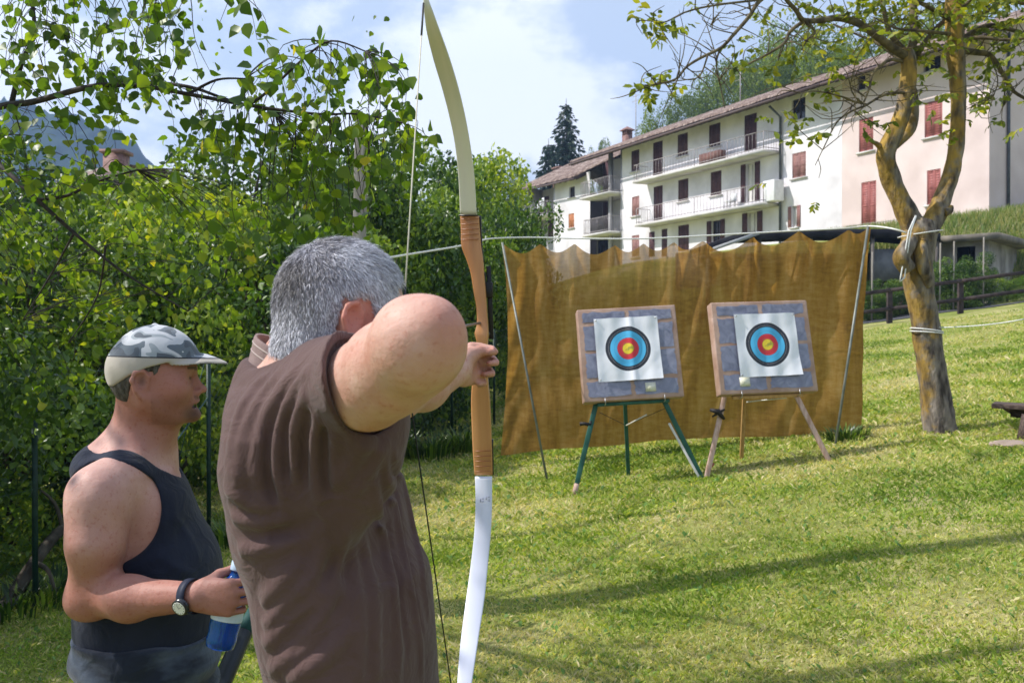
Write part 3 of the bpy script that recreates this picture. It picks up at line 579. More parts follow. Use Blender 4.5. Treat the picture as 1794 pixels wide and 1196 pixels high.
# ---------------------------------------------------------------- far trees
def spruce(px, ytop, Y, w_px, label, zb=None, seed=1):
    x = (px-CX)/FPX*Y; top = P(px, ytop, Y).z; z0 = float(gz(x, Y)) if zb is None else zb; H = top-z0
    t = empty('spruce_tree', (x, Y, z0), label, 'tree', 'spruces beside the long house'); rnd = random.Random(seed)
    MB().tube([(x, Y, z0-.2), (x, Y, z0+H*.5), (x, Y, top)], [.28, .16, .02], 8).build('trunk', BARK, t)
    pos = []; dirs = []; Rm = W(w_px, Y)/2; lv = int(H*2.0); mb = MB()
    for i in range(lv):
        f = i/lv; z = z0+H*(.12+.87*f); R = Rm*((1-f)**.8)*rnd.uniform(.75, 1.15)*min(1, .65+f*1.6)+.12
        nb = max(5, int(10*(1-f)+4))
        for k in range(nb):
            a = 6.283*k/nb+rnd.uniform(-.3, .3); Rk = R*rnd.uniform(.7, 1.15); ca, sa = math.cos(a), math.sin(a)
            mb.bar((x, Y, z), (x+ca*Rk*.8, Y+sa*Rk*.8, z-Rk*.28), .04)
            m = int(13*Rk+6)
            for j in range(m):
                q = (j+rnd.random())/m; pos.append((x+ca*Rk*q+rnd.gauss(0, .10), Y+sa*Rk*q+rnd.gauss(0, .10), z-Rk*.34*q+.12*q*q*Rk-rnd.random()*.22)); dirs.append((ca*.9, sa*.9, -.9))
    tag(mb.build('twigs', BARK, t), kind='stuff')  # the limbs of the spruce, gathered in one mesh
    pos = np.array(pos); n = len(pos); V, Fc, k = leaves(pos, RNG.uniform(.34, .62, n), DIAM*np.array([1, .62, 1]), DIAM_F, np.array(dirs)*1.5)
    fast_mesh('crown', V, Fc, LM_DARK, t, attrs={'rnd': np.repeat(RNG.random(n), k)})
spruce(992, 173, 98, 178, 'tall dark spruce rising above the small white house', seed=2)
spruce(961, 243, 96, 120, 'shorter spruce left of the tall one above the red roof', seed=3)
hill = [(1165, 132, 195, 62, 'far0', 'round tree on the hill at the left end of the wood above the long roof'), (1205, 130, 172, 60, 'far1', 'hillside tree above the roof below the drooping twigs'), (1250, 128, 140, 70, 'far0', 'broad hillside tree above the middle of the long roof'), (1305, 126, 112, 70, 'far1', 'dark hillside tree behind the thin roof aerial'),
        (1350, 122, 78, 80, 'far0', 'high hillside tree left of the thick dark limb'), (1410, 118, 58, 90, 'far1', 'tall hillside tree behind the thick dark limb'), (1465, 112, 62, 90, 'far0', 'hillside tree behind the leaves left of the fork'), (1520, 105, 45, 90, 'far1', 'hillside tree above the roof end beside the left stem'), (1590, 98, 20, 100, 'far0', 'hillside tree seen between the two stems'), (1670, 92, 8, 110, 'far1', 'hillside tree behind the right stem'), (1750, 88, 0, 110, 'far0', 'hillside tree at the upper right corner'),
        (1290, 150, 120, 90, 'far1', 'paler tree higher on the hill behind the wood'), (1390, 150, 50, 100, 'far0', 'pale crown highest on the hill among the twigs')]
for px, Y, top, wp, key, lab in hill:
    x = (px-CX)/FPX*Y; zt = P(px, top-16, Y).z; z0 = float(gz(x, Y)); w = W(wp, Y)*1.6; h = zt-z0
    t = shrub(px, Y, w, h, key, lab, 'tree', 'hillside_tree', 'wood on the hill behind the long house', crown0=max(.12, 1-w*1.35/h), stem_r=.25)
for px, Y, top, wp, key, lab in [(893, 88, 290, 70, 'far1', 'round light green tree at the left end of the small white house'), (862, 45, 330, 60, 'far0', 'green tree directly right of the upper bow limb'), (1052, 130, 235, 40, 'far1', 'thin distant tree between the spruce and the chimney'), (905, 40, 400, 34, 'far0', 'low tree in front of the small white house')]:
    x = (px-CX)/FPX*Y; z0 = float(gz(x, Y)); zt = P(px, top, Y).z
    shrub(px, Y, W(wp, Y)*1.15, zt-z0, key, lab, 'tree', 'broadleaf_tree', 'trees around the small white house', crown0=.15, stem_r=.15)
# ---------------------------------------------------------------- netting, its poles and rope
wood_grey = mat('weathered_wood', (.20, .18, .15), (.34, .31, .27), scale=5, rough=.9, bump=.4, stretch=(8, 8, 1), bscale=20)
rope_m = mat('rope', (.66, .66, .62), (.8, .8, .77), scale=80, rough=.7)
def netting():
    m, N, L, b = newmat('netting'); tc = N.new('ShaderNodeTexCoord'); mp = N.new('ShaderNodeMapping'); mp.inputs['Scale'].default_value = (2.2, 1, .32); L.new(tc.outputs['Object'], mp.inputs[0])
    n = N.new('ShaderNodeTexNoise'); n.inputs['Scale'].default_value = 3.4; n.inputs['Detail'].default_value = 8; n.inputs['Roughness'].default_value = .65; L.new(mp.outputs[0], n.inputs['Vector'])
    r = N.new('ShaderNodeValToRGB'); e = r.color_ramp.elements; e[0].position = .32; e[1].position = .68; e[0].color = (.18, .095, .028, 1); e[1].color = (.42, .27, .115, 1); x = e.new(.5); x.color = (.32, .18, .05, 1); nw = N.new('ShaderNodeTexNoise'); nw.inputs['Scale'].default_value = 11; nw.inputs['Detail'].default_value = 8; nw.inputs['Roughness'].default_value = .75; mp2 = N.new('ShaderNodeMapping'); mp2.inputs['Scale'].default_value = (.6, 1, 2.4); L.new(tc.outputs['Object'], mp2.inputs[0]); L.new(mp2.outputs[0], nw.inputs['Vector'])
    av = N.new('ShaderNodeMath'); av.operation = 'MULTIPLY_ADD'; L.new(nw.outputs['Fac'], av.inputs[0]); av.inputs[1].default_value = .55; sb_ = N.new('ShaderNodeMath'); sb_.operation = 'MULTIPLY_ADD'; L.new(n.outputs['Fac'], sb_.inputs[0]); sb_.inputs[1].default_value = .75; sb_.inputs[2].default_value = -.15; L.new(sb_.outputs[0], av.inputs[2]); L.new(av.outputs[0], r.inputs[0])
    # woven threads
    hs = []
    for sc, rot in ((230, 0), (230, 1)):
        w = N.new('ShaderNodeTexWave'); w.inputs['Scale'].default_value = sc/6.28; w.inputs['Distortion'].default_value = .6; w.bands_direction = 'Z' if rot else 'X'; L.new(tc.outputs['Object'], w.inputs['Vector']); hs.append(w.outputs['Fac'])
    mu = N.new('ShaderNodeMath'); mu.operation = 'MULTIPLY'; L.new(hs[0], mu.inputs[0]); L.new(hs[1], mu.inputs[1])
    dk = N.new('ShaderNodeMix'); dk.data_type = 'RGBA'; dk.blend_type = 'MULTIPLY'; dk.inputs[0].default_value = .35; L.new(r.outputs[0], dk.inputs[6]); c_ = N.new('ShaderNodeMapRange'); c_.inputs['To Min'].default_value = .5; c_.inputs['To Max'].default_value = 1.25; L.new(mu.outputs[0], c_.inputs['Value']); L.new(c_.outputs[0], dk.inputs[7])
    L.new(dk.outputs[2], b.inputs['Base Color']); b.inputs['Roughness'].default_value = .85; b.inputs['Specular IOR Level'].default_value = .15
    t = N.new('ShaderNodeBsdfTranslucent'); tm = N.new('ShaderNodeMix'); tm.data_type = 'RGBA'; tm.blend_type = 'MULTIPLY'; tm.inputs[0].default_value = 1; L.new(r.outputs[0], tm.inputs[6]); tm.inputs[7].default_value = (1.5, 1.4, .9, 1); L.new(tm.outputs[2], t.inputs[0])
    mx = N.new('ShaderNodeMixShader'); mx.inputs[0].default_value = .55; L.new(b.outputs[0], mx.inputs[1]); L.new(t.outputs[0], mx.inputs[2])
    tr = N.new('ShaderNodeBsdfTransparent'); mx2 = N.new('ShaderNodeMixShader')
    # the mesh is open: worn thinner in patches near the top
    n2 = N.new('ShaderNodeTexNoise'); n2.inputs['Scale'].default_value = 1.7; n2.inputs['Detail'].default_value = 4; L.new(tc.outputs['Object'], n2.inputs['Vector'])
    at = N.new('ShaderNodeAttribute'); at.attribute_name = 'high'; mm = N.new('ShaderNodeMath'); mm.operation = 'MULTIPLY'; L.new(at.outputs['Fac'], mm.inputs[0]); L.new(n2.outputs['Fac'], mm.inputs[1])
    mr = N.new('ShaderNodeMapRange'); mr.inputs['From Min'].default_value = .1; mr.inputs['From Max'].default_value = .6; mr.inputs['To Min'].default_value = .035; mr.inputs['To Max'].default_value = .24; L.new(mm.outputs[0], mr.inputs['Value'])
    L.new(mr.outputs[0], mx2.inputs[0]); L.new(mx.outputs[0], mx2.inputs[1]); L.new(tr.outputs[0], mx2.inputs[2]); L.new(mx2.outputs[0], N['Material Output'].inputs[0])
    nu, nv = 260, 110; top = [(879, 428), (910, 443), (946, 430), (973, 436), (1006, 429), (1040, 457), (1077, 431), (1100, 435), (1127, 428), (1153, 435), (1178, 427), (1203, 434), (1228, 425), (1278, 437), (1316, 418), (1357, 423), (1397, 407), (1441, 430), (1483, 405), (1500, 405), (1522, 397)]
    bot = [(877, 798), (960, 786), (1069, 781), (1150, 772), (1278, 765), (1361, 764), (1458, 757), (1485, 760), (1508, 771)]
    tx, ty = zip(*top); bx, by = zip(*bot); V = []; hi = []; rnd = random.Random(4)
    peaks = [879, 946, 1006, 1077, 1127, 1178, 1228, 1316, 1397, 1483, 1522]
    for j in range(nv+1):
        v = j/nv
        for i in range(nu+1):
            u = i/nu
            le = np.interp(v, [0, .15, .3, .5, .75, 1], [879, 886, 889, 890, 885, 877]); re = np.interp(v, [0, .5, 1], [1522, 1514, 1508])
            px = le+(re-le)*u; pt = 879+u*(1522-879); t0 = np.interp(pt, tx, ty); b0 = np.interp(877+u*(1508-877), bx, by); 
            k = max(q for q in range(len(peaks)) if peaks[q] <= pt+1e-6); k = min(k, len(peaks)-2); fr = (pt-peaks[k])/(peaks[k+1]-peaks[k]); t0 = np.interp(pt, peaks, [np.interp(q, tx, ty)-1 for q in peaks])+(2+.20*(peaks[k+1]-peaks[k]))*math.sin(math.pi*fr)**1.15
            py = t0+(b0-t0)*v; Y = 10.75-.42*u
            d = 0.0
            for q, pk in enumerate(peaks[1:-1]):
                dd = (pt-pk)+18*math.sin(q*2.3)*v; d += .05*math.exp(-(dd/(9+22*v))**2)*(1-v)**.8
            d += .035*math.sin(u*37+3*math.sin(u*11+v*1.5)+v*1.2)*(.35+.65*(1-v))+.02*math.sin(u*71+v*5)*(1-v)+.03*math.sin(v*7+u*9)*v+.012*math.sin(v*23+u*60+3*math.sin(u*23))
            d += .05*math.exp(-((u-.665-.05*(.3-v))/.012)**2)*(v < .45)
            d += -.012*math.exp(-((v-.62-.02*math.sin(u*5))/.006)**2)+.006*math.sin(u*140+9*math.sin(v*4))*(.4+.6*(1-v)); p = P(px, py, Y); V.append((p.x, p.y-d, p.z)); hi.append(max(0, 1-v*2.7)*(.5+.5*math.exp(-((u-.42)/.22)**2)+.3*(u < .18)))
    i = (np.arange(nv)[:, None]*(nu+1)+np.arange(nu)[None]).ravel(); Fc = np.stack([i, i+nu+1, i+nu+2, i+1], -1)
    tag(fast_mesh('backstop_netting', V, Fc, m, origin=P(1190, 780, 10.5), smooth=True, attrs={'high': hi}), 'wide ochre brown netting hung behind the two targets', 'netting')
netting()
def poles():
    pm = mat('pole_metal', (.13, .15, .13), (.22, .23, .21), scale=10, rough=.5, metal=.3)
    a = G(960, 840); b = P(880, 425, 10.55); tag(MB().tube([a-Vector((0, 0, .05)), b], .012, 8).build('netting_pole', pm, origin=a, smooth=True), 'thin grey-green pole slanting at the left end of the netting', 'pole', 'poles holding the netting')
    a = G(1462, 780); b = P(1521, 396, 10.2); tag(MB().tube([a-Vector((0, 0, .05)), b], .014, 8).build('netting_pole', pm, origin=a, smooth=True), 'pale grey pole slanting at the right end of the netting', 'pole', 'poles holding the netting')
    g = P(622, 430, 7.6); z0 = float(gz(g.x, 7.6)); top = P(634, 205, 7.6); t = MB(); t.bar((g.x-.02, g.y, z0-.1), top, .095, .07, up=(0, 1, 0))
    tag(bevel(t.build('wooden_post', wood_grey, origin=(g.x, g.y, z0)), .006), 'tall weathered grey wooden post behind the archer\'s head', 'post')
    pts = [P(620, 462, 7.55), P(708, 447, 8.1), P(800, 432, 9.2), P(835, 424, 9.8), P(862, 418, 10.35), P(930, 416, 10.6), P(1020, 418, 10.6), P(1130, 418, 10.5), P(1250, 412, 10.45), P(1380, 405, 10.35), P(1480, 400, 10.25), P(1521, 396, 10.2), P(1560, 400, TREE_Y-.05), P(1588, 408, TREE_Y-.12)]
    p, r = smooth_pts(pts, .009, 4); tag(MB().tube(p, .009, 6).build('rope', rope_m, origin=pts[0], smooth=True), 'white rope stretched from the grey post over the netting to the forked tree', 'rope')
poles()

# ---------------------------------------------------------------- target boards, faces, easels
cardboard = mat('brown_tape', (.32, .20, .15), (.45, .31, .25), scale=7, rough=.6, bump=.25, bscale=30, c3=(.38, .25, .19))
def plastic():
    m, N, L, b = newmat('blue_grey_plastic'); tc = N.new('ShaderNodeTexCoord'); n = N.new('ShaderNodeTexNoise'); n.inputs['Scale'].default_value = 9; n.inputs['Detail'].default_value = 7; n.inputs['Distortion'].default_value = 1.8; L.new(tc.outputs['Object'], n.inputs['Vector'])
    r = N.new('ShaderNodeValToRGB'); e = r.color_ramp.elements; e[0].position = .3; e[1].position = .7; e[0].color = (.15, .155, .22, 1); e[1].color = (.27, .275, .36, 1); L.new(n.outputs['Fac'], r.inputs[0]); L.new(r.outputs[0], b.inputs['Base Color'])
    b.inputs['Roughness'].default_value = .32; bp = N.new('ShaderNodeBump'); bp.inputs['Strength'].default_value = .5; bp.inputs['Distance'].default_value = .008; L.new(n.outputs['Fac'], bp.inputs['Height']); L.new(bp.outputs[0], b.inputs['Normal']); return m
PLAST = plastic()
def face_material():
    m, N, L, b = newmat('target_paper'); tc = N.new('ShaderNodeTexCoord'); at = N.new('ShaderNodeAttribute'); at.attribute_name = 'uvp'
    le = N.new('ShaderNodeVectorMath'); le.operation = 'LENGTH'; L.new(at.outputs['Vector'], le.inputs[0])
    r = N.new('ShaderNodeValToRGB'); r.color_ramp.interpolation = 'CONSTANT'; e = r.color_ramp.elements
    sc = N.new('ShaderNodeMath'); sc.operation = 'MULTIPLY'; sc.inputs[1].default_value = 2.5; L.new(le.outputs['Value'], sc.inputs[0]); L.new(sc.outputs[0], r.inputs[0])
    W_, K, B_, R_, Y_ = (.80, .80, .84), (.018, .020, .03), (.07, .42, .70), (.62, .03, .045), (.80, .60, .03); D = (.02, .02, .03)
    st = [(0, Y_), (.0255, (.5, .4, .03)), (.027, Y_), (.050, D), (.0515, R_), (.075, (.3, .02, .03)), (.0765, R_), (.100, D), (.1015, B_), (.1255, (.03, .15, .3)), (.127, B_), (.165, D), (.167, K), (.181, (.4, .4, .42)), (.1825, K), (.208, W_)]
    e[0].color = Y_+(1,); e[1].position = st[1][0]*2.5; e[1].color = st[1][1]+(1,)
    for p, c in st[2:]: x = e.new(p*2.5); x.color = c+(1,)
    # torn arrow holes in the gold and faint wrinkles
    n = N.new('ShaderNodeTexNoise'); n.inputs['Scale'].default_value = 26; n.inputs['Detail'].default_value = 3; L.new(tc.outputs['Object'], n.inputs['Vector'])
    h = N.new('ShaderNodeMapRange'); h.inputs['From Min'].default_value = .52; h.inputs['From Max'].default_value = .57; L.new(n.outputs['Fac'], h.inputs['Value'])
    g = N.new('ShaderNodeMapRange'); g.inputs['From Min'].default_value = .075; g.inputs['From Max'].default_value = .03; L.new(le.outputs['Value'], g.inputs['Value'])
    mu = N.new('ShaderNodeMath'); mu.operation = 'MULTIPLY'; L.new(h.outputs[0], mu.inputs[0]); L.new(g.outputs[0], mu.inputs[1]); mu2 = N.new('ShaderNodeMath'); mu2.operation = 'MULTIPLY'; L.new(mu.outputs[0], mu2.inputs[0]); mu2.inputs[1].default_value = .75
    mx = N.new('ShaderNodeMix'); mx.data_type = 'RGBA'; L.new(mu2.outputs[0], mx.inputs[0]); L.new(r.outputs[0], mx.inputs[6]); mx.inputs[7].default_value = (.22, .24, .04, 1); L.new(mx.outputs[2], b.inputs['Base Color'])
    b.inputs['Roughness'].default_value = .6; n3 = N.new('ShaderNodeTexNoise'); n3.inputs['Scale'].default_value = 5; L.new(tc.outputs['Object'], n3.inputs['Vector']); bp = N.new('ShaderNodeBump'); bp.inputs['Distance'].default_value = .02; bp.inputs['Strength'].default_value = .5; L.new(n3.outputs['Fac'], bp.inputs['Height']); L.new(bp.outputs[0], b.inputs['Normal'])
    return m
FACE = face_material()
def target(corn, Yb, Yt, facepx, stickpx, label, facelabel, seed, yaw=0):
    """corn: photo corners TL TR BR BL of the front; builds the slab with its own thickness"""
    rnd = random.Random(seed)
    TL, TR, BR, BL = [P(px, py, Y) for (px, py), Y in zip(corn, (Yt-yaw, Yt+yaw, Yb+yaw, Yb-yaw))]
    U = ((TR-TL)+(BR-BL))/2; Vv = ((TL-BL)+(TR-BR))/2; w, h = U.length, Vv.length; U.normalize(); Vv = (Vv-U*Vv.dot(U)*.35); Vv.normalize(); Nn = U.cross(Vv).normalized(); c = (TL+TR+BR+BL)/4; dep = .115
    root = empty('target_board', c-Vv*h/2, label, 'target board', 'taped target boards on easels')
    s = MB().box(c-Nn*dep/2, U*w/2, Vv*h/2, Nn*dep/2); o = bevel(s.build('foam_block', cardboard, root), .012, 3)
    # crumpled plastic panels between the strips of tape
    cols = [(-.5, -.022), (.022, .5)]; rows = [(-.5+.05, -.29), (-.25, .02), (.05, .31), (.35, .5-.04)]
    for (a, b) in cols:
        for (p, q) in rows:
            a2, b2 = max(a, -.5+.05), min(b, .5-.05); nx = ny = 9; V = []
            for j in range(ny):
                for i in range(nx):
                    e = min(i, nx-1-i, j, ny-1-j) > 0
                    x = (a2+(b2-a2)*i/(nx-1))*w+(rnd.gauss(0, .004) if not e else 0); y = (p+(q-p)*j/(ny-1))*h+(rnd.gauss(0, .004) if not e else 0)
                    V.append(c+U*x+Vv*y+Nn*(.003+(abs(rnd.gauss(0, .0012)) if e else 0)))
            k = (np.arange(ny-1)[:, None]*nx+np.arange(nx-1)[None]).ravel(); Fc = np.stack([k, k+1, k+nx+1, k+nx], -1)
            fast_mesh('plastic_panel', [tuple(v) for v in V], Fc, PLAST, root)
    sc = P(*stickpx, Yb); sc = sc-Nn*(sc-c).dot(Nn); s = MB().box(sc+Nn*.009, U*.048, Vv*.042, Nn*.002); s.build('paper_patch', mat('patch_paper_%d' % seed, (.62, .60, .42), (.75, .73, .62), scale=20), root)
    # the paper face: slightly curled sheet pinned on
    f = P(*facepx, (Yb+Yt)/2); f = f-Nn*(f-c).dot(Nn); V = []; uv = []; nx = 41; hw = .298
    for j in range(nx):
        for i in range(nx):
            x = (i/(nx-1)*2-1); y = (j/(nx-1)*2-1); cu = .03*max(0, (x-y)/2-.62)**1.2*3+.006*math.sin(x*5+seed)*math.sin(y*4)+.004*math.sin(x*11)+(.010*max(0, 1-abs(x-.12)*8) if seed == 1 else 0)
            V.append(tuple(f+U*x*hw+Vv*y*hw+Nn*(.022+cu))); uv.append((x*hw, y*hw, 0))
    k = (np.arange(nx-1)[:, None]*nx+np.arange(nx-1)[None]).ravel(); Fc = np.stack([k, k+1, k+nx+1, k+nx], -1)
    o = fast_mesh('paper_target', V, Fc, FACE, origin=f, smooth=True, attrs={'uvp': uv}); tag(o, facelabel, 'paper target', 'paper target faces')
    # a few arrow holes as small dark pits, pins at the corners
    pm = mat('pin_steel_%d' % seed, (.5, .5, .5), rough=.3, metal=.9)
    for sx, sy in ((-1, 1), (1, 1), (-1, -1), (1, -1)): MB().box(f+U*sx*.28+Vv*sy*.28+Nn*.03, U*.006, Vv*.006, Nn*.004).build('pin', pm, o)
    return c, U, Vv, Nn, w, h
cL = target([(1010, 543), (1184, 533), (1198, 695), (1023, 705)], 8.95, 9.17, (1100, 611), (1141, 676), 'left target board of blue-grey plastic edged with brown tape', 'paper face on the left board with a green-yellow spent centre', 1, .03)
cR = target([(1246, 529), (1413, 526), (1434, 684), (1261, 693)], 9.0, 9.22, (1344, 604), (1304, 669), 'right target board, turned a little, its pale left side showing', 'paper face on the right board with a torn gold centre', 2, .07)
green = mat('green_paint', (.012, .07, .045), (.03, .12, .085), scale=9, rough=.45); pale = mat('bare_wood', (.40, .25, .19), (.58, .42, .35), scale=8, rough=.8, stretch=(6, 6, 1)); palew = mat('pale_batten', (.55, .52, .48), (.7, .68, .64), scale=8, rough=.7)
ochrew = mat('ochre_wood', (.38, .22, .08), (.5, .3, .12), scale=8, rough=.8, stretch=(6, 6, 1)); black = mat('black_strap', (.012, .010, .010), (.03, .025, .025), rough=.6)
def easel(frame, feet, ms, label, grp, straps, seed):
    c, U, Vv, Nn, w, h = frame; back = c-Nn*.14
    apex = back+Vv*h*.30-Nn*.05
    root = empty('easel', G(*feet[1]), label, 'easel', grp)
    f0, f1, f2 = [G(*f) for f in feet]
    def leg(foot, px, Y, mt, wd=.045, tip=None):
        e = P(px[0], px[1], Y); d = (e-foot).normalized(); L = (e-foot).length; top = foot+d*(L+h*.55)
        MB().bar(foot-d*.01, top, wd, .03, up=(0, 1, 0)); o = bevel(MB().bar(foot+d*(.10 if tip else -.01), top, wd, .032, up=(0, 1, 0)).build('leg', mt, root), .004)
        if tip: MB().bar(foot-d*.01, foot+d*.10, wd*.95, .03, up=(0, 1, 0)).build('leg_tip', tip, o)
        return foot, d, L
    a = leg(f0, straps[0], frame[0].y-.02, ms[0], tip=pale if seed == 1 else None)
    b = leg(f1, straps[1], frame[0].y+.30, ms[1], .036)
    d = leg(f2, straps[2], frame[0].y-.0, ms[2], tip=None)
    # ledge battens carrying the board and two hooks
    e0, e1 = c-Vv*(h/2+.018)-U*w*.36-Nn*.06, c-Vv*(h/2+.018)+U*w*.36-Nn*.06
    bevel(MB().bar(e0, e1, .03, .03).build('ledge', ms[1], root), .003)
    for sg in (-.29, .30):
        q = c-Vv*(h/2)+U*w*sg; MB().tube([q-Vv*.03-Nn*.05, q-Vv*.025+Nn*.02, q+Vv*.03+Nn*.02], .004, 6).build('hook', mat('hook_steel_%d%d' % (seed, int(sg*10)), (.5, .5, .5), rough=.35, metal=.8), root)
    MB().bar(c-Vv*(h*.1)-U*w*.3-Nn*.14, c-Vv*(h*.1)+U*w*.3-Nn*.14, .05, .03).build('crossbar', ms[1], root)
    return root, a, b, d
r1, a, b, d = easel(cL, [(1006, 866), (1101, 832), (1229, 836)], [green, green, green], 'easel with green legs under the left board', 'easels carrying the boards', [(1043, 712), (1095, 708), (1164, 703)], 1)
# pale batten lashed along the right green leg, clamp knob, stay stick
bevel(MB().bar(d[0]+Vector((-.025, -.03, 0)), P(1172, 741, cL[0].y-.04), .022, .02, up=(0, 1, 0)).build('batten', palew, r1), .003)
k = P(1030, 742, cL[0].y-.05); mb = MB(); mb.tube([k+Vector((-.075, -.02, 0)), k+Vector((-.03, -.03, .004)), k+Vector((.02, -.03, -.008))], [.018, .015, .02], 8); mb.tube([k+Vector((.02, -.03, .03)), k+Vector((.03, -.035, -.04))], .012, 6); mb.build('clamp', black, r1, smooth=True)
MB().tube([P(1097, 745, cL[0].y+.18), P(1133, 726, cL[0].y-.02)], .006, 6).build('stay', palew, r1)
MB().tube([P(1050, 722, cL[0].y), P(1097, 745, cL[0].y+.2), P(1165, 715, cL[0].y)], .003, 5).build('cord', black, r1)
r2, a, b, d = easel(cR, [(1238, 836), (1299, 803), (1452, 806)], [pale, ochrew, pale], 'easel with bare wooden legs under the right board', 'easels carrying the boards', [(1268, 700), (1304, 700), (1396, 695)], 2)
k = P(1262, 722, cR[0].y-.06); mb = MB(); mb.tube([k+Vector((-.10, -.02, .025)), k+Vector((-.03, -.04, .01)), k+Vector((.03, -.03, -.06))], [.014, .028, .012], 8); mb.tube([k+Vector((-.08, -.02, -.04)), k+Vector((-.02, -.03, 0)), k+Vector((.035, -.03, .03))], [.008, .016, .01], 6); mb.build('strap', black, r2, smooth=True)
MB().tube([P(1308, 704, cR[0].y+.2), P(1345, 700, cR[0].y+.1), P(1378, 697, cR[0].y)], .006, 6).build('cord', rope_m, r2)
k = P(1242, 815, cR[0].y-.1); MB().tube([k+Vector((-.03, -.02, -.02)), k+Vector((.02, -.04, 0)), k+Vector((.04, -.02, .02))], .012, 6).build('tie', mat('rust_tie', (.25, .05, .03), (.35, .12, .07)), r2, smooth=True)

# ---------------------------------------------------------------- wire fence with green posts
def wire_fence():
    g = mat('green_fence_post', (.005, .022, .018), (.012, .04, .032), scale=20, rough=.5); wm = mat('green_wire', (.012, .04, .035), (.025, .06, .05), rough=.5, metal=.2)
    pts = [(-4.2, 2.6), (-3.62, 4.5), (-3.06, 6.3), (-2.50, 8.1), (-1.93, 9.95), (-1.38, 11.8), (-.83, 13.6), (-.28, 15.4), (.3, 17.2)]
    root = empty('wire_fence', (pts[2][0], pts[2][1], float(gz(*pts[2]))), 'green wire mesh fence with slim posts between lawn and hedge', 'fence')
    H = 1.5
    for x, y in pts:
        z = float(gz(x, y)); MB().tube([(x, y, z-.1), (x, y, z+H)], .019, 8).build('post', g, root, smooth=True)
    x, y = pts[3]; z = float(gz(x, y)); MB().tube([(x, y, z+1.15), (x-.55, y-1.1, z)], .007, 6).build('brace', mat('fence_brace', (.08, .14, .12), rough=.5), root)
    x, y = pts[3]; MB().tube([(x-.004, y-.03, z+1.5), (x-.10, y-.3, z+.85), (x-.2, y-.4, z+.3)], .004, 5).build('stay_wire', wm, root)
    m = MB()
    for k in range(len(pts)-1):
        (x0, y0), (x1, y1) = pts[k], pts[k+1]; L = math.hypot(x1-x0, y1-y0); st = .075
        for hz in (.06, .75, 1.46): m.tube([(x0, y0, float(gz(x0, y0))+hz), (x1, y1, float(gz(x1, y1))+hz)], .0022, 4, False)
        n = int((L+H)/st)
        for s in (1, -1):
            for i in range(n):
                a0 = i*st-H                                    # x along at z=0 -> rises 45 deg
                u0, u1 = max(0, a0), min(L, a0+H); 
                if u1-u0 < .02: continue
                z0, z1 = u0-a0, u1-a0
                if s < 0: u0, u1 = L-u0, L-u1
                q = lambda u, zz: (x0+(x1-x0)*u/L, y0+(y1-y0)*u/L, float(gz(x0+(x1-x0)*u/L, y0+(y1-y0)*u/L))+min(zz, 1.48))
                m.tube([q(u0, z0), q(u1, z1)], .0008, 3, False)
    m.build('wire_mesh', wm, root)
wire_fence()

# ---------------------------------------------------------------- bench at the right edge
def bench():
    dk = mat('dark_plank', (.05, .032, .028), (.12, .085, .07), scale=5, rough=.8, stretch=(1, 8, 8), bump=.3)
    st = mat('foot_stone', (.25, .19, .15), (.36, .28, .23), scale=6, rough=.95, bump=.6)
    a, b = P(1737, 707, 9.3), P(1905, 716, 8.9); ft = G(1790, 772); d = (b-a).normalized(); n = Vector((-d.y, d.x, 0))
    root = empty('bench', ft, 'dark plank bench cut by the right edge, on a flat stone', 'bench')
    bevel(MB().box((a+b)/2+n*.17-Vector((0, 0, .02)), d*(b-a).length/2, n*.18, (0, 0, .022)).build('seat', dk, root), .006)
    s = MB()
    for q in (-.02, .02):
        c = a+d*.20+n*.17; s._add([c+d*(-.13)+n*q-Vector((0, 0, .045)), c+d*.9+n*q-Vector((0, 0, .045)), c+d*.9+n*q-Vector((0, 0, .13)), c+d*.0+n*q-Vector((0, 0, .13))], [(0, 1, 2, 3) if q < 0 else (3, 2, 1, 0)])
    s._add([], []); s.box(a+d*.62+n*.17-Vector((0, 0, .088)), d*.47, n*.02, (0, 0, .04)); s.build('rail', dk, root)
    c = ft+n*.1; MB().bar(c-Vector((0, 0, .02)), c+Vector((.05, 0, (a.z-c.z)-.06)), .07, .09, up=(0, 1, 0)).build('leg', dk, root)
    c2 = c+d*1.1; c2.z = float(gz(c2.x, c2.y)); MB().bar(c2-Vector((0, 0, .05)), c2+Vector((0, 0, (a.z-c2.z)-.06)), .07, .09, up=(0, 1, 0)).build('leg', dk, root)
    me = bpy.data.meshes.new('foot_stone'); import bmesh; bm = bmesh.new(); bmesh.ops.create_icosphere(bm, subdivisions=3, radius=1)
    for v in bm.verts: v.co = Vector((v.co.x*.20, v.co.y*.16, v.co.z*.035))*(1+.08*math.sin(v.co.x*5+v.co.y*7))
    bm.to_mesh(me); bm.free(); me.materials.append(st); o = bpy.data.objects.new('flat_stone', me); C.objects.link(o); g = G(1775, 778); o.location = g; tag(o, 'flat pinkish stone in the grass under the bench leg', 'stone')
bench()

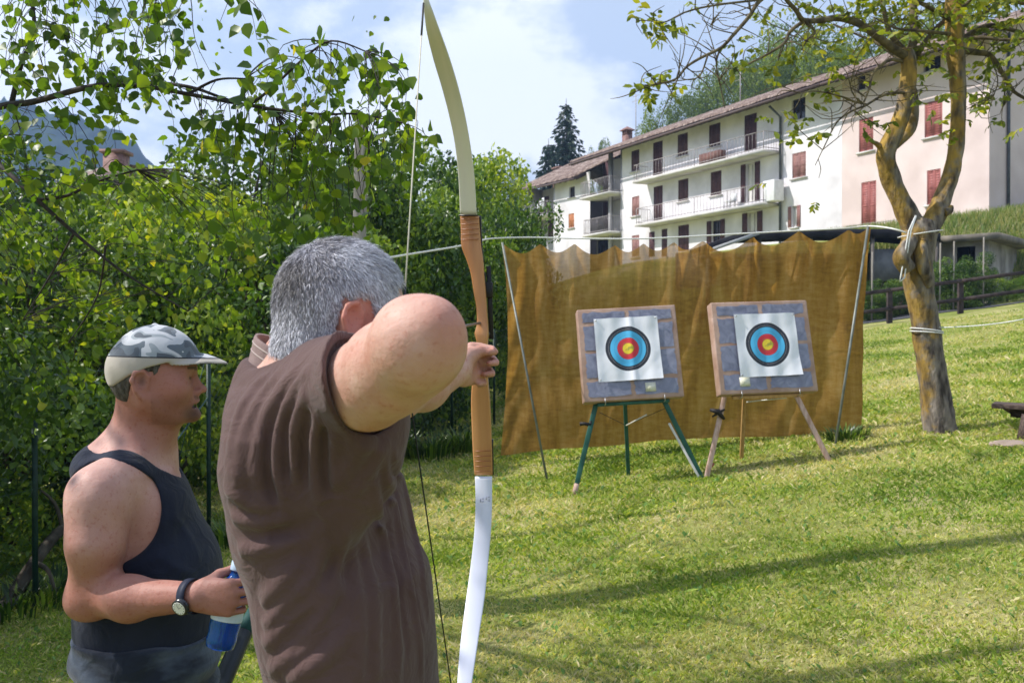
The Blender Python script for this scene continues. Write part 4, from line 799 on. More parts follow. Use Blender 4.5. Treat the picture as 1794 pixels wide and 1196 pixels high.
# ---------------------------------------------------------------- rail fence along the road
def rail_fence():
    dk = mat('dark_fence_wood', (.028, .020, .022), (.07, .05, .048), scale=6, rough=.8, bump=.3)
    root = None; xs_ = []; P0 = P(1440, 600, 29.0); pts = []
    for i, px in enumerate([1205, 1320, 1436, 1552, 1668, 1785, 1902, 2020]):
        x = (px-CX)/FPX*(27.6+.0042*(px-1200)*1.0); y = 28.2+(x-5)*.10; z = float(gz(x, y)); pts.append(Vector((x, y, z)))
    root = empty('rail_fence', pts[3], 'dark wooden two-rail fence along the road behind the lawn', 'fence')
    for p in pts: bevel(MB().bar(p-Vector((0, 0, .1)), p+Vector((0, 0, 1.02)), .15, .12, up=(0, 1, 0)).build('post', dk, root), .01)
    for h in (.42, .96):
        for a, b in zip(pts[:-1], pts[1:]): MB().bar(a+Vector((0, -.08, h)), b+Vector((0, -.08, h)), .06, .11, up=(0, 0, 1)).build('rail', dk, root)
rail_fence()
# ---------------------------------------------------------------- the long house
U2 = Vector((BU[0], BU[1], 0)); N2 = Vector((BN[0], BN[1], 0)); 
if N2.y > 0: N2 = -N2
O2 = Vector((BO[0], BO[1], 0)); UP = Vector((0, 0, 1))
def fa(px, py, off=0.0):
    """photo pixel on the facade plane (moved outward by off) -> (t, z)"""
    d = ray(px, py); o = O2+N2*off; k = o.dot(N2)/Vector((d.x, d.y, 0)).dot(N2); p = d*k; return (Vector((p.x, p.y, 0))-o).dot(U2), CAMZ+p.z
def at(t, z, off=0.0): return O2+U2*t+N2*off+UP*z
plaster = mat('white_plaster', (.57, .545, .565), (.79, .76, .79), scale=.6, rough=.9, detail=10, bump=.15, bscale=3)
plaster_p = mat('pink_plaster', (.58, .47, .445), (.72, .60, .575), scale=.5, rough=.9, detail=10, bump=.15, bscale=3)
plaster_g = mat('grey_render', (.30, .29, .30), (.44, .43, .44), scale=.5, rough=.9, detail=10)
shut_b = mat('brown_shutter', (.065, .028, .034), (.11, .05, .055), scale=3, rough=.6, stretch=(1, 1, 6)); shut_r = mat('red_shutter', (.27, .085, .075), (.36, .125, .11), scale=3, rough=.6)
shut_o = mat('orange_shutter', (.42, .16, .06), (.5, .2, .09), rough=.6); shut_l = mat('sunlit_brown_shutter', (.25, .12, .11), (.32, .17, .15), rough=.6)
darkg = mat('dark_window', (.012, .013, .018), (.03, .03, .04), scale=2, rough=.12, spec=.6); conc = mat('concrete', (.44, .42, .40), (.62, .60, .57), scale=.8, rough=.9, detail=10)
railm = mat('rail_metal', (.30, .27, .28), (.4, .36, .36), rough=.5); eave_m = mat('eave_wood', (.035, .022, .02), (.07, .045, .04), scale=2, rough=.8); curt = mat('pale_curtain', (.55, .52, .48), (.7, .68, .64), scale=3, stretch=(6, 6, 1))
def tilemat():
    m, N, L, b = newmat('roof_tiles'); tc = N.new('ShaderNodeTexCoord'); n = N.new('ShaderNodeTexNoise'); n.inputs['Scale'].default_value = 2.2; n.inputs['Detail'].default_value = 10; n.inputs['Roughness'].default_value = .7; L.new(tc.outputs['Object'], n.inputs['Vector'])
    r = N.new('ShaderNodeValToRGB'); e = r.color_ramp.elements; e[0].position = .35; e[1].position = .65; e[0].color = (.09, .055, .045, 1); e[1].color = (.42, .34, .30, 1); x = e.new(.5); x.color = (.22, .155, .13, 1)
    L.new(n.outputs['Fac'], r.inputs[0]); L.new(r.outputs[0], b.inputs['Base Color']); b.inputs['Roughness'].default_value = .9; bp = N.new('ShaderNodeBump'); bp.inputs['Distance'].default_value = .08; L.new(n.outputs['Fac'], bp.inputs['Height']); L.new(bp.outputs[0], b.inputs['Normal']); return m
TILE = tilemat()
def holed_wall(name, mt, parent, t0, t1, z0, z1, holes, off=0.0, reveal=.22, thick=.3):
    ts = sorted({t0, t1}|{h[0] for h in holes}|{h[1] for h in holes}); zs = sorted({z0, z1}|{h[2] for h in holes}|{h[3] for h in holes}); m = MB()
    ts = [t for t in ts if t0 <= t <= t1]; zs = [z for z in zs if z0 <= z <= z1]
    for a, b in zip(ts[:-1], ts[1:]):
        for c, d in zip(zs[:-1], zs[1:]):
            mt_, mz = (a+b)/2, (c+d)/2
            if any(h[0] < mt_ < h[1] and h[2] < mz < h[3] for h in holes): continue
            m.quad(at(a, c, off), at(a, d, off), at(b, d, off), at(b, c, off))
    for h in holes:
        a, b, c, d = h; r = -reveal
        m.quad(at(a, c, off), at(b, c, off), at(b, c, off+r), at(a, c, off+r)); m.quad(at(a, d, off), at(a, d, off+r), at(b, d, off+r), at(b, d, off))
        m.quad(at(a, c, off), at(a, c, off+r), at(a, d, off+r), at(a, d, off)); m.quad(at(b, c, off), at(b, d, off), at(b, d, off+r), at(b, c, off+r))
    return m.build(name, mt, parent)
def obox(m, t0, t1, z0, z1, o0, o1): return m.box(at((t0+t1)/2, (z0+z1)/2, (o0+o1)/2), U2*(t1-t0)/2, UP*(z1-z0)/2, N2*(o1-o0)/2)
def rect(px0, px1, py0, py1, off=0.0):
    a, _ = fa(px0, py0, off); b, _ = fa(px1, py0, off); _, z1 = fa((px0+px1)/2, py0, off); _, z0 = fa((px0+px1)/2, py1, off); return min(a, b), max(a, b), z0, z1
def louvre(m, t0, t1, z0, z1, off):
    obox(m, t0, t1, z0, z1, off, off+.03); obox(m, t0, t0+.05, z0, z1, off+.03, off+.045); obox(m, t1-.05, t1, z0, z1, off+.03, off+.045)
    for z in (z0, (z0+z1)/2-.03, z1-.06): obox(m, t0+.05, t1-.05, z, z+.06, off+.03, off+.045)
    n = max(3, int((z1-z0)/.12)); 
    for i in range(n):
        z = z0+.06+(z1-z0-.12)*(i+.5)/n; obox(m, t0+.05, t1-.05, z-.012, z+.012, off+.03, off+.04)
def window(parent, R, style, mt, door=False, off=0.0, sill=True):
    t0, t1, z0, z1 = R; name = 'door' if door else 'window'; mid = (t0+t1)/2
    f = MB(); e = .06
    for a, b, c, d in ((t0, t0+e, z0, z1), (t1-e, t1, z0, z1), (t0+e, t1-e, z0, z0+e), (t0+e, t1-e, z1-e, z1)): obox(f, a, b, c, d, off-.18, off-.12)
    obox(f, mid-.03, mid+.03, z0+e, z1-e, off-.18, off-.12)
    w = f.build(name, eave_m if style != 'curtain' else conc, parent)
    g = MB(); g.quad(at(t0, z0, off-.17), at(t0, z1, off-.17), at(t1, z1, off-.17), at(t1, z0, off-.17)); g.build('pane', darkg if style != 'curtain' else curt, w)
    if style == 'shut':
        for a, b in ((t0+.02, mid-.01), (mid+.01, t1-.02)):
            s = MB(); louvre(s, a, b, z0+.02, z1-.02, off-.06); s.build('shutter', mt, w)
    if style in ('open', 'curtain'):
        hw = (t1-t0)/2
        for a, b in ((t0-hw-.02, t0-.02), (t1+.02, t1+hw+.02)): s = MB(); louvre(s, a, b, z0, z1, off+.01); s.build('shutter', mt, w)
    if style == 'half':
        s = MB(); louvre(s, t0+.02, mid-.01, z0+.02, z1-.02, off-.06); s.build('shutter', mt, w); s = MB(); louvre(s, mid+.01, t1-.02, z0+.02, z1-.02, off-.10); s.build('shutter', mt, w)
    if sill and not door: s = MB(); obox(s, t0-.12, t1+.12, z0-.09, z0-.005, off-.1, off+.10); s.build('sill', conc, w)
    return w
def railing(parent, t0, t1, z, o, ends=(True, True), h=1.0, step=.14, bars=True, owall=0.0):
    m = MB(); 
    for hh in (h, h*.5 if not bars else .12): m.bar(at(t0, z+hh, o), at(t1, z+hh, o), .045, .035)
    n = max(2, int((t1-t0)/(step if bars else 1.6))); 
    for i in range(n+1):
        t = t0+(t1-t0)*i/n; m.bar(at(t, z, o), at(t, z+h, o), .018 if bars and i % 10 else .04)
    for e, t in zip(ends, (t0, t1)):
        if e:
            for hh in (h, .12): m.bar(at(t, z+hh, o), at(t, z+hh, owall), .04, .035)
            for k in range(6): a = at(t, z, o+(owall-o)*k/6); m.bar(a, a+UP*h, .018)
    return m.build('railing', railm, parent)
def eave(parent, t0, t1, zl, zr, off, depth, rise, thick=.16, ridge_off=-6.5, back=True):
    """zl at t1 (far), zr at t0 (near): height of the eave edge; slope up to a ridge"""
    def q(t, o):
        f = (t-t0)/(t1-t0); z = zr+(zl-zr)*f; return at(t, z+(off-o)/(off-ridge_off)*rise, o)
    n = 60; V = []; 
    m = MB(); A, B, Cc, D = q(t0, off), q(t1, off), q(t1, ridge_off), q(t0, ridge_off); dz = UP*thick
    m._add([A, B, Cc, D, A+dz, B+dz, Cc+dz, D+dz], [(0, 1, 2, 3), (7, 6, 5, 4), (0, 4, 5, 1), (1, 5, 6, 2), (3, 2, 6, 7), (0, 3, 7, 4)])
    E, F_ = at(t0, A.z, 2*ridge_off-off), at(t1, B.z, 2*ridge_off-off)
    m._add([D, Cc, F_, E, D+dz, Cc+dz, F_+dz, E+dz], [(0, 1, 2, 3), (7, 6, 5, 4), (1, 5, 6, 2), (3, 2, 6, 7), (0, 3, 7, 4)])
    roof = m.build('roof', eave_m, parent)
    m = MB(); rnd = random.Random(2); k = int(abs(t1-t0)/.26)             # courses of round tiles running up the slope
    for i in range(k):
        t = t0+(t1-t0)*(i+.5)/k; a, b = q(t, off+.08)+dz, q(t, ridge_off)+dz; w = .11
        j = rnd.uniform(-.02, .03); a = a+UP*j; b = b+UP*j; s = U2*w; v = [a-s, a-s*.5+UP*.10, a+s*.5+UP*.10, a+s, b-s, b-s*.5+UP*.10, b+s*.5+UP*.10, b+s]
        m._add(v, [(0, 4, 5, 1), (1, 5, 6, 2), (2, 6, 7, 3), (0, 1, 2, 3)])
        a, b = q(t, 2*ridge_off-off), q(t, ridge_off)+dz; a.z = q(t, off).z+thick; v = [a-s, a-s*.5+UP*.10, a+s*.5+UP*.10, a+s, b-s, b-s*.5+UP*.10, b+s*.5+UP*.10, b+s]; m._add(v, [(0, 4, 5, 1), (1, 5, 6, 2), (2, 6, 7, 3)])
    m.build('tiles', TILE, roof)
    m = MB(); k = int(abs(t1-t0)/.8)
    for i in range(k+1):
        t = t0+(t1-t0)*i/k; a, b = q(t, off-.05)-UP*.07, q(t, 0)-UP*.07; m.bar(a, b, .10, .12)
    m.build('rafters', eave_m, roof)
    m = MB(); m.tube([q(t0, off+.12)+UP*.02, q(t1, off+.12)+UP*.02], .07, 8); m.build('gutter', mat('gutter_'+parent.name, (.12, .08, .075), rough=.5), roof)
    return roof
EO = 1.35
_, zeR = fa(1727, 62, EO); _, zeM = fa(1374, 167, EO); _, zeL = fa(1000, 288, EO)
tE0 = -.4; tPW = fa(1475, 300)[0]; tWL = fa(1090, 330)[0]; tWL2 = fa(1034, 330)[0]
ZB = 5.2
# white house ------------------------------------------------
wh = empty('white_house', at(tPW, ZB), 'long white three-storey house with brown shutters and balconies above the netting', 'house')
HW = []; holes = []
def addw(r, style, mt, door=False, kind=None): R = rect(*r); HW.append((R, style, mt, door)); holes.append(R)
for r in [(1106, 1120, 263, 300), (1187, 1205, 234, 273), (1242, 1262, 217, 257)]: addw(r, 'shut', shut_b)
for r in [(1144, 1161, 248, 306), (1304, 1326, 200, 264)]: addw(r, 'shut', shut_b, True)
addw((1107, 1120, 344, 378), 'shut', shut_l); addw((1145, 1161, 326, 387), 'shut', shut_b, True)
for r in [(1188, 1206, 314, 352), (1245, 1264, 300, 342)]: addw(r, 'shut', shut_b)
addw((1307, 1323, 286, 353), 'curtain', shut_b, True)
addw((1107, 1120, 412, 450), 'shut', shut_l); addw((1137, 1147, 406, 450), 'shut', shut_b, True); addw((1159, 1169, 401, 450), 'shut', shut_b); addw((1188, 1207, 394, 440), 'shut', shut_b)
addw((1247, 1262, 386, 425), 'open', shut_b); addw((1310, 1327, 372, 410), 'curtain', shut_b)
addw((1388, 1412, 267, 311), 'shut', shut_l); addw((1387, 1397, 361, 398), 'curtain', shut_l); addw((1387, 1411, 172, 210), 'dark', shut_b)
zt = lambda t: np.interp(t, [tPW, tWL2], [zeM+.30, zeL+.30])
holed_wall('wall', plaster, wh, tPW, tWL, ZB-1, zeM+.45, holes)
for R, s, mt_, dr in HW: window(wh, R, s, mt_, dr)
m = MB(); obox(m, tPW+.01, tWL2, ZB-1, zeM+.3, -10.5, -10.3); obox(m, tWL2-.25, tWL2, ZB-1, zeM+.3, -10.3, -1.6); m.build('rear_wall', plaster, wh)
# recessed grey loggia at the left end
lg = [(rect(1056, 1067, 283, 335, -1.6)), (rect(1056, 1067, 353, 405, -1.6)), (rect(1045, 1066, 420, 450, -1.6))]
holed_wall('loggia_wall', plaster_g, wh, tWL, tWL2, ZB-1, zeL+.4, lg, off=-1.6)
for R in lg[:2]: window(wh, R, 'shut', shut_b, True, off=-1.6)
window(wh, lg[2], 'dark', shut_b, True, off=-1.6)
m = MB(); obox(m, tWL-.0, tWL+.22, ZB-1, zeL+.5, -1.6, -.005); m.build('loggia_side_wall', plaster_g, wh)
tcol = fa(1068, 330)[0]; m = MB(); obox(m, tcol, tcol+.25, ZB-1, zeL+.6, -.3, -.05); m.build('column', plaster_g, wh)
for (pxa, pya, pxb, pyb) in [(1015, 349, 1072, 331), (1020, 413, 1072, 402)]:
    ta, za = fa(pxa, pya, .9); tb, zb = fa(pxb, pyb, .9); z = (za+zb)/2; s = MB(); obox(s, tWL+.23, ta, z-.16, z, -1.6, .9); sl_ = s.build('balcony_slab', conc, wh); railing(wh, tWL+.3, ta-.08, z, .82, h=1.05, owall=-.3, step=.16)
# two long balconies
for (pxa, pya, pxb, pyb) in [(1108, 316, 1338, 262), (1112, 393, 1338, 353)]:
    ta, za = fa(pxa, pya, 1.15); tb, zb = fa(pxb, pyb, 1.15); z = (za+zb)/2; tb = fa(1366, 300)[0]+.0
    s = MB(); obox(s, tb, ta, z-.17, z, 0.002, 1.15); b_ = s.build('balcony_slab', conc, wh); railing(wh, tb+.08, ta-.08, z, 1.07, h=1.0, bars=True, step=.30)
    if pya < 350:
        a, _ = fa(1226, 280, .95); c_, _ = fa(1262, 280, .95); s = MB(); obox(s, c_, a, z+.02, z+.62, .55, 1.0); s.build('planter_box', mat('planter_wood', (.13, .06, .05), (.2, .1, .08)), wh)
    else:
        s = MB(); a, _ = fa(1345, 330, .6); obox(s, a-.9, a, z+.01, z+1.15, .25, .95); bevel(s.build('white_cabinet', mat('white_metal', (.75, .75, .75), rough=.4), wh), .04)
        a, _ = fa(1275, 345, .6); s = MB(); obox(s, a-.5, a, z+.40, z+.45, .4, .9); obox(s, a-.5, a, z+.45, z+.9, .36, .41)
        for i in (-.48, -.04):
            for j in (.42, .86): obox(s, a+i, a+i+.04, z, z+.40, j, j+.04)
        s.build('balcony_chair', mat('white_plastic', (.75, .75, .76), rough=.4), wh)
# drainpipe, aerials, chimney
t, z1 = fa(1368, 205, .08); _, z0 = fa(1368, 420, .08); MB().tube([at(t, ZB-.5, .12), at(t, z1, .12), at(t, z1+.5, .9)], .07, 8).build('drainpipe', mat('pipe_metal', (.05, .055, .065), (.09, .1, .11), rough=.4), wh, smooth=True)
eave(wh, tPW, tWL2+.5, zeL, zeM-.02, EO, 2, 3.1)
t, z = fa(1104, 236, -5.5); s = MB(); zb = z; obox(s, t-.30, t+.30, z-2.6, z-.1, -5.5, -4.95); ch = s.build('chimney', mat('chimney_brick', (.17, .09, .075), (.30, .17, .15), scale=6, stretch=(1, 1, 3)), wh)
s = MB()
for a, b in ((-.30, -.20), (-.05, .05), (.20, .30)): obox(s, t+a, t+b, z-.1, z+.25, -5.5, -5.4); obox(s, t+a, t+b, z-.1, z+.25, -5.05, -4.95)
obox(s, t-.42, t+.42, z+.25, z+.33, -5.65, -4.8); s._add([at(t-.42, z+.33, -5.65), at(t+.42, z+.33, -5.65), at(t+.42, z+.33, -4.8), at(t-.42, z+.33, -4.8), at(t, z+.62, -5.22)], [(0, 1, 4), (1, 2, 4), (2, 3, 4), (3, 0, 4)]); s.build('chimney_cap', bpy.data.materials['chimney_brick'], ch)
for px, pt, pb in ((1297, 126, 172), (1114, 165, 230)):
    t, z = fa(px, pt, -5); _, zz = fa(px, pb, -5); s = MB(); s.tube([at(t, zz-1.2, -5), at(t, z, -5)], .03, 6)
    for q in (.15, .5): s.bar(at(t-.5, z-q, -5), at(t+.5, z-q, -5), .02)
    s.build('aerial', railm, wh)
# pink house --------------------------------------------------
pk = empty('pink_house', at(0, ZB), 'pale pink house with red shutters at the right end of the row', 'house')
PW_ = [(rect(1505, 1530, 207, 265), 'shut', False), (rect(1509, 1535, 318, 402), 'shut', True), (rect(1620, 1651, 177, 239), 'shut', False), (rect(1624, 1648, 297, 358), 'shut', False), (rect(1618, 1648, 100, 124), 'dark', False), (rect(1502, 1516, 133, 158), 'dark', False)]
holed_wall('wall', plaster_p, pk, 0, tPW-.004, ZB-1, zeR+.4, [w[0] for w in PW_])
for R, s, dr in PW_: window(pk, R, s, shut_r, dr)
# gable end, turned away from the sun
m = MB(); zr = zeR+.35; dW = 11.6
m.quad(at(0, ZB-1.5, 0), at(0, ZB-1.5, -dW), at(0, zr, -dW), at(0, zr, 0)); m.poly([at(0, zr, 0), at(0, zr, -dW), at(0, zr+3.0, -dW/2)]); m.build('gable_wall', plaster_p, pk)
m = MB(); obox(m, .01, tPW-.01, ZB-1, zr, -dW, -dW+.1); m.build('rear_wall', plaster_p, pk)
p_, _ = Vector((0, 0, 0)), 0
d = ray(1767, 300); n = U2; k = (O2-U2*.08).dot(n)/Vector((d.x, d.y, 0)).dot(n); q = Vector((d.x*k, d.y*k, 0))
MB().tube([q+UP*(ZB-1), q+UP*(zr+.3)], .07, 8).build('drainpipe', bpy.data.materials['pipe_metal'], pk, smooth=True)
eave(pk, -.9, tPW-.01, zeM-.02, zeR+.02, EO, 2, 3.1)
ta, z = fa(1600, 415, 1.0)[0], fa(1500, 398, 1.0)[1]-.0; tb = fa(1480, 398, 1.0)[0]
m = MB(); obox(m, ta-1.6, tb, z-1.05, z-.9, .003, 1.1); m.build('terrace_slab', conc, pk); railing(pk, ta-1.5, tb-.1, z-.9, 1.02, h=1.0, step=.16)
# small white house at the left --------------------------------
tS0 = tWL2+.02; tS1 = fa(922, 350)[0]; sh = empty('small_white_house', at(tS0, ZB), 'small white house with red-brown roof at the left end of the row', 'house'); tSm = fa(972, 350)[0]
_, zs0 = fa(1030, 306, .5); _, zs1 = fa(916, 336, .5)
sw = [(rect(997, 1007, 327, 346), 'dark', shut_b), (rect(996, 1006, 374, 399), 'shut', shut_o)]
holed_wall('wall', plaster, sh, tS0, tSm, ZB-1, min(zs0, zs1)+.35, [w[0] for w in sw])
for R, s, mt_ in sw: window(sh, R, s, mt_)
lw = [rect(930, 938, 344, 380, -1.4), rect(952, 962, 344, 376, -1.4), rect(931, 941, 388, 412, -1.4), rect(960, 969, 384, 418, -1.4)]
holed_wall('loggia_wall', plaster_g, sh, tSm, tS1, ZB-1, zs0+.3, lw, off=-1.4)
for R in lw: window(sh, R, 'shut', shut_b, True, off=-1.4)
m = MB(); obox(m, tSm, tSm+.2, ZB-1, zs1+.35, -1.4, -.005); obox(m, tS1-.25, tS1, ZB-1, zs1+.3, -1.4, -.1); obox(m, tS1-.2, tS1, ZB-1, zs1+.3, -9, -1.4); obox(m, tS0, tS1-.2, ZB-1, zs1+.3, -9, -8.8); m.build('side_wall', plaster, sh)
ta, z = fa(929, 380, .6); m = MB(); obox(m, tSm+.21, tS1-.26, z-.15, z, -1.39, .6); m.build('balcony_slab', conc, sh); railing(sh, tSm+.3, tS1-.35, z, .52, h=1.0, owall=-.1, step=.18)
m = MB()
for i, c in enumerate((.35, .75, 1.2)): obox(m, tSm+.5+c, tSm+.85+c, z+.4, z+1.3-.2*i, .45, .48)
m.build('washing', mat('washing_cloth', (.6, .62, .68), (.75, .75, .78)), sh)
eave(sh, tS0+.55, tS1+.5, zs1, zs0-.15, .9, 2, 2.6, ridge_off=-4.5)
# chimney on small house
t, z = fa(981, 296, -4); m = MB(); obox(m, t-.5, t+.5, z-2.4, z, -4.4, -3.6); obox(m, t-.6, t+.6, z, z+.12, -4.5, -3.5); m.build('chimney', bpy.data.materials['chimney_brick'], sh)

# ---------------------------------------------------------------- dark shelter behind the netting, garden, concrete shed
def shelter():
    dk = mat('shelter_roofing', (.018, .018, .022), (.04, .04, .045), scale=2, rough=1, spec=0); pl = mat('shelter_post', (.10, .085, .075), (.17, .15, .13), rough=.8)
    Y = 33.5; a, b = P(1222, 428, Y), P(1652, 433, 33.0)
    pts_b = [(1225, 434), (1300, 407), (1440, 401), (1560, 401), (1648, 408)]
    x0, x1 = a.x, P(1640, 420, Y).x; z0 = float(gz((x0+x1)/2, Y)); root = empty('open_shelter', ((x0+x1)/2, Y, z0), 'low open shelter with dark roof behind the right half of the netting', 'shelter')
    top = [P(px, py, Y) for px, py in pts_b]; m = MB()
    for p, q in zip(top[:-1], top[1:]):
        bk = Vector((.6, 5.0, .35)); th = Vector((0, 0, -.28)); m._add([p, q, q+bk, p+bk, p+th, q+th, q+bk+th, p+bk+th], [(0, 1, 2, 3), (7, 6, 5, 4), (0, 4, 5, 1), (2, 6, 7, 3)])
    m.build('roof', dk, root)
    for px in (1240, 1330, 1420, 1528, 1592, 1640):
        g = P(px, 470, Y+.15); x = g.x; z = float(gz(x, Y)); h = float(np.interp(px, [p[0] for p in pts_b], [p.z for p in top]))-.25; MB().bar((x, Y+.15, z-.1), (x, Y+.15, h), .12).build('post', pl, root)
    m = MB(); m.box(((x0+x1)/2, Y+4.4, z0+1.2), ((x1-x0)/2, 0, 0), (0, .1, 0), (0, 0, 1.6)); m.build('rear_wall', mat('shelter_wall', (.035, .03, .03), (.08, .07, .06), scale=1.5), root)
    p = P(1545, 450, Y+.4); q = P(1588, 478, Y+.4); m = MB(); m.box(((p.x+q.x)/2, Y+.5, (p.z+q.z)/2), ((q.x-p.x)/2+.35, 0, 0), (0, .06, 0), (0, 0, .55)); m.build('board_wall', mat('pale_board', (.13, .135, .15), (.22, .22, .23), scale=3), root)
    m = MB(); m.bar(P(1250, 436, Y-.1), P(1330, 408, Y-.1), .12, .1, up=(0, 1, 0)); m.build('strut', mat('strut_grey', (.35, .36, .37), rough=.6), root)
shelter()
def shed():
    cw = mat('shed_concrete', (.20, .18, .165), (.44, .41, .38), scale=1.1, rough=.95, detail=10, bump=.4); Y = 34.0
    A, B_, Cc = P(1645, 424, Y+.8), P(1732, 420, Y-.6), P(1860, 420, Y-.2); zb = float(gz(A.x, Y))-.3
    root = empty('concrete_shed', (B_.x, B_.y, zb), 'low concrete shed with flat mossy roof and dark doorway under the grassy bank', 'shed')
    zt_ = P(1700, 424, Y).z
    m = MB(); d1, d2 = P(1683, 440, Y).x, P(1703, 440, Y).x; dt = P(1690, 432, Y).z
    def fr(a, b, z0, z1): f0 = (a-A.x)/(B_.x-A.x); f1 = (b-A.x)/(B_.x-A.x); p, q = A.lerp(B_, f0), A.lerp(B_, f1); m.quad((p.x, p.y, z0), (q.x, q.y, z0), (q.x, q.y, z1), (p.x, p.y, z1))
    fr(A.x, d1, zb, zt_); fr(d1, d2, dt, zt_); fr(d2, B_.x, zb, zt_); m.quad((B_.x, B_.y, zb), (Cc.x, Cc.y+3, zb), (Cc.x, Cc.y+3, zt_), (B_.x, B_.y, zt_)); m.quad((A.x, A.y, zb), (A.x, A.y, zt_), (A.x+1, A.y+4, zt_), (A.x+1, A.y+4, zb)); m.build('wall', cw, root)
    m = MB(); m.box(((d1+d2)/2, Y+1.3, (zb+dt)/2), ((d2-d1)/2+.5, 0, 0), (0, .03, 0), (0, 0, (dt-zb)/2+.2)); m.build('doorway', darkg, root)
    m = MB(); v = [(A.x-.4, A.y-.5, zt_), (B_.x+.05, B_.y-.6, zt_), (Cc.x+.3, Cc.y+2.4, zt_), (Cc.x, Cc.y+7, zt_), (A.x+.5, A.y+5, zt_)]; m._add(v+[(a, b, c+.22) for a, b, c in v], [(4, 3, 2, 1, 0), (5, 6, 7, 8, 9)]+[(i, (i+1) % 5, (i+1) % 5+5, i+5) for i in range(5)]); m.build('roof_slab', mat('mossy_slab', (.11, .10, .085), (.24, .21, .17), scale=2, rough=.95), root)
shed()
def garden():
    # dark planting, stakes and a few leafy beds below the shelter
    for px, Y, w, h, key, lab in [(1535, 32.4, 2.0, 1.3, 'bush0', 'dark bush under the shelter left of the tree trunk'), (1575, 31.8, 1.6, 1.0, 'bush1', 'small dark bush just left of the trunk by the rail fence'), (1655, 32.2, 2.2, 1.9, 'bush2', 'dark climbing bush between the trunk and the shed door'), (1690, 31.6, 2.0, 1.4, 'bush0', 'dark bush before the shed doorway'), (1712, 32.6, 1.6, 1.7, 'bush1', 'dark bush at the shed corner'), (1765, 31.9, 1.6, 1.0, 'light0', 'light green bush before the right wall of the shed'), (1500, 31.8, 2, 1.2, 'bush1', 'dark bush beside the right edge of the netting')]:
        shrub(px, Y, w, h, key, lab, 'bush', 'garden_bush', 'bushes in the garden beyond the road', stem_r=.02)
    for i, (px, lab) in enumerate([(1527, 'thin garden stake nearest the netting edge'), (1600, 'garden stake hidden partly by the forked trunk'), (1646, 'pale garden stake just right of the trunk'), (1670, 'garden stake before the shed door'), (1722, 'garden stake at the shed corner')]):
        Y = 31.2; x = (px-CX)/FPX*Y; z = float(gz(x, Y)); tag(MB().tube([(x, Y, z-.1), (x+.02, Y, z+2.2)], .025, 6).build('garden_stake', wood_grey, origin=(x, Y, z)), lab, 'stake', 'stakes in the garden beyond the road')
    # tall grass on the bank under the pink house
    n = 26000; rng = np.random.default_rng(5); x = rng.uniform(13, 30, n); y = rng.uniform(35.5, 42.5, n); z = gz(x, y); h = rng.uniform(.12, .45, n); a = rng.random(n)*6.28; w = .025
    V = np.empty((n, 3, 3)); V[:, 0] = np.stack([x-np.cos(a)*w, y-np.sin(a)*w, z], -1); V[:, 1] = np.stack([x+np.cos(a)*w, y+np.sin(a)*w, z], -1); V[:, 2] = np.stack([x+rng.normal(0, .12, n), y+rng.normal(0, .12, n), z+h], -1)
    lm = leafmat('meadow_grass', [(.08, .16, .03), (.16, .24, .05), (.30, .32, .12), (.42, .38, .22)], trans=.4, tcol=1.2)
    i = np.arange(n)*3; tag(fast_mesh('meadow_grass', V, np.stack([i, i+1, i+2], -1), lm, attrs={'rnd': np.repeat(rng.random(n), 3)}), kind='stuff')
garden()
# the brick house glimpsed through the hedge at the left
def hedge_house():
    Y = 34; root = empty('brick_house', (P(190, 500, Y).x, Y, 0), 'grey-pink house with reddish roof glimpsed through the leaves at the left', 'house')
    z0 = float(gz(P(190, 500, Y).x, Y)); A, B_ = P(150, 322, Y), P(245, 345, Y+3); t = P(190, 318, Y).z
    m = MB(); x0, x1, x2 = P(118, 500, Y).x, P(190, 500, Y).x, P(250, 500, Y+5).x
    m.quad((x0, Y, z0-1), (x1, Y, z0-1), (x1, Y, t), (x0, Y, t)); m.quad((x1, Y, z0-1), (x2, Y+6, z0-1), (x2, Y+6, t-.2), (x1, Y, t)); m.quad((x0, Y, z0-1), (x0, Y, t), (x0+2, Y+7, t), (x0+2, Y+7, z0-1)); m.build('wall', plaster_g, root)
    m = MB(); r = t+1.1; xr = (x0+x1)/2
    m._add([(x0-.5, Y-.6, t-.25), (x1+.5, Y-.6, t-.25), (x2+.5, Y+6.5, t-.2), (x0+2, Y+7, t-.2), (xr, Y+2.5, r), (xr+1.4, Y+4.5, r)], [(0, 1, 4), (1, 2, 5, 4), (2, 3, 5), (3, 0, 4, 5), (3, 2, 1, 0)]); m.build('roof', TILE, root)
    m = MB(); c = P(204, 290, Y+2); m.box((c.x, c.y, c.z-.5), (.35, 0, 0), (0, .35, 0), (0, 0, .9)); m.box((c.x, c.y, c.z+.46), (.45, 0, 0), (0, .45, 0), (0, 0, .06)); m.build('chimney', bpy.data.materials['chimney_brick'], root)
    m = MB(); m.box((x0+1.0, Y-.02, t-1.6), (.4, 0, 0), (0, .03, 0), (0, 0, .6)); m.build('window', darkg, root)
hedge_house()
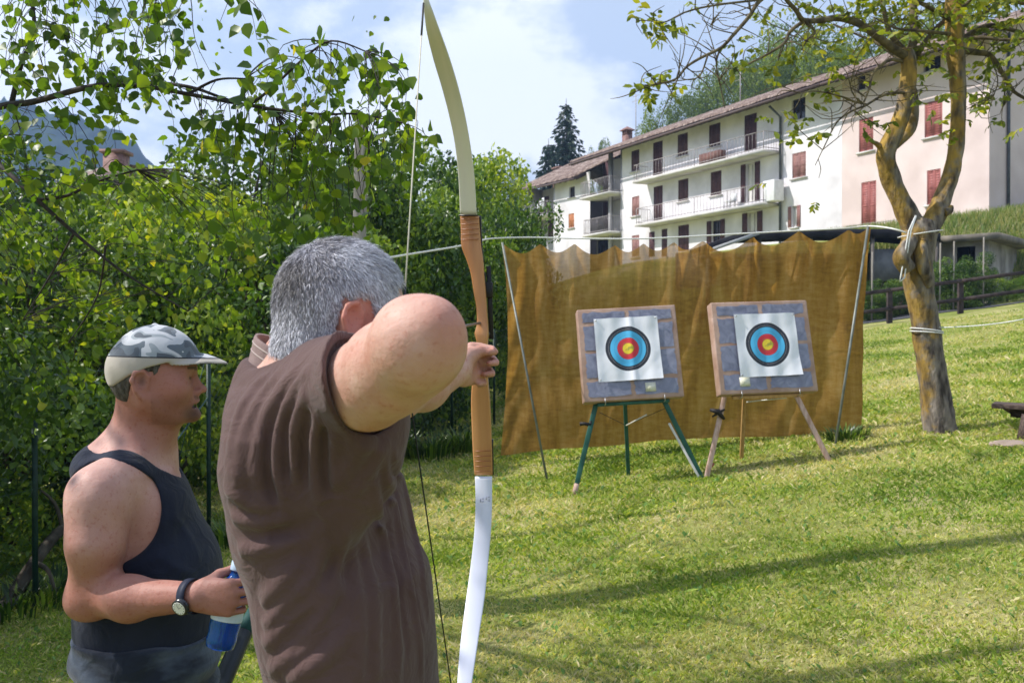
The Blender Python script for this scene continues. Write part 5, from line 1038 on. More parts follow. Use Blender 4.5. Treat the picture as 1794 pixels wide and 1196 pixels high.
# ---------------------------------------------------------------- bodies: one smooth surface grown from tapered limbs
def arr(v): return np.array([v[0], v[1], v[2]], np.float32)
class Prim:
    def __init__(s, fn, c, R, k=.02, op='u'): s.fn, s.c, s.R, s.k, s.op = fn, np.asarray(c, np.float32), R, k, op
def capsule(a, b, ra, rb, k=.02, op='u', flat=None):
    a, b = arr(a), arr(b); ba = b-a; L2 = float(ba@ba)+1e-9; ra, rb = np.float32(ra), np.float32(rb)
    def fn(p):
        pa = p-a
        if flat is not None:                         # flattened across direction flat[0] by factor flat[1]
            n, f = flat; n = arr(n); 
            h = np.clip((pa@ba)/L2, 0, 1); q = pa-h[..., None]*ba; dn = q@n; q = q+(dn*(f-1))[..., None]*n
            return (np.sqrt((q*q).sum(-1))-(ra+(rb-ra)*h))*np.float32(.5+.5/f)
        h = np.clip((pa@ba)/L2, 0, 1); q = pa-h[..., None]*ba
        return np.sqrt((q*q).sum(-1))-(ra+(rb-ra)*h)
    return Prim(fn, (a+b)/2, math.sqrt(L2)/2+max(ra, rb), k, op)
def ell(c, r, M=None, k=.02, op='u'):
    """M rows: the three axes"""
    c = arr(c); r = np.array(r, np.float32); Mx = np.eye(3, dtype=np.float32) if M is None else np.array([arr(m) for m in M], np.float32)
    def fn(p):
        q = (p-c)@Mx.T; a = q/r; k0 = np.sqrt((a*a).sum(-1)); b = q/(r*r); k1 = np.sqrt((b*b).sum(-1))+1e-9; return k0*(k0-1)/k1
    return Prim(fn, c, float(r.max()), k, op)
def loft(rows, yaw, n=2.3, k=.03, op='u', grow=0.0):
    """rows: (z, x, y, half depth along the chest direction, half width); yaw: chest azimuth (from +Y clockwise)"""
    R = np.array(rows, np.float32); R = R[np.argsort(R[:, 0])]; f = np.array([math.sin(yaw), math.cos(yaw)], np.float32); s = np.array([f[1], -f[0]], np.float32)
    z0, z1 = float(R[0, 0]), float(R[-1, 0])
    def fn(p):
        z = p[..., 2]; zz = np.clip(z, z0, z1); g = [np.interp(zz, R[:, 0], R[:, i]).astype(np.float32) for i in (1, 2, 3, 4)]
        dx, dy = p[..., 0]-g[0], p[..., 1]-g[1]; u = dx*f[0]+dy*f[1]; v = dx*s[0]+dy*s[1]; a, b = g[2]+grow, g[3]+grow
        q = (np.abs(u/a)**n+np.abs(v/b)**n+1e-9)**(1/n); d = (q-1)*np.minimum(a, b)*np.float32(.93); e = np.maximum(z-z1-grow, z0-z-grow)
        return np.where(e > 0, np.sqrt(np.maximum(d, 0)**2+e*e)-np.where(d < 0, 0, 0), np.maximum(d, e))
    c = [R[:, 1].mean(), R[:, 2].mean(), (z0+z1)/2]; return Prim(fn, c, float((z1-z0)/2+R[:, 3:].max()+.05), k, op)
def custom(fn, c, R, k=.01, op='u'): return Prim(fn, c, R, k, op)
def smin(a, b, k):
    h = np.maximum(k-np.abs(a-b), 0)/k; return np.minimum(a, b)-h*h*k*.25
def evalp(prims, centers, pts, pad):
    D = np.full(pts.shape[:2], 1.0, np.float32)
    for q in prims:
        dc = np.sqrt(((centers-q.c)**2).sum(-1))-q.R
        sel = dc < pad+q.k+.03 if q.op != 'i' else np.ones(len(centers), bool)
        if q.op == 'm': sel = dc < pad+q.k
        if not sel.any(): continue
        P_ = pts[sel]; d = q.fn(P_).astype(np.float32)
        if q.op == 'u': D[sel] = smin(D[sel], d, q.k)
        elif q.op == 's': D[sel] = -smin(-D[sel], d, q.k)
        elif q.op == 'i': D[sel] = -smin(-D[sel], -d, q.k)
        elif q.op == 'm': D[sel] = D[sel]+d          # relief added to the surface
    return D
def dist1(prims, p):
    p = np.array(p, np.float32).reshape(1, 1, 3); return float(evalp(prims, p[0], p, .2)[0, 0])
def surface(prims, h, bmin, bmax):
    """surface nets on a sparse set of blocks"""
    B = 10; bmin = np.array(bmin, np.float32); nb = np.ceil((np.array(bmax)-bmin)/(h*B)).astype(int)
    g = np.stack(np.meshgrid(*[np.arange(k) for k in nb], indexing='ij'), -1).reshape(-1, 3); cen = bmin+(g+.5).astype(np.float32)*B*h
    d = evalp(prims, cen, cen[:, None, :], B*h)[:, 0]; keep = np.abs(d) < B*h*.87*1.5+.012; g = g[keep]; cen = cen[keep]
    loc = np.stack(np.meshgrid(*[np.arange(B+1)]*3, indexing='ij'), -1).reshape(-1, 3)
    D = np.empty((len(g), len(loc)), np.float32)
    for s in range(0, len(g), 400):
        pts = bmin+((g[s:s+400, None, :]*B+loc[None]).astype(np.float32))*np.float32(h); D[s:s+400] = evalp(prims, cen[s:s+400], pts, B*h*.87)
    D = D.reshape(-1, B+1, B+1, B+1); S = nb*B+2
    def gid(c): return (c[:, 0].astype(np.int64)*S[1]+c[:, 1])*S[2]+c[:, 2]
    ins = D < 0; c8 = [ins[:, i:i+B, j:j+B, k:k+B] for i in (0, 1) for j in (0, 1) for k in (0, 1)]; cnt = sum(c.astype(np.int8) for c in c8)
    bi, i, j, k = np.nonzero((cnt > 0) & (cnt < 8)); base = np.stack([i, j, k], -1); acc = np.zeros((len(bi), 3)); num = np.zeros(len(bi))
    cor = [(a, b, c) for a in (0, 1) for b in (0, 1) for c in (0, 1)]
    val = {c: D[bi, i+c[0], j+c[1], k+c[2]] for c in cor}
    for c in cor:
        for ax in range(3):
            if c[ax]: continue
            e = list(c); e[ax] = 1; e = tuple(e); a, b = val[c], val[e]; m = (a < 0) != (b < 0); t = np.where(m, a/(a-b+1e-12), 0); q = np.array(c, float)[None]+0*acc; q[:, ax] += t; acc[m] += q[m]; num[m] += 1
    vtx = bmin+(g[bi]*B+base+acc/num[:, None])*h; cid = gid(g[bi]*B+base); o = np.argsort(cid); cid = cid[o]; vtx = vtx[o]
    F = []
    for ax in range(3):
        sl = [slice(0, B)]*3; sl2 = list(sl); sl2[ax] = slice(1, B+1); a = ins[:, sl[0], sl[1], sl[2]]; b = ins[:, sl2[0], sl2[1], sl2[2]]
        bi, i, j, k = np.nonzero(a != b); c = g[bi]*B+np.stack([i, j, k], -1); flip = a[bi, i, j, k]; u, v = [q for q in range(3) if q != ax]
        offs = []
        for du, dv in ((0, 0), (-1, 0), (-1, -1), (0, -1)): cc = c.copy(); cc[:, u] += du; cc[:, v] += dv; offs.append(gid(cc)); ok_ = (cc >= 0).all(1)
        Q = np.stack(offs, -1); ix = np.searchsorted(cid, Q); ix = np.clip(ix, 0, len(cid)-1); ok = (cid[ix] == Q).all(1) & (c > 0).all(1); ix = ix[ok]; fl = flip[ok]
        if ax == 1: fl = ~fl
        ix[~fl] = ix[~fl][:, ::-1]; F.append(ix)
    return vtx, np.concatenate(F)
def relax(V, F, n=1, lam=.5):
    for _ in range(n):
        A = np.zeros_like(V); c = np.zeros(len(V))
        for i in range(4):
            a, b = F[:, i], F[:, (i+1) % 4]; np.add.at(A, a, V[b]); np.add.at(A, b, V[a]); np.add.at(c, a, 1); np.add.at(c, b, 1)
        V = V+(A/np.maximum(c, 1)[:, None]-V)*lam
    return V
def grow_mesh(name, prims, h, bmin, bmax, mt, parent=None, origin=None, attr=None, it=2):
    V, F = surface(prims, h, bmin, bmax); V = relax(V, F, it, .45)
    a = {k: f(V) for k, f in (attr or {}).items()}
    return fast_mesh(name, V, F[:, ::-1], mt, parent, origin, True, a), V, F
def vnormals(V, F):
    n_ = np.zeros_like(V); e1, e2 = V[F[:, 1]]-V[F[:, 0]], V[F[:, 2]]-V[F[:, 0]]; c_ = -np.cross(e1, e2)
    for i in range(4): np.add.at(n_, F[:, i], c_)
    return n_/(np.linalg.norm(n_, axis=1)[:, None]+1e-9)
class Frame:
    """local head or hand frame; f forward, s to the person's left, u up"""
    def __init__(s, o, f, u, scale=1.0):
        s.o = Vector(o); s.f = Vector(f).normalized(); s.s = Vector(u).cross(s.f).normalized(); s.u = s.f.cross(s.s).normalized(); s.k = scale
    def p(s, x, y, z): return s.o+(s.f*x+s.s*y+s.u*z)*s.k
    def d(s, x, y, z): return s.f*x+s.s*y+s.u*z
    @property
    def M(s): return (s.f, s.s, s.u)
    def loc(s, V): return (np.asarray(V)-np.array(s.o))@np.array([s.f, s.s, s.u]).T/s.k
def head(F, mouth=0.0, stout=1.0, chin=0.0):
    k = F.k; L = []
    E = lambda c, r, kk=.02, op='u', M=None: L.append(ell(F.p(*c), [q*k for q in r], M or F.M, kk*k, op))
    Cp = lambda a, b, ra, rb, kk=.015, op='u', flat=None: L.append(capsule(F.p(*a), F.p(*b), ra*k, rb*k, kk*k, op, flat))
    E((-.004, 0, .026), (.100, .078, .090), .01); E((-.03, 0, .0), (.072, .074, .080), .03)
    E((.028, 0, -.035), (.066, .064*stout, .078), .03)
    for s in (1, -1):
        Cp((-.012, .052*s*stout, -.058), (.055, .026*s, -.094), .026, .020, .03); E((.050, .045*s*stout, -.032), (.030, .024, .030), .03)
        Cp((.084, .012*s, .020), (.068, .046*s, .017), .011, .009, .014)          # brow
        E((.096, .032*s, -.004), (.020, .019, .013), .012, 's')                    # socket
        E((.074, .031*s, -.003), (.0125, .0125, .0125), .004)                      # eye
        Cp((.086, .020*s, .006), (.079, .043*s, .003), .0042, .0035, .006); Cp((.085, .021*s, -.010), (.078, .042*s, -.008), .0035, .003, .005)
        E((.101, .013*s, -.039), (.010, .0075, .0085), .006); E((.108, .007*s, -.044), (.004, .003, .003), .003, 's')                         # nostril wing
        # ear: rim, hollow, lobe
        ec = (-.020, .079*s, -.010); a = F.d(.92, .25*s, .05); 
        rim = [(-.010, .081, -.030), (-.024, .089, -.012), (-.032, .092, .010), (-.026, .090, .026), (-.010, .085, .030), (.000, .080, .018), (-.001, .078, .004)]
        ez = -.014; rim = [(x*1.12-.002, y+.003, z*1.14+ez) for x, y, z in rim]
        for p, q in zip(rim[:-1], rim[1:]): Cp((p[0]-.006, p[1]*s, p[2]-.006), (q[0]-.006, q[1]*s, q[2]-.006), .0048, .0048, .004)
        E((-.025, .083*s, -.006+ez), (.019, .006, .030), .008); E((-.014, .080*s, -.038+ez), (.010, .006, .012), .008)
        E((-.021, .092*s, .004+ez), (.0125, .0085, .019), .004, 's')
    Cp((.078, 0, .016), (.108, 0, -.027), .0085, .0090, .012); E((.113, 0, -.032), (.0115, .010, .0095), .007)
    E((.076+chin, 0, -.096), (.022, .024, .018), .022)
    E((.082, 0, -.062), (.020, .028, .018), .02)
    Cp((.100, .012, -.060), (.100, -.012, -.060), .0060, .0060, .005); Cp((.088, .024, -.065), (.097, .012, -.060), .004, .0055, .008); Cp((.088, -.024, -.065), (.097, -.012, -.060), .004, .0055, .008)
    Cp((.097, .012, -.075-mouth), (.097, -.012, -.075-mouth), .0068, .0068, .005); Cp((.086, .022, -.068), (.093, .012, -.074-mouth), .004, .006, .008); Cp((.086, -.022, -.068), (.093, -.012, -.074-mouth), .004, .006, .008)
    Cp((.092, .020, -.0665-mouth*.4), (.092, -.020, -.0665-mouth*.4), .0016+mouth*.30, .0016+mouth*.30, .003, 's'); Cp((.106, .012, -.0665-mouth*.4), (.106, -.012, -.0665-mouth*.4), .0018+mouth*.35, .0018+mouth*.35, .003, 's')
    return L
def hand(w, d, n, th, curls, tcurl, k=1.0, spread=.0, size=1.0, thumb=None, palm=1.0):
    """w wrist, d direction wrist to knuckles, n out of the palm, th +1/-1 picks the thumb side; curls: per finger three bends in degrees"""
    d = Vector(d).normalized(); n = Vector(n); n = (n-d*n.dot(d)).normalized(); s = d.cross(n).normalized()*th; L = []; z = size
    pl = .090*z; kn = [(.0345, .088), (.0118, .094), (-.0118, .090), (-.034, .080)]; seg = [(.044, .026, .022), (.048, .030, .023), (.045, .028, .022), (.035, .021, .019)]; rad = (.0093, .0095, .0090, .0080)
    for (a, b), rr in zip(kn, rad):
        L.append(capsule(w+s*a*.5*z+d*.012*z, w+s*a*z+d*b*z, .0155*z, rr*1.25*z, .016))
    L.append(ell(w+d*.052*z+n*.004*z, (.046*z, .040*z, .0155*z), (d, s, n), .012)); L.append(ell(w+d*.032*z+s*.022*z+n*.010*z, (.030*z, .017*z, .015*z), (d, s, n), .014)); L.append(ell(w+d*.035*z-s*.024*z+n*.009*z, (.032*z, .013*z, .012*z), (d, s, n), .014))
    tips = []
    for i, ((a, b), sg, rr) in enumerate(zip(kn, seg, rad)):
        p = w+s*a*z+d*b*z; ang = 0; dirv = d+s*(a*spread*10)
        dirv.normalize()
        for j in range(3):
            ang += math.radians(curls[i][j]); v = (dirv*math.cos(ang)+n*math.sin(ang)).normalized(); q = p+v*sg[j]*z
            L.append(capsule(p, q, rr*(1.04-.1*j)*z, rr*(.97-.11*j)*z, .002)); p = q
        tips.append(p)
    t0 = w+s*.024*z+d*.018*z+n*.006*z; 
    dirs = thumb or [d*.6+s*.75+n*.25, d*.85+s*.35+n*.35, d*.9+s*.05+n*.5]; p = t0
    for v, l, r0, r1 in zip(dirs, (.044, .034, .028), (.0155, .0118, .0105), (.0122, .0108, .0086)):
        v = Vector(v).normalized(); q = p+v*l*z; L.append(capsule(p, q, r0*z, r1*z, .010 if r0 > .012 else .005)); p = q
    return L, s, tips

def skin(name, c1, c2, red):
    m, N, L, b = newmat(name); tc = N.new('ShaderNodeTexCoord')
    def nz(s, d=6, r=.55): n = N.new('ShaderNodeTexNoise'); n.inputs['Scale'].default_value = s; n.inputs['Detail'].default_value = d; n.inputs['Roughness'].default_value = r; L.new(tc.outputs['Object'], n.inputs['Vector']); return n.outputs['Fac']
    r = N.new('ShaderNodeValToRGB'); e = r.color_ramp.elements; e[0].position = .35; e[1].position = .65; e[0].color = c1+(1,); e[1].color = c2+(1,); L.new(nz(11), r.inputs[0])
    at = N.new('ShaderNodeAttribute'); at.attribute_name = 'tan'; mx = N.new('ShaderNodeMix'); mx.data_type = 'RGBA'; L.new(at.outputs['Fac'], mx.inputs[0]); L.new(r.outputs[0], mx.inputs[6]); mx.inputs[7].default_value = red+(1,)
    dk = N.new('ShaderNodeAttribute'); dk.attribute_name = 'dark'; m3 = N.new('ShaderNodeMix'); m3.data_type = 'RGBA'; L.new(dk.outputs['Fac'], m3.inputs[0]); L.new(mx.outputs[2], m3.inputs[6]); m3.inputs[7].default_value = (.035, .022, .018, 1)
    sp = N.new('ShaderNodeMapRange'); sp.inputs['From Min'].default_value = .56; sp.inputs['From Max'].default_value = .70; L.new(nz(110, 4, .6), sp.inputs['Value']); m4 = N.new('ShaderNodeMix'); m4.data_type = 'RGBA'; m4.blend_type = 'MULTIPLY'; q = N.new('ShaderNodeMath'); q.operation = 'MULTIPLY'; q.inputs[1].default_value = .6; L.new(sp.outputs[0], q.inputs[0]); L.new(q.outputs[0], m4.inputs[0]); L.new(m3.outputs[2], m4.inputs[6]); m4.inputs[7].default_value = (.75, .5, .42, 1)
    L.new(m4.outputs[2], b.inputs['Base Color']); b.inputs['Roughness'].default_value = .55; b.inputs['Specular IOR Level'].default_value = .30; b.inputs['Subsurface Weight'].default_value = .12; b.inputs['Subsurface Radius'].default_value = (1, .35, .2); b.inputs['Subsurface Scale'].default_value = .012
    bp = N.new('ShaderNodeBump'); bp.inputs['Strength'].default_value = .35; bp.inputs['Distance'].default_value = .0012; L.new(nz(420, 3, .6), bp.inputs['Height']); b2 = N.new('ShaderNodeBump'); b2.inputs['Strength'].default_value = .6; b2.inputs['Distance'].default_value = .006; L.new(nz(28, 4), b2.inputs['Height']); L.new(b2.outputs[0], bp.inputs['Normal']); L.new(bp.outputs[0], b.inputs['Normal'])
    return m
def cloth(name, c1, c2, scale=6, bump=.4, fuzz=.15, stretch=None, lo=.35, hi=.65):
    m = mat(name, c1, c2, scale=scale, rough=.9, bump=0, spec=.15, stretch=stretch, lo=lo, hi=hi); N = m.node_tree.nodes; L = m.node_tree.links; b = N['Principled BSDF']; tc = N['Texture Coordinate']
    b.inputs['Sheen Weight'].default_value = fuzz; b.inputs['Sheen Roughness'].default_value = .5
    n1 = N.new('ShaderNodeTexNoise'); n1.inputs['Scale'].default_value = 420; n1.inputs['Detail'].default_value = 2; L.new(tc.outputs['Object'], n1.inputs['Vector'])
    n2 = N.new('ShaderNodeTexNoise'); n2.inputs['Scale'].default_value = 17; n2.inputs['Detail'].default_value = 5; n2.inputs['Distortion'].default_value = 1.6; L.new(tc.outputs['Object'], n2.inputs['Vector'])
    a = N.new('ShaderNodeBump'); a.inputs['Strength'].default_value = .25; a.inputs['Distance'].default_value = .001; L.new(n1.outputs['Fac'], a.inputs['Height']); c = N.new('ShaderNodeBump'); c.inputs['Strength'].default_value = bump; c.inputs['Distance'].default_value = .012; L.new(n2.outputs['Fac'], c.inputs['Height']); L.new(c.outputs[0], a.inputs['Normal']); L.new(a.outputs[0], b.inputs['Normal'])
    return m
def march(prims, px, py, t0=.7, t1=3.2):
    d = ray(px, py); o = Vector((0, 0, CAMZ)); t = t0
    for k in range(220):
        p = o+d*t; r = dist1(prims, p)
        if r < .0015: return p
        t += max(.003, r*.6)
        if t > t1: return None
    return None
def folds(prims, lines, sgn=1):
    """cloth folds: each line is given over the garment and laid on its surface, then raised as a soft rounded ridge (or sunk as a groove)"""
    out = []
    for pts, amp, sig in lines:
        pp = []
        sm, _ = smooth_pts([(x, y, 0) for x, y in pts], 0, 3)
        for q in sm:
            h = march(prims, q.x, q.y)
            if h is not None: pp.append(arr(h))
        if len(pp) < 3: continue
        A = np.array(pp[:-1]); Bq = np.array(pp[1:]); n = len(A); c = np.array(pp).mean(0); R = float(np.linalg.norm(np.array(pp)-c, axis=1).max())+sig*2.5
        def fn(p, A=A, Bq=Bq, n=n, amp=amp, sig=sig):
            best = np.full(p.shape[:-1], 1e3, np.float32); par = np.zeros(p.shape[:-1], np.float32)
            for i in range(n):
                ba = Bq[i]-A[i]; L2 = float(ba@ba)+1e-9; pa = p-A[i]; h = np.clip((pa@ba)/L2, 0, 1); q = pa-h[..., None]*ba; d = (q*q).sum(-1); m = d < best; best = np.where(m, d, best); par = np.where(m, (i+h)/n, par)
            return (-sgn*amp*np.exp(-best/(sig*sig))*np.maximum(np.sin(np.clip(par, 0, 1)*math.pi), 1e-4)**.7).astype(np.float32)*np.float32(1.0)
        out.append(Prim(fn, c, R, .0, 'm'))
    return out

# ---------------------------------------------------------------- the archer
def archer():
    zg = float(gz(-.28, 1.5)); root = empty('person', (-.30, 1.52, zg), 'grey-haired man in a brown shirt seen from behind, drawing the bow', 'person')
    th = math.radians(17); yaw = math.radians(107); cy = 1.555
    prof = [(668, 450, 640), (690, 415, 676), (720, 398, 684), (750, 394, 690), (800, 393, 700), (850, 396, 716), (900, 402, 729), (950, 412, 740), (1000, 425, 750), (1050, 439, 759), (1100, 450, 765), (1150, 458, 768), (1196, 462, 771)]
    rows = []
    for py, l, r in prof:
        l += 25 if py < 880 else 18; r -= 14 if 780 < py < 960 else 0; c = P((l+r)/2, py, cy); w = W((r-l)/2, cy)-.016; b = np.interp(py, [668, 690, 760, 850, 1000, 1196], [.10, .140, .178, .178, .168, .165]); a = math.sqrt(max(w*w-(b*math.sin(math.radians(27)))**2, .07**2))/math.cos(math.radians(27)); rows.append((c.z, c.x, c.y, a, b))
    c = rows[-1]; rows += [(1.08, c[1]+.005, cy, c[3]*.97, .17), (.98, c[1]+.005, cy, c[3]*.95, .172), (.88, c[1], cy, c[3]*.85, .165)]
    torso = loft(rows, yaw, 2.3, .03)
    shR, shL = P(598, 700, 1.405), P(610, 712, 1.70); elR = P(735, 603, 1.135); midR = P(684, 642, 1.24); neck0, neck1 = P(556, 585, 1.52), P(520, 668, 1.55)
    upper = [capsule(neck0, neck1, .058, .066, .03), capsule(neck1+Vector((.008, 0, -.012)), shR, .064, .068, .05), capsule(neck1+Vector((.01, 0, -.03)), shL, .062, .064, .05), capsule(P(530, 722, 1.5), P(566, 750, 1.45), .074, .082, .05), capsule(P(534, 742, 1.62), P(540, 790, 1.6), .084, .096, .05), ell(P(500, 770, 1.5), (.055, .11, .10), None, .05)]
    armR = [capsule(shR, midR, .063, .0555, .02), capsule(midR, elR, .0555, .0445, .02), ell(P(722, 585, 1.165), (.040, .060, .042), None, .02), ell(P(760, 574, 1.12), (.027, .034, .030), None, .018), capsule(P(646, 690, 1.29), P(690, 660, 1.22), .044, .038, .03)]
    nock = P(704, 596, 1.50); wrR = P(712, 606, 1.40)
    armR += [capsule(elR, P(742, 606, 1.22), .050, .047, .03), capsule(P(742, 606, 1.22), wrR, .047, .029, .03)]
    elL = P(692, 690, 1.90); wrL = P(804, 648, 2.10)
    armL = [capsule(shL, elL, .062, .047, .03), capsule(elL, P(742, 676, 2.0), .047, .046, .03), capsule(P(742, 676, 2.0), wrL, .046, .029, .03)]
    HF = Frame(P(603, 551, 1.50), (math.sin(math.radians(56)), math.cos(math.radians(56)), -.04), (.05, .05, 1), .955)
    hd = head(HF, 0, 1.04)
    hd += [ell(HF.p(-.055, 0, -.07), (.055, .062, .055), HF.M, .03)]
    # bow hand: palm to the right round the grip, thumb high
    dL = (P(831, 630, 2.235)-wrL).normalized(); nL = Vector((.80, .60, 0)); hl, sL, tipL = hand(wrL, dL, nL, -1, [(74, 80, 50), (76, 80, 50), (78, 80, 50), (80, 78, 50)], 0, thumb=[Vector((.62, .68, .26)), Vector((.42, .90, -.05)), Vector((.10, .98, -.16))], size=1.05)
    if sL.z < 0: hl, sL, tipL = hand(wrL, dL, nL, 1, [(74, 80, 50), (76, 80, 50), (78, 80, 50), (80, 78, 50)], 0, thumb=[Vector((.62, .68, .26)), Vector((.42, .90, -.05)), Vector((.10, .98, -.16))], size=1.05)
    hl += [ell(P(838, 626, 2.195), (.020, .018, .030), None, .016), ell(P(828, 655, 2.17), (.022, .022, .022), None, .016)]
    dR = (nock-wrR).normalized(); hr, sR, tipR = hand(wrR, dR, Vector((-.75, .1, -.2)), -1, [(28, 70, 45), (30, 72, 45), (32, 72, 45), (50, 80, 50)], 0)
    legs = []
    for sg, fx, fy in ((1, -.10, 1.93), (-1, -.26, 1.30)):
        hip = Vector((c[1]+.02, cy+.095*sg, .93)); kn = Vector((fx-.0, (fy+hip.y)/2+.02*sg, .50)); an = Vector((fx-.02, fy, zg+.09)); legs.append((hip, kn, an))
    lp = []
    for hip, kn, an in legs: lp += [capsule(hip, kn, .082, .056, .03), capsule(kn, an, .054, .036, .03), capsule(an-Vector((0, 0, .035)), an+Vector((.16, .01, -.055)), .036, .030, .02)]
    arm_l = folds(armR, [([(640, 575), (690, 556), (730, 552)], -.0018, .012), ([(740, 548), (768, 556), (790, 582)], .0032, .008), ([(735, 575), (760, 590), (770, 612)], -.0026, .010), ([(650, 705), (700, 700), (755, 680), (795, 650)], -.0030, .011), ([(640, 640), (700, 625), (760, 630)], .0015, .016), ([(790, 590), (800, 615), (795, 640)], -.0016, .006), ([(700, 575), (735, 590), (765, 600)], -.0014, .010)])
    body = [loft([(r[0], r[1], r[2], r[3], r[4]) for r in rows], yaw, 2.3, .03)]+upper+armR+armL+hd+hl+hr+lp+arm_l
    def tanf(V):       # ears, neck, elbow and fingers a little redder
        t = np.zeros(len(V)); q = HF.loc(V); ear = (np.abs(q[:, 1]) > .074) & (np.abs(q[:, 1]) < .1) & (np.abs(q[:, 0]) < .06) & (q[:, 2] > -.05) & (q[:, 2] < .05); t[ear] = .75
        t = np.maximum(t, .6*np.exp(-((V-np.array(P(790, 575, 1.11)))**2).sum(1)/.045**2)); t = np.maximum(t, .30*(.5+.5*np.sin(V[:, 0]*90+3*np.sin(V[:, 2]*70))*np.sin(V[:, 1]*60+V[:, 2]*80))); t = np.maximum(t, .45*np.exp(-((V-np.array(neck0))**2).sum(1)/.09**2)); t = np.maximum(t, .55*np.exp(-((V-np.array(tipL[1]))**2).sum(1)/.06**2)); return t
    sk = skin('archer_skin', (.47, .255, .19), (.60, .385, .31), (.48, .17, .12))
    o, V, F = grow_mesh('body', body, .0044, (-.62, .9, zg-.02), (.15, 2.45, 1.9), sk, root, attr={'tan': tanf, 'dark': lambda V: np.zeros(len(V))})
    V_b = V; N_b = vnormals(V, F); bname = o.name
    # shirt ---------------------------------------------------
    g = .012
    sarm = (midR-shR).normalized(); cutp = shR+(midR-shR)*.62
    def gr(q, e=g):      # the same primitive, a little bigger
        f = q.fn; return Prim(lambda p, f=f: f(p)-np.float32(e), q.c, q.R+e, q.k, q.op)
    sleeve = [gr(capsule(shR, midR, .069, .066, .03), g-.002)]; sl2 = [gr(capsule(shL, elL, .062, .056, .03), g-.002)]
    shirt = [gr(torso)]+[gr(q) for q in upper[1:]]+[gr(capsule(neck0, neck1, .060, .070, .04), g)]
    A = np.array(Vector((.95, -.24, .20)).normalized(), np.float32); cp_ = np.array(P(621, 668, 1.33), np.float32)
    sleeve_p = Prim(lambda p: np.maximum(sleeve[0].fn(p), (p-cp_)@A), sleeve[0].c, sleeve[0].R, .045, 'u')
    B2 = np.array((elL-shL).normalized(), np.float32); cq = np.array(shL+(elL-shL)*.34, np.float32)
    sleeve_q = Prim(lambda p: np.maximum(sl2[0].fn(p), (p-cq)@B2), sl2[0].c, sl2[0].R, .04, 'u')
    shirt += [sleeve_p, sleeve_q]
    # slack cloth hanging below the raised arm, seam ridge at the sleeve hem
    shirt += [ell(P(640, 765, 1.42), (.040, .05, .07), None, .05), ell(P(600, 790, 1.40), (.07, .06, .12), None, .06)]
    ridge = [  # (line over the garment, height, half width)
        ([(500, 640), (462, 690), (432, 750), (420, 830), (428, 890)], .006, .013), ([(520, 645), (486, 690), (460, 750), (452, 830), (470, 900)], .007, .013), ([(545, 640), (510, 690), (488, 750), (486, 830), (510, 900)], .007, .013),
        ([(568, 640), (535, 690), (516, 750), (518, 850)], .010, .014), ([(590, 640), (565, 690), (550, 760), (556, 850), (570, 880)], .011, .014), ([(606, 660), (590, 710), (584, 780), (590, 860)], .010, .013),
        ([(470, 650), (430, 700), (410, 760), (405, 850)], .005, .012), ([(395, 850), (440, 880), (500, 885)], .007, .013), ([(402, 905), (450, 915), (510, 905)], .006, .013), ([(415, 965), (470, 960), (530, 935)], .005, .014),
        ([(608, 920), (590, 990), (550, 1055), (490, 1110), (462, 1130)], .009, .012), ([(575, 940), (545, 1010), (500, 1060), (462, 1100)], .008, .012), ([(530, 980), (495, 1020), (458, 1060)], .007, .012), ([(600, 1010), (570, 1080), (530, 1130), (468, 1180)], .009, .013), ([(620, 1090), (570, 1150), (500, 1196)], .008, .014),
        ([(672, 780), (690, 880), (712, 980), (732, 1100), (742, 1200)], .007, .010), ([(688, 780), (712, 870), (735, 970), (752, 1090)], .006, .009), ([(655, 820), (672, 930), (690, 1040), (702, 1190)], .007, .010), ([(640, 940), (655, 1060), (662, 1200)], .006, .012), ([(622, 960), (628, 1080), (630, 1200)], .005, .014),
        ([(655, 760), (625, 800), (585, 850)], .008, .014), ([(680, 765), (655, 810), (620, 870)], .007, .012), ([(625, 690), (622, 740), (610, 800)], .007, .012), ([(640, 740), (628, 780), (600, 820)], .006, .012)]
    groove = [([(532, 645), (498, 700), (474, 760), (470, 840), (490, 900)], .006, .010), ([(557, 650), (524, 700), (502, 760), (503, 850)], .008, .010), ([(580, 660), (550, 715), (534, 780), (538, 860)], .010, .011), ([(600, 680), (577, 730), (568, 800), (573, 870)], .009, .010),
        ([(600, 950), (570, 1025), (525, 1085), (475, 1122)], .007, .010), ([(598, 1040), (555, 1105), (495, 1158)], .007, .010), ([(682, 800), (700, 900), (722, 1010), (740, 1120)], .006, .008), ([(665, 820), (681, 920), (701, 1030), (715, 1160)], .006, .008), ([(560, 900), (520, 930), (470, 940)], .005, .014)]
    base = list(shirt); rl = folds(base, [(a_, b_*1.7, c_*.78) for a_, b_, c_ in ridge])+folds(base, [(a_, b_*1.7, c_*.8) for a_, b_, c_ in groove], -1); shirt += rl
    def rip(p):          # small creases all over
        x, y, z = p[..., 0], p[..., 1], p[..., 2]; return (np.sin(z*52+np.sin(x*21+y*9)*2.2+y*12)*.0009+np.sin(z*23-x*41+np.sin(y*17)*2)*.0012).astype(np.float32)
    shirt.append(Prim(rip, (-.3, 1.5, 1.3), 2, .0, 'm'))
    inner = [capsule(shR, midR, .0685, .0655, .01)]
    hem = np.float32(1.03); topc = []
    shirt.append(Prim(lambda p: hem-p[..., 2], (0, 0, 0), 9, .004, 'i'))
    shirt.append(Prim(lambda p: np.maximum(inner[0].fn(p), -((p-cp_)@A+.008)), inner[0].c, inner[0].R, .004, 's'))
    qi = capsule(shL, elL, .062, .058, .01); shirt.append(Prim(lambda p: np.maximum(qi.fn(p), -((p-cq)@B2+.05)), qi.c, qi.R, .004, 's'))
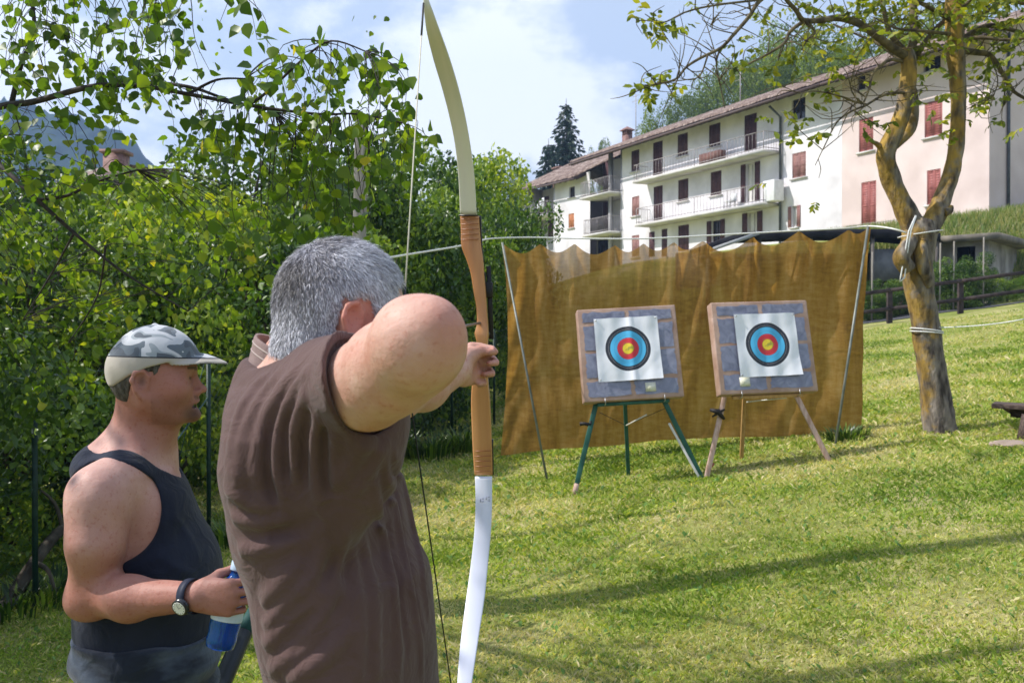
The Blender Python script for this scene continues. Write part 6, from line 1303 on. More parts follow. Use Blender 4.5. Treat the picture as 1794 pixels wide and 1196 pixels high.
    nv = (neck0-neck1).normalized(); Nn = np.array(nv, np.float32); nb = np.array(neck1+nv*.028, np.float32)
    Nn = np.array(Vector((.34, -.03, .94)).normalized(), np.float32); nb = np.array(P(540, 664, 1.53), np.float32)
    shirt.append(Prim(lambda p: np.maximum(-((p-nb)@Nn), np.sqrt(((p-nb)**2).sum(-1))-.105), neck0, .18, .010, 's'))
    sm = cloth('brown_shirt', (.080, .045, .041), (.108, .064, .059), scale=4, bump=.6, fuzz=.12)
    grow_mesh('shirt', shirt, .0034, (-.62, 1.1, 1.0), (.0, 2.05, 1.85), sm, root, it=1)
    # knitted collar standing up at the nape, two pale stripes
    cc = P(540, 664, 1.53); nv = Vector((.34, -.03, .94)).normalized()
    X = nv.cross(Vector((1, 0, 0))).normalized(); Yv = nv.cross(X); 
    def ring(rr, hh, sgm=48):
        pts = []
        for i in range(sgm):
            a = i/sgm*6.283; v = X*math.cos(a)+Yv*math.sin(a); lift = .010*max(0, -v.x)+.0; pts.append(cc+v*(rr+.016*max(0, -v.x))+nv*(hh+lift))
        return pts
    prof = [(.080, -.014), (.082, .010), (.084, .026), (.083, .031), (.079, .029), (.076, .010), (.074, -.014)]; R_ = [ring(*q) for q in prof]; n = 48; Vv = [tuple(p) for r in R_ for p in r]; Fv = []
    for j in range(len(prof)-1):
        for i in range(n): Fv.append((j*n+i, j*n+(i+1) % n, (j+1)*n+(i+1) % n, (j+1)*n+i))
    col = fast_mesh('collar', Vv, np.array(Fv), cloth('collar_knit', (.20, .135, .125), (.25, .175, .16), scale=20), root, smooth=True)
    for rr, hh in ((.0815, .008), (.0832, .020)):
        pr = ring(rr, hh); MB().tube(pr+[pr[0]], .0013, 5).build('stripe', mat('collar_stripe', (.34, .27, .245), (.40, .32, .29)), col)
    # print at the chest side of the shirt
    # trousers and shoes -----------------------------------------
    tr = [Prim(lambda p, f=torso.fn: np.maximum(f(p)-np.float32(.006), p[..., 2]-1.05), torso.c, torso.R, .03, 'u')]
    for hip, kn, an in legs: tr += [capsule(hip, kn, .098, .078, .04), capsule(kn, an+Vector((0, 0, .02)), .076, .064, .04)]
    tr.append(Prim(lambda p: (zg+.045)-p[..., 2], (0, 0, 0), 9, .004, 'i')); tr.append(Prim(rip, (0, 1.5, .6), 2, 0, 'm'))
    grow_mesh('trousers', tr, .008, (-.62, 1.0, zg), (.2, 2.2, 1.1), cloth('archer_jeans', (.10, .14, .22), (.16, .20, .28), scale=8), root)
    for hip, kn, an in legs:
        sh = [capsule(an-Vector((.02, 0, .042)), an+Vector((.17, .01, -.052)), .048, .042, .02), capsule(an-Vector((.03, 0, .01)), an+Vector((.02, 0, -.01)), .046, .044, .02), Prim(lambda p: (zg+.002)-p[..., 2], (0, 0, 0), 9, .003, 'i')]
        grow_mesh('shoe', sh, .008, (an.x-.2, an.y-.12, zg-.02), (an.x+.3, an.y+.12, zg+.2), cloth('archer_shoe', (.06, .05, .045), (.1, .09, .08)), root)
    # hair: a close cap of thousands of short strands --------------------------
    zx, zz = [-.12, -.085, -.055, -.048, -.040, .002, .020, .045, .065, .085, .11], [-.074, -.080, -.070, -.040, .020, .026, -.004, .012, .040, .058, .075]
    hairb = [Prim(lambda p, f=q.fn: f(p)-np.float32(.0045), q.c, q.R, q.k, q.op) for q in hd[:3]+[hd[-1]]]
    hairb = [Prim(lambda p, q=q: q.fn(p), q.c, q.R+.01, q.k, q.op) for q in hairb]
    Mx = np.array([HF.f, HF.s, HF.u], np.float32); ho = np.array(HF.o, np.float32)
    def hl_(p):
        q = (p-ho)@Mx.T/np.float32(HF.k); return (np.interp(q[..., 0], zx, zz)+.004*np.sin(q[..., 0]*300)-q[..., 2]).astype(np.float32)
    hairb.append(Prim(hl_, HF.o, 1, .004, 'i'))
    V, F = surface(hairb, .004, (HF.o.x-.15, HF.o.y-.15, HF.o.z-.15), (HF.o.x+.15, HF.o.y+.15, HF.o.z+.15)); V = relax(V, F, 2)
    hm, N, L, b = newmat('grey_hair'); at = N.new('ShaderNodeAttribute'); at.attribute_name = 'rnd'; r = N.new('ShaderNodeValToRGB'); e = r.color_ramp.elements; e[0].color = (.035, .03, .035, 1); e[1].color = (.74, .74, .80, 1); x = e.new(.5); x.color = (.30, .29, .33, 1); L.new(at.outputs['Fac'], r.inputs[0]); L.new(r.outputs[0], b.inputs['Base Color']); b.inputs['Roughness'].default_value = .5; b.inputs['Specular IOR Level'].default_value = .35
    capo = fast_mesh('hair', V, F[:, ::-1], hm, root, smooth=True, attrs={'rnd': np.full(len(V), .33)})
    fn = np.zeros_like(V); e1, e2 = V[F[:, 1]]-V[F[:, 0]], V[F[:, 2]]-V[F[:, 0]]; nrm = np.cross(e1, e2); 
    for i in range(4): np.add.at(fn, F[:, i], nrm)
    fn /= np.linalg.norm(fn, axis=1)[:, None]+1e-9
    outw = V-np.array(HF.o); fn *= np.sign((fn*outw).sum(1))[:, None]
    q = HF.loc(V); ok = np.nonzero((fn@np.array(HF.u) > -.75) & (np.linalg.norm(q, axis=1) > .05))[0]; rng = np.random.default_rng(9); n = 70000; ix = rng.choice(ok, n); base_ = V[ix]+rng.normal(0, .0018, (n, 3)); nn = fn[ix]; ql = q[ix]
    # lie: from the crown whorl down the back and forward over the top
    wh = np.array([-.055, 0, .095]); away = ql-wh; away /= np.linalg.norm(away, axis=1)[:, None]+1e-9; flow = away@np.array([HF.f, HF.s, HF.u]); flow += np.array([0, 0, -.5])[None]*(ql[:, 2:3] < .06); flow += rng.normal(0, .28, (n, 3)); flow -= (flow*nn).sum(1)[:, None]*nn; flow /= np.linalg.norm(flow, axis=1)[:, None]+1e-9
    ln = rng.uniform(.008, .014, n)*np.interp(ql[:, 2], [-.09, .0, .06, .1], [.55, .7, 1.0, 1.15]); lift = rng.uniform(.22, .6, n)
    d1 = flow+nn*lift[:, None]; d1 /= np.linalg.norm(d1, axis=1)[:, None]; d2 = flow+nn*(lift*.25)[:, None]; d2 /= np.linalg.norm(d2, axis=1)[:, None]
    sd = np.cross(d1, nn); sd /= np.linalg.norm(sd, axis=1)[:, None]+1e-9; sd = sd+nn*rng.uniform(-.6, .6, n)[:, None]; w = rng.uniform(.00022, .00040, n)[:, None]; p0 = base_-nn*.002; p1 = p0+d1*(ln*.5)[:, None]; p2 = p1+d2*(ln*.55)[:, None]
    S = np.empty((n, 5, 3)); S[:, 0] = p0-sd*w; S[:, 1] = p0+sd*w; S[:, 2] = p1+sd*w*.9; S[:, 3] = p1-sd*w*.9; S[:, 4] = p2; i = np.arange(n)*5
    patch = .5+.5*np.sin(ql[:, 0]*60+2*np.sin(ql[:, 1]*70)+ql[:, 2]*50); dark = np.maximum(np.exp(-(((ql-np.array([-.085, -.02, .040]))/np.array([.055, .050, .045]))**2).sum(1)), .35*np.exp(-(((ql-np.array([-.03, -.02, .115]))/np.array([.06, .03, .04]))**2).sum(1))); side = np.exp(-((ql[:, 2]-.01)/.05)**2)
    rv = np.clip(rng.normal(.90, .26, n)-1.25*dark-.28*patch*(1-side*.5)+.05*side, 0, 1)
    fast_mesh('hair_strands', S.reshape(-1, 3), [np.stack([i, i+1, i+2, i+3], -1), np.stack([i+3, i+2, i+4], -1)], hm, capo, attrs={'rnd': np.repeat(rv, 5)})
    # fine hair on the raised arm
    # fine light hair on the bare arms
    ax = [(shR, midR), (midR, elR), (elL, wrL)]; Vb = V_b; keep = np.zeros(len(Vb), bool)
    for a, b_ in ax:
        a, b_ = np.array(a), np.array(b_); ba = b_-a; h = np.clip(((Vb-a)@ba)/(ba@ba), 0, 1); keep |= np.linalg.norm(Vb-a-h[:, None]*ba, axis=1) < .085
    keep &= (Vb@A > cp_@A+.01) | (Vb[:, 1] > 1.75)
    ix = rng.choice(np.nonzero(keep)[0], 9000); p0 = Vb[ix]; nn = N_b[ix]; dr = np.array([.5, -.3, -.5])+rng.normal(0, .35, (len(ix), 3)); dr -= (dr*nn).sum(1)[:, None]*nn; dr /= np.linalg.norm(dr, axis=1)[:, None]; dr += nn*rng.uniform(.15, .45, (len(ix), 1)); L_ = rng.uniform(.008, .018, (len(ix), 1)); sd = np.cross(dr, nn); w = .00016
    S = np.stack([p0-sd*w, p0+sd*w, p0+dr*L_], 1); i = np.arange(len(ix))*3
    fast_mesh('arm_hair', S.reshape(-1, 3), np.stack([i, i+1, i+2], -1), mat('arm_hair', (.13, .065, .03), (.25, .14, .08), rough=.5), bpy.data.objects[bname])
    return root, HF, nock, tipL, tipR
ARCH = archer()
# ---------------------------------------------------------------- the man in the cap
def bystander():
    zg = float(gz(-.9, 2.45)); root = empty('person', (-.92, 2.45, zg), 'man in a camouflage cap and navy tank top, in profile, holding a water bottle', 'person')
    az = math.radians(76); f = Vector((math.sin(az), math.cos(az), 0)); rt = Vector((f.y, -f.x, 0)); cy = 2.46
    HF = Frame(P(272, 658, 2.40), (f.x, f.y, -.03), (-.02, 0, 1), .985)
    prof = [(822, 172, 306), (850, 150, 322), (885, 143, 336), (925, 140, 352), (965, 140, 368), (1000, 141, 377), (1050, 140, 379), (1095, 140, 377), (1150, 142, 375), (1196, 142, 374)]
    rows = []
    for py, l, r in prof:
        c = P((l+r)/2, py, cy); w = W((r-l)/2, cy); rows.append((c.z, c.x, c.y, w*.97, np.interp(py, [822, 850, 900, 1000, 1100, 1196], [.15, .185, .20, .19, .185, .185])))
    c = rows[-1]; rows += [(.95, c[1], cy, c[3]*.95, .185), (.85, c[1], cy, c[3]*.88, .175)]
    torso = loft(rows, az, 2.3, .03)
    neck0, neck1 = P(254, 720, 2.42), P(243, 796, 2.45); shR, shL = P(172, 868, 2.245), P(215, 862, 2.68)
    el = P(160, 1040, 2.25); wr = P(344, 1044, 2.12)
    up = [capsule(neck0, neck1, .070, .078, .03), capsule(neck1, shR+Vector((.03, .05, .03)), .066, .060, .06), capsule(neck1, shL+Vector((0, -.05, .02)), .066, .060, .06), ell(P(190, 815, 2.45), (.07, .13, .055), None, .06), capsule(P(300, 700, 2.4), P(285, 745, 2.42), .030, .035, .04), ell(P(278, 895, 2.38), (.055, .09, .07), None, .05), ell(P(312, 1000, 2.42), (.080, .14, .11), None, .05)]
    arm = [capsule(shR, P(166, 950, 2.21), .070, .057, .04), ell(P(170, 885, 2.215), (.062, .058, .08), None, .03), capsule(P(166, 950, 2.21), el, .057, .047, .03), capsule(el, P(228, 1048, 2.19), .050, .047, .03), capsule(P(228, 1048, 2.19), wr, .047, .030, .03, flat=None), ell(P(150, 1055, 2.24), (.04, .04, .035), None, .03)]
    armL = [capsule(shL, P(250, 1000, 2.78), .066, .056, .03), capsule(P(250, 1000, 2.78), P(262, 1150, 2.74), .052, .034, .03)]
    d = (P(420, 1048, 2.10)-wr).normalized(); hn, hs, tips = hand(wr, d, Vector((-.1, 1, 0)), 1, [(38, 66, 45), (42, 68, 45), (46, 68, 45), (50, 66, 45)], 0, size=.94, thumb=[Vector((.55, .75, .42)), Vector((.75, .55, .2)), Vector((.8, .45, -.1))])
    if hs.z < 0: hn, hs, tips = hand(wr, d, Vector((-.1, 1, 0)), -1, [(38, 66, 45), (42, 68, 45), (46, 68, 45), (50, 66, 45)], 0, size=.94, thumb=[Vector((.55, .75, .42)), Vector((.75, .55, .2)), Vector((.8, .45, -.1))])
    hl, _, _ = hand(P(262, 1150, 2.74), Vector((.1, -.05, -1)), Vector((0, -1, 0)), 1, [(30, 30, 20)]*4, 0)
    hips = [(Vector((c[1], cy, .88))-rt*(.095*s_), s_) for s_ in (1, -1)]; legs = []
    for h, s_ in hips: k_ = h+f*.03-rt*.02*s_; k_.z = .47; a_ = h-rt*.03*s_-f*.01; a_.z = zg+.09; legs.append((h, k_, a_))
    lp = []
    for h, k_, a_ in legs: lp += [capsule(h, k_, .085, .058, .03), capsule(k_, a_, .056, .036, .03), capsule(a_-Vector((0, 0, .035)), a_+f*.16-Vector((0, 0, .055)), .036, .03, .02)]
    hd = head(HF, .014, 1.10, .014)
    body = [torso]+up+arm+armL+hd+hn+hl+lp
    def dark(V):          # stubble, brows, eyes; shade painted into the open mouth and ear hollow
        q = HF.loc(V); r = np.zeros(len(V))
        jaw = np.exp(-((q[:, 0]-.095)/.030)**2-((q[:, 2]+.092)/.026)**2)*.80; mo = (np.abs(q[:, 2]+.053) < .005)*(q[:, 0] > .082)*(np.abs(q[:, 1]) < .024)*.5
        br = (np.abs(q[:, 2]-.022) < .0045)*(q[:, 0] > .066)*(np.abs(q[:, 1]) > .014)*(np.abs(q[:, 1]) < .05)*.8; inn = np.maximum((np.abs(q[:, 2]+.0720) < .0065)*(q[:, 0] > .080)*(q[:, 0] < .099)*(np.abs(q[:, 1]) < .020)*.95, .55*np.exp(-((q[:, 0]+.021)/.009)**2-((q[:, 2]+.010)/.014)**2)*(np.abs(q[:, 1]) > .076)*(np.abs(q[:, 1]) < .089))
        near = np.linalg.norm(q, axis=1) < .16; sb = .45*np.clip((-.035-q[:, 2])*40, 0, 1)*(q[:, 0] > .0)*(q[:, 2] > -.118)*.5
        eye = (np.abs(q[:, 2]+.003) < .004)*(q[:, 0] > .080)*(np.abs(np.abs(q[:, 1])-.031) < .010)*.8
        return np.clip(np.max([jaw, mo, br, inn, sb, eye], axis=0), 0, 1)*near
    def tan_and_shade(V):  # tan of face, neck and forearm, plus brim shade painted into the face
        q = HF.loc(V); r = np.clip(1-np.linalg.norm(q-np.array([.02, 0, -.04]), axis=1)/.16, 0, 1)**.4*1.0
        r = np.maximum(r, .8*np.exp(-((V-np.array(neck0))**2).sum(1)/.10**2)); ar = np.clip((1.36-V[:, 2])/.25, 0, 1)*(V[:, 1] < 2.33); return np.clip(np.maximum(r, .75*ar), 0, 1)
    sk = skin('bystander_skin', (.42, .225, .185), (.53, .32, .27), (.30, .105, .068))
    body += folds(hd, [([(341, 672), (332, 688), (330, 708)], -.0022, .0035), ([(322, 690), (318, 712), (322, 728)], -.0014, .006), ([(330, 662), (338, 664), (344, 662)], -.0012, .0025), ([(316, 650), (322, 655), (318, 662)], -.0010, .0025), ([(262, 712), (285, 728), (310, 742)], .0016, .006), ([(300, 660), (315, 672), (322, 684)], .0018, .008)])
    b0, V, F = grow_mesh('body', body, .0034, (-1.45, 2.0, zg-.02), (-.45, 3.0, 1.8), sk, root, attr={'tan': tan_and_shade, 'dark': dark})
    # tank top: the torso shell with armholes and a scooped neck
    g = .0045
    def gr(q, e): f_ = q.fn; return Prim(lambda p, f_=f_: f_(p)-np.float32(e), q.c, q.R+e, q.k, q.op)
    tk = [gr(torso, .007)]+[gr(q, g) for q in up[1:4]]+[gr(up[5], g), gr(up[6], .007)]
    tk0 = list(tk)
    fl = [([(300, 900), (330, 940), (350, 990)], .005, .014), ([(270, 960), (300, 990), (345, 1010)], .005, .014), ([(215, 1000), (260, 985), (300, 960)], .005, .013), ([(310, 870), (300, 920), (310, 980)], .004, .012), ([(285, 890), (290, 940), (300, 1000)], .004, .012)]
    tk += folds(tk0, fl)
    RT = np.array(rt, np.float32); FF = np.array(f, np.float32)
    def hole(px, py, Y, rf, rz, s_):
        c_ = np.array(P(px, py, Y), np.float32)
        def fn(p):
            q = p-c_; u = q@FF; v = q[..., 2]; w = q@RT*s_; e = (np.sqrt((u/rf)**2+(v/rz)**2)-1)*min(rf, rz); return np.maximum(e, -w-.115).astype(np.float32)
        return Prim(fn, c_, .45, .010, 's')
    tk += [hole(196, 893, 2.30, .112, .118, 1), hole(225, 890, 2.62, .112, .118, -1)]
    nc = np.array(P(243, 792, 2.45), np.float32)
    def neck(p):
        q = p-nc; u = q@FF; w = q@RT; v = q[..., 2]; rf = np.where(u > 0, .128, .112); return ((np.sqrt((u/rf)**2+(w/.140)**2+(np.minimum(v, 0)/.105)**2)-1)*.1).astype(np.float32)
    tk.append(Prim(neck, nc, .5, .010, 's'))
    cutz = np.float32(P(250, 1100, 2.45).z)
    tk.append(Prim(lambda p: cutz-.05-p[..., 2], (0, 0, 0), 9, .004, 'i'))
    cl = cloth('navy_jersey', (.010, .013, .026), (.018, .022, .038), scale=5, bump=.5, fuzz=.10)
    grow_mesh('tank_top', tk, .0042, (-1.45, 2.05, .85), (-.5, 2.95, 1.62), cl, root)
    # pale edging along the straps is left to the light
    tr = [Prim(lambda p, f_=torso.fn: np.maximum(f_(p)-np.float32(.017), p[..., 2]-cutz), torso.c, torso.R, .03, 'u'), ]
    for h, k_, a_ in legs: tr += [capsule(h, k_, .105, .085, .05), capsule(k_, a_+Vector((0, 0, .03)), .082, .068, .04)]
    def rip(p): x, y, z = p[..., 0], p[..., 1], p[..., 2]; return (np.sin(z*70+np.sin(x*23+y*7)*2.5)*.0022*np.clip((1.08-z)*8, 0, 1)+np.sin(z*31-x*37)*.0015).astype(np.float32)
    tr.append(Prim(lambda p: (zg+.05)-p[..., 2], (0, 0, 0), 9, .004, 'i')); tr.append(Prim(rip, (-.9, 2.4, .6), 2, 0, 'm'))
    grow_mesh('trousers', tr, .006, (-1.4, 2.05, zg), (-.45, 2.95, 1.2), cloth('dark_denim', (.018, .023, .036), (.10, .125, .17), scale=7, stretch=(1, 1, 2.5), lo=.45, hi=.75), root)
    for h, k_, a_ in legs:
        sh = [capsule(a_-f*.03-Vector((0, 0, .042)), a_+f*.17-Vector((0, 0, .052)), .048, .042, .02), capsule(a_-f*.03, a_, .046, .046, .02), Prim(lambda p: (zg+.002)-p[..., 2], (0, 0, 0), 9, .003, 'i')]
        grow_mesh('shoe', sh, .008, (a_.x-.2, a_.y-.2, zg-.02), (a_.x+.3, a_.y+.2, zg+.2), cloth('dark_shoe', (.04, .035, .03), (.07, .06, .055)), root)
    # cropped dark hair below the cap
    Mx = np.array([HF.f, HF.s, HF.u], np.float32); ho = np.array(HF.o, np.float32)
    zx, zz = [-.12, -.08, -.056, -.048, -.040, .002, .006, .012, .020, .05], [-.075, -.072, -.070, -.030, .010, .012, .003, .006, .03, .09]
    hb = [gr(q, .0035) for q in hd[:2]]+[Prim(lambda p: (np.interp(((p-ho)@Mx.T)[..., 0]/HF.k, zx, zz)+.003*np.sin(((p-ho)@Mx.T)[..., 0]*900)-((p-ho)@Mx.T)[..., 2]/HF.k).astype(np.float32), HF.o, 1, .003, 'i')]
    grow_mesh('hair', hb, .004, (HF.o.x-.14, HF.o.y-.14, HF.o.z-.14), (HF.o.x+.14, HF.o.y+.14, HF.o.z+.14), mat('dark_hair', (.03, .026, .024), (.12, .11, .10), scale=90, rough=.6, bump=.8, bscale=250, stretch=(1, 1, .2)), root)
    # cap ------------------------------------------------------
    cap = [ell(HF.p(.001, 0, .030), (.104, .088, .095), HF.M, .02), ell(HF.p(-.026, 0, .010), (.087, .085, .080), HF.M, .03)]
    def lower(p): q = (p-ho)@Mx.T/HF.k; return (np.interp(q[..., 0], [-.12, -.09, -.05, -.01, .04, .12], [-.030, -.026, .002, .022, .036, .044])-q[..., 2]).astype(np.float32)
    cap.append(Prim(lower, HF.o, 1, .004, 'i')); cap.append(Prim(lambda p: ell(HF.p(-.006, 0, .026), (.105, .084, .091), HF.M).fn(p), HF.o, .2, .003, 's'))
    def brim(p):
        q = (p-ho)@Mx.T/HF.k; x, y, z = q[..., 0], q[..., 1], q[..., 2]; zb = .057-4.6*y*y-.06*(x-.09)-1.2*np.maximum(x-.11, 0)**1.5; t = np.abs(z-zb)-.0028; e = (np.sqrt(((x-.045)/.127)**2+(y/.080)**2)-1)*.075
        return (np.maximum(np.maximum(t, e), .040-x)*.72).astype(np.float32)
    cap.append(Prim(brim, HF.p(.11, 0, .05), .13, .006, 'u')); cap.append(ell(HF.p(-.004, 0, .126), (.007, .007, .005), HF.M, .003))
    cm, N, L, b = newmat('camouflage_cotton'); at = N.new('ShaderNodeAttribute'); at.attribute_name = 'hloc'; n = N.new('ShaderNodeTexNoise'); n.inputs['Scale'].default_value = 16; n.inputs['Detail'].default_value = 1.2; n.inputs['Distortion'].default_value = .9
    mp = N.new('ShaderNodeMapping'); mp.inputs['Location'].default_value = (.33, .2, .17); mp.inputs['Scale'].default_value = (.8, 1, 1); L.new(at.outputs['Vector'], mp.inputs[0]); L.new(mp.outputs[0], n.inputs['Vector'])
    r = N.new('ShaderNodeValToRGB'); r.color_ramp.interpolation = 'CONSTANT'; e = r.color_ramp.elements; e[0].color = (.06, .075, .095, 1); e[1].position = .47; e[1].color = (.46, .47, .49, 1)
    x = e.new(.40); x.color = (.10, .125, .15, 1); x = e.new(.62); x.color = (.26, .29, .31, 1); x = e.new(.68); x.color = (.075, .09, .11, 1); L.new(n.outputs['Fac'], r.inputs[0])
    sx = N.new('ShaderNodeSeparateXYZ'); L.new(at.outputs['Vector'], sx.inputs[0])
    def thr(v, lo, hi): q = N.new('ShaderNodeMapRange'); q.inputs['From Min'].default_value = lo; q.inputs['From Max'].default_value = hi; L.new(v, q.inputs['Value']); return q.outputs[0]
    low = thr(sx.outputs['Z'], .0475, .0455); mx = N.new('ShaderNodeMix'); mx.data_type = 'RGBA'; L.new(low, mx.inputs[0]); L.new(r.outputs[0], mx.inputs[6]); mx.inputs[7].default_value = (.36, .32, .27, 1)
    ln = N.new('ShaderNodeMath'); ln.operation = 'COMPARE'; L.new(sx.outputs['Z'], ln.inputs[0]); ln.inputs[1].default_value = .0470; ln.inputs[2].default_value = .0016; m2 = N.new('ShaderNodeMix'); m2.data_type = 'RGBA'; L.new(ln.outputs[0], m2.inputs[0]); L.new(mx.outputs[2], m2.inputs[6]); m2.inputs[7].default_value = (.01, .01, .015, 1)
    un = N.new('ShaderNodeAttribute'); un.attribute_name = 'under'; m3 = N.new('ShaderNodeMix'); m3.data_type = 'RGBA'; L.new(un.outputs['Fac'], m3.inputs[0]); L.new(m2.outputs[2], m3.inputs[6]); m3.inputs[7].default_value = (.045, .045, .05, 1); L.new(m3.outputs[2], b.inputs['Base Color']); b.inputs['Roughness'].default_value = .85; b.inputs['Sheen Weight'].default_value = .2  # shade under the brim painted in as dark grey
    ds = N.new('ShaderNodeTexNoise'); ds.inputs['Scale'].default_value = 26; L.new(at.outputs['Vector'], ds.inputs['Vector']); bp = N.new('ShaderNodeBump'); bp.inputs['Strength'].default_value = .4; bp.inputs['Distance'].default_value = .006; L.new(ds.outputs['Fac'], bp.inputs['Height']); L.new(bp.outputs[0], b.inputs['Normal'])
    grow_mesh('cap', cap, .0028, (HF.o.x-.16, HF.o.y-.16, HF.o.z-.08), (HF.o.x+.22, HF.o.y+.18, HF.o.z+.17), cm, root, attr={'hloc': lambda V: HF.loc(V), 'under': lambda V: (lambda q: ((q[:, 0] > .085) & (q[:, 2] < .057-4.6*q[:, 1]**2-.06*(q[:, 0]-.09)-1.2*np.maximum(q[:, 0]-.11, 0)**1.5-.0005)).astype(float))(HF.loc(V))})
    # wrist watch
    wd = (wr-P(228, 1046, 2.19)).normalized(); wc = wr-wd*.012; X = wd.cross(UP_).normalized(); Yv = wd.cross(X); pts = []
    V = []; Fq = []; n = 40
    for i in range(n):
        a = i/n*6.283; rr = .0365
        for j, (o_, r_) in enumerate([(-.010, rr), (-.010, rr+.002), (.010, rr+.002), (.010, rr)]): V.append(tuple(wc+wd*o_+(X*math.cos(a)+Yv*math.sin(a))*r_))
    for i in range(n):
        for j in range(4): Fq.append((i*4+j, ((i+1) % n)*4+j, ((i+1) % n)*4+(j+1) % 4, i*4+(j+1) % 4))
    wroot = fast_mesh('watch', V, np.array(Fq), mat('navy_strap', (.012, .016, .035), (.02, .026, .05), rough=.6), root, smooth=False)
    dv = (Vector((0, 0, CAMZ))-wc); dv = (dv-wd*dv.dot(wd)).normalized(); dn = (dv*.86-Vector((0, 0, 1))*.50).normalized(); dn = (dn-wd*dn.dot(wd)).normalized(); cc = wc+dn*.039
    def disc(r, o0, o1, nm, mt, par, bore=0):
        a1 = wd; a2 = dn.cross(wd).normalized(); V = []; n = 40
        for o_, r_ in ((o0, r), (o1, r), (o1, r*.93)):
            for i in range(n): a = i/n*6.283; V.append(tuple(cc+dn*o_+(a1*math.cos(a)+a2*math.sin(a))*r_))
        V.append(tuple(cc+dn*o1)); Fq = [(j*n+i, j*n+(i+1) % n, (j+1)*n+(i+1) % n, (j+1)*n+i) for j in range(2) for i in range(n)]; Ft = [(2*n+i, 2*n+(i+1) % n, 3*n) for i in range(n)]
        return fast_mesh(nm, V, [np.array(Fq), np.array(Ft)], mt, par)
    case = disc(.0185, -.004, .006, 'watch_case', mat('watch_case_black', (.015, .015, .02), rough=.25, spec=.6), wroot); 
    disc(.0150, .0062, .0068, 'watch_dial', mat('watch_dial_white', (.72, .71, .64), (.78, .77, .70), rough=.3), wroot)
    a1, a2 = wd, dn.cross(wd).normalized(); m = MB()
    for k in range(12): a = k*math.pi/6; q = cc+dn*.0072+(a1*math.cos(a)+a2*math.sin(a))*.0125; m.box(q, a1*.0007, a2*.0007, dn*.0003)
    m.bar(cc+dn*.0074, cc+dn*.0074+a1*.007+a2*.003, .0012, .0004); m.bar(cc+dn*.0078, cc+dn*.0078-a1*.002+a2*.010, .0010, .0004); m.build('watch_hands', bpy.data.materials['watch_case_black'], wroot)
    # bottle held in the right hand ------------------------------------
    ax0, ax1 = P(384, 1136, 2.135), P(420, 985, 2.165); ax = (ax1-ax0).normalized(); H = (ax1-ax0).length; X = ax.cross(f).normalized(); Yv = ax.cross(X)
    R = [(0, .022), (.004, .030), (.02, .0325), (.035, .031), (.05, .033), (.10, .033), (.115, .031), (.13, .033), (H-.065, .032), (H-.045, .027), (H-.03, .016), (H-.022, .013), (H-.020, .0145), (H-.016, .0145)]
    def lathe(prof, nm, mt, par, n=28, cap_=True):
        V = []; 
        for z, r in prof:
            for i in range(n): a = i/n*6.283; V.append(tuple(ax0+ax*z+(X*math.cos(a)+Yv*math.sin(a))*r))
        m_ = len(prof); Fq = [(j*n+i, j*n+(i+1) % n, (j+1)*n+(i+1) % n, (j+1)*n+i) for j in range(m_-1) for i in range(n)]; V += [tuple(ax0+ax*prof[0][0]), tuple(ax0+ax*prof[-1][0])]; Ft = [((i+1) % n, i, m_*n) for i in range(n)]+[((m_-1)*n+i, (m_-1)*n+(i+1) % n, m_*n+1) for i in range(n)]
        return fast_mesh(nm, V, [np.array(Fq), np.array(Ft)], mt, par, smooth=True)
    bt = empty('water_bottle', ax0, 'small blue plastic water bottle gripped by the man in the cap', 'bottle')
    pm, N, L, b = newmat('blue_plastic'); b.inputs['Base Color'].default_value = (.02, .16, .75, 1); b.inputs['Roughness'].default_value = .08; b.inputs['Transmission Weight'].default_value = .8; b.inputs['IOR'].default_value = 1.38
    lathe(R, 'bottle_body', pm, bt); lathe([(.062, .0335), (.064, .0342), (.098, .0342), (.100, .0335)], 'label_band', mat('bottle_label', (.45, .55, .66), (.70, .74, .78), scale=26, rough=.5), bt)
    lathe([(H-.018, .0165), (H-.016, .0172), (H+.002, .0172), (H+.004, .015)], 'cap', mat('cap_white', (.35, .48, .62), (.5, .6, .7), rough=.35), bt)
    return root
UP_ = Vector((0, 0, 1))
bystander()
# black folded camp stool strut leaning between the two men
def strut():
    m = mat('black_tube', (.008, .010, .012), (.02, .025, .03), rough=.35); g = P(371, 1240, 2.75); z = float(gz(g.x, 2.75))
    a, b = P(446, 1064, 2.9), P(376, 1225, 2.7); dr = (b-a).normalized(); foot = a+dr*((a.z-z)/-dr.z)
    root = empty('bow_case', foot, 'slim black case with green top leaning behind the bottle between the two men', 'case')
    MB().tube([foot, a+dr*.08], [.032, .026], 10).build('tube', m, root, smooth=True); MB().tube([a+dr*.078, a], [.024, .016], 10).build('sleeve', mat('dark_green_cloth', (.01, .05, .045), (.02, .08, .07)), root, smooth=True)
strut()
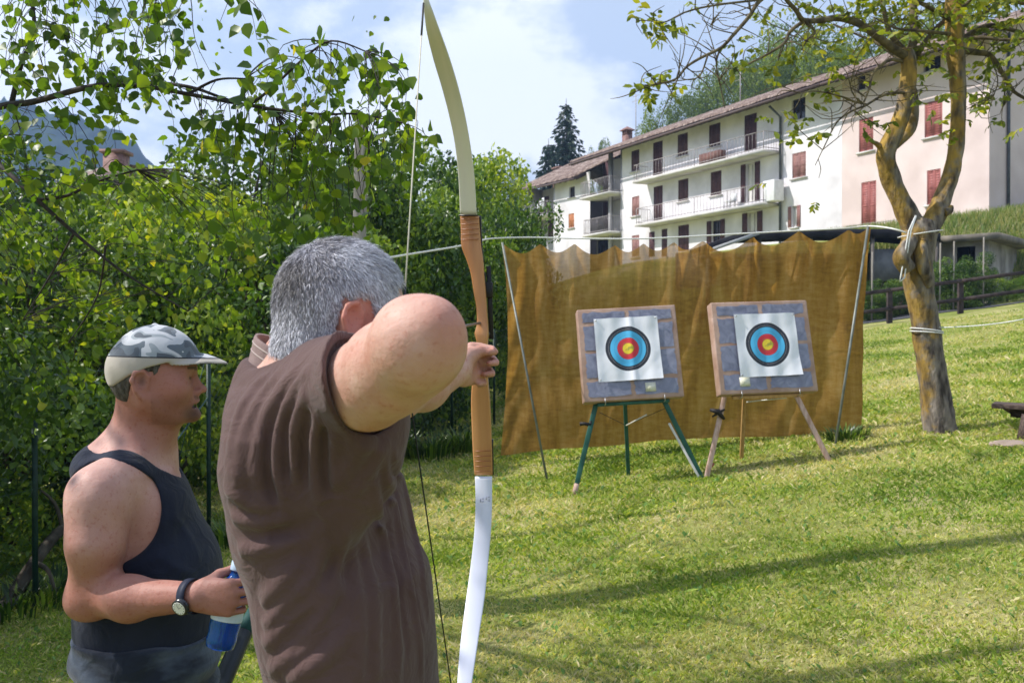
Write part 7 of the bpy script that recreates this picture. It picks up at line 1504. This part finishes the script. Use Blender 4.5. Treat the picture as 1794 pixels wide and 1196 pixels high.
# ---------------------------------------------------------------- the bow
def bow():
    wood = mat('bow_wood', (.36, .15, .05), (.52, .26, .10), scale=7, rough=.33, stretch=(3, 3, .25), spec=.5, c3=(.44, .20, .07)); dkw = mat('bow_dark_wood', (.24, .085, .035), (.32, .13, .06), scale=9, rough=.35, stretch=(3, 3, .4)); blk = mat('bow_black', (.010, .010, .012), rough=.35)
    pale_l = mat('limb_glass_cream', (.60, .585, .50), (.68, .66, .58), scale=2, rough=.22, spec=.5); white_l = mat('limb_glass_white', (.56, .58, .68), (.66, .68, .77), scale=3, rough=.22, spec=.5)
    root = empty('recurve_bow', P(841, 640, 2.25), 'wooden recurve bow with white limbs, drawn by the grey-haired archer', 'bow')
    D = (P(841, 640, 2.25)-P(704, 600, 1.5)).normalized(); D.z = 0; D.normalize()
    def ribbon(sec, nm, mt, thick=.010):
        """sec: (left px, right px, py, depth) across the belly of the limb; the piece has real thickness along the shot"""
        V = []; n = len(sec); sub = []
        L_ = smooth_pts([P(l, py, Y) for l, r, py, Y in sec], 0, 5)[0]; R_ = smooth_pts([P(r, py, Y) for l, r, py, Y in sec], 0, 5)[0]; th = thick if hasattr(thick, '__len__') else [thick]*n; T = smooth_pts([(0, 0, t) for t in th], 0, 5)[0]
        for i, (a, b) in enumerate(zip(L_, R_)):
            t = (L_[min(i+1, len(L_)-1)]-L_[max(i-1, 0)]).normalized(); ac = (b-a).normalized(); nn = t.cross(ac).normalized(); 
            if nn.dot(D) < 0: nn = -nn
            d = nn*T[i].z; e = ac*min(.0022, (b-a).length*.2)
            V += [a+e, b-e, b+d*.2, b+d*.85, b-e+d, a+e+d, a+d*.85, a+d*.2]
        m = len(L_); F = [(i*8+j, i*8+(j+1) % 8, (i+1)*8+(j+1) % 8, (i+1)*8+j) for i in range(m-1) for j in range(8)]; caps = [tuple(range(8))[::-1], tuple((m-1)*8+j for j in range(8))]
        o = fast_mesh(nm, [tuple(v) for v in V], [np.array(F), np.array(caps)], mt, root); return o
    up = [(741, 749, -6, 1.93), (742, 755, 12, 1.935), (744, 762, 32, 1.95), (748, 772, 60, 1.98), (759, 788, 105, 2.04), (774, 803, 155, 2.10), (787, 815, 205, 2.15), (797, 824, 255, 2.19), (803, 831, 310, 2.225), (806, 835, 377, 2.255)]
    ribbon(up, 'upper_limb', pale_l, [.007, .007, .006, .0055, .006, .0065, .007, .0075, .008, .010])
    lo = [(832, 862, 834, 2.255), (833, 862, 880, 2.24), (831, 860, 930, 2.22), (825, 855, 985, 2.19), (817, 849, 1045, 2.14), (809, 840, 1105, 2.08), (803, 831, 1165, 2.01), (800, 822, 1225, 1.96), (800, 812, 1275, 1.94), (801, 808, 1300, 1.93)]
    ribbon(lo, 'lower_limb', white_l, [.010, .008, .0075, .007, .0065, .006, .0055, .006, .007, .007])
    g_ = mat('limb_ink', (.25, .27, .36), (.33, .35, .45), rough=.5); mk = MB(); r_ = ray(1, 1)
    for px, py, w_, h_ in ((842, 876, 1.6, 6), (846, 873, 4, 1.4), (846, 878, 4, 1.4), (852, 872, 1.4, 6), (856, 870, 4, 1.4), (857, 875, 1.4, 6)):
        q = P(px, py, 2.2385); mk.box(q, (W(w_, 2.24)/2, 0, 0), (0, .0006, 0), (0, 0, W(h_, 2.24)/2))
    mk.build('limb_marking', g_, root)
    # riser: thick shaped wooden handle with the sight window cut away on the left
    ris = [(806, 839, 378, 2.262, .028), (807, 841, 405, 2.26, .034), (808, 843, 430, 2.258, .040), (816, 846, 452, 2.256, .046), (824, 848, 478, 2.254, .052), (829, 851, 510, 2.252, .052), (834, 853, 540, 2.25, .050), (835, 855, 565, 2.246, .052), (831, 856, 581, 2.240, .058), (833, 855, 592, 2.238, .060), (836, 854, 615, 2.240, .050), (834, 854, 645, 2.244, .044), (827, 855, 672, 2.246, .046), (825, 858, 705, 2.25, .050), (826, 860, 745, 2.254, .046), (828, 862, 790, 2.257, .038), (831, 863, 832, 2.262, .028)]
    h = ribbon([r[:4] for r in ris], 'handle', wood, [r[4] for r in ris]); h.modifiers.new('bevel', 'BEVEL').width = .003
    for k in range(5):      # dark laminations at both ends of the handle
        for py, l, r, Y in ((384+k*9, 806.5, 840, 2.2545), (826-k*9, 830, 862, 2.2545)):
            a, b = P(l+1, py, Y), P(r-1, py-1, Y); MB().bar(a, b, .0016, .0016).build('lamination', dkw, h)
    ribbon([(838, 843, 378, 2.270), (842, 845, 430, 2.268), (845, 848, 460, 2.268)], 'side_stripe', blk, [.02, .02, .02]); ribbon([(860, 864, 770, 2.268), (861, 865, 832, 2.268)], 'side_stripe', blk, [.02, .02])
    MB().bar(P(804, 377.5, 2.250), P(838, 377.5, 2.250), .003, .003).build('tip_wedge', blk, h)
    # arrow shelf, sight
    s = empty('bow_sight', P(852, 530, 2.285), None, None); s.parent = root; s.location = P(852, 530, 2.285)-base_of(root)
    bevel(MB().bar(P(856, 466, 2.29), P(861, 594, 2.29), .011, .006, up=(0, 1, 0)).build('sight_bar', blk, s), .001); bevel(MB().box(P(856, 508, 2.285), (.010, 0, 0), (0, .010, 0), (0, 0, .018)).build('sight_block', blk, s), .002); MB().tube([P(850, 508, 2.28), P(842, 508, 2.275)], .004, 8).build('sight_screw', mat('screw_steel', (.45, .45, .45), rough=.3, metal=.9), s)
    bevel(MB().bar(P(848, 478, 2.28), P(850, 535, 2.28), .007, .010, up=(0, 1, 0)).build('sight_track', blk, s), .001)
    MB().tube([P(856, 585, 2.275), P(852, 585, 2.270)], .006, 8).build('plunger', blk, root)
    # string at full draw and its loops
    tt, nk, bt = P(742, 6, 1.928), P(704, 597, 1.50), P(803, 1288, 1.925); m = MB(); sm_pale = mat('string_fibre', (.50, .47, .36), (.62, .58, .46), rough=.6); sm_dark = mat('string_dark', (.03, .03, .03), rough=.6)
    MB().tube([tt, tt.lerp(nk, .5), nk], .0013, 6).build('string', sm_pale, root); MB().tube([nk, nk.lerp(bt, .5), bt], .0013, 6).build('string', sm_dark, root)
    m.tube([tt.lerp(nk, .0), tt.lerp(nk, .12)], .0020, 6); m.build('string_serving', sm_dark, root); MB().tube([nk.lerp(tt, .13), nk.lerp(tt, -.0)], .0021, 6).build('string_serving', sm_dark, root)
    # arrow on the string
    a, b = P(704, 594, 1.505), P(839, 566, 2.235); e = b+(b-a).normalized()*.05; ar = empty('arrow', a, 'thin dark arrow nocked between the archer\'s face and the bow', 'arrow')
    MB().tube([a, e], .0032, 8).build('shaft', mat('arrow_shaft', (.05, .05, .06), (.09, .09, .1), rough=.3), ar, smooth=True); MB().tube([e, e+(b-a).normalized()*.022], [.0036, .0004], 8).build('point', mat('arrow_steel', (.5, .5, .52), rough=.25, metal=1), ar, smooth=True)
    d = (b-a).normalized(); fx = d.cross(Vector((0, 0, 1))).normalized(); fu = fx.cross(d)
    for k in range(3):
        an = k*2.094+.5; v = fx*math.cos(an)+fu*math.sin(an); q = a+d*.03; MB()._add([q+v*.003, q+d*.045+v*.003, q+d*.038+v*.010, q+d*.008+v*.012, q+v*.003+v.cross(d)*.0006, q+d*.045+v*.003+v.cross(d)*.0006, q+d*.038+v*.010+v.cross(d)*.0006, q+d*.008+v*.012+v.cross(d)*.0006], [(0, 1, 2, 3), (7, 6, 5, 4), (0, 4, 5, 1), (1, 5, 6, 2), (2, 6, 7, 3), (3, 7, 4, 0)]).build('vane', mat('vane_%d' % k, (.7, .65, .1) if k else (.7, .1, .08), rough=.5), ar)
bow()
# ---------------------------------------------------------------- thin summer haze over the valley
def haze():
    m = bpy.data.materials.new('haze_air'); m.use_nodes = True; N = m.node_tree.nodes; L = m.node_tree.links; N.clear(); o = N.new('ShaderNodeOutputMaterial'); v = N.new('ShaderNodeVolumePrincipled'); v.inputs['Color'].default_value = (.42, .62, 1, 1); v.inputs['Density'].default_value = HAZE; v.inputs['Anisotropy'].default_value = .2; L.new(v.outputs[0], o.inputs['Volume'])
    mb = MB(); mb.box((0, 300, 142), (900, 0, 0), (0, 760, 0), (0, 0, 150)); tag(mb.build('haze', m), kind='stuff')
HAZE = .0006
haze()
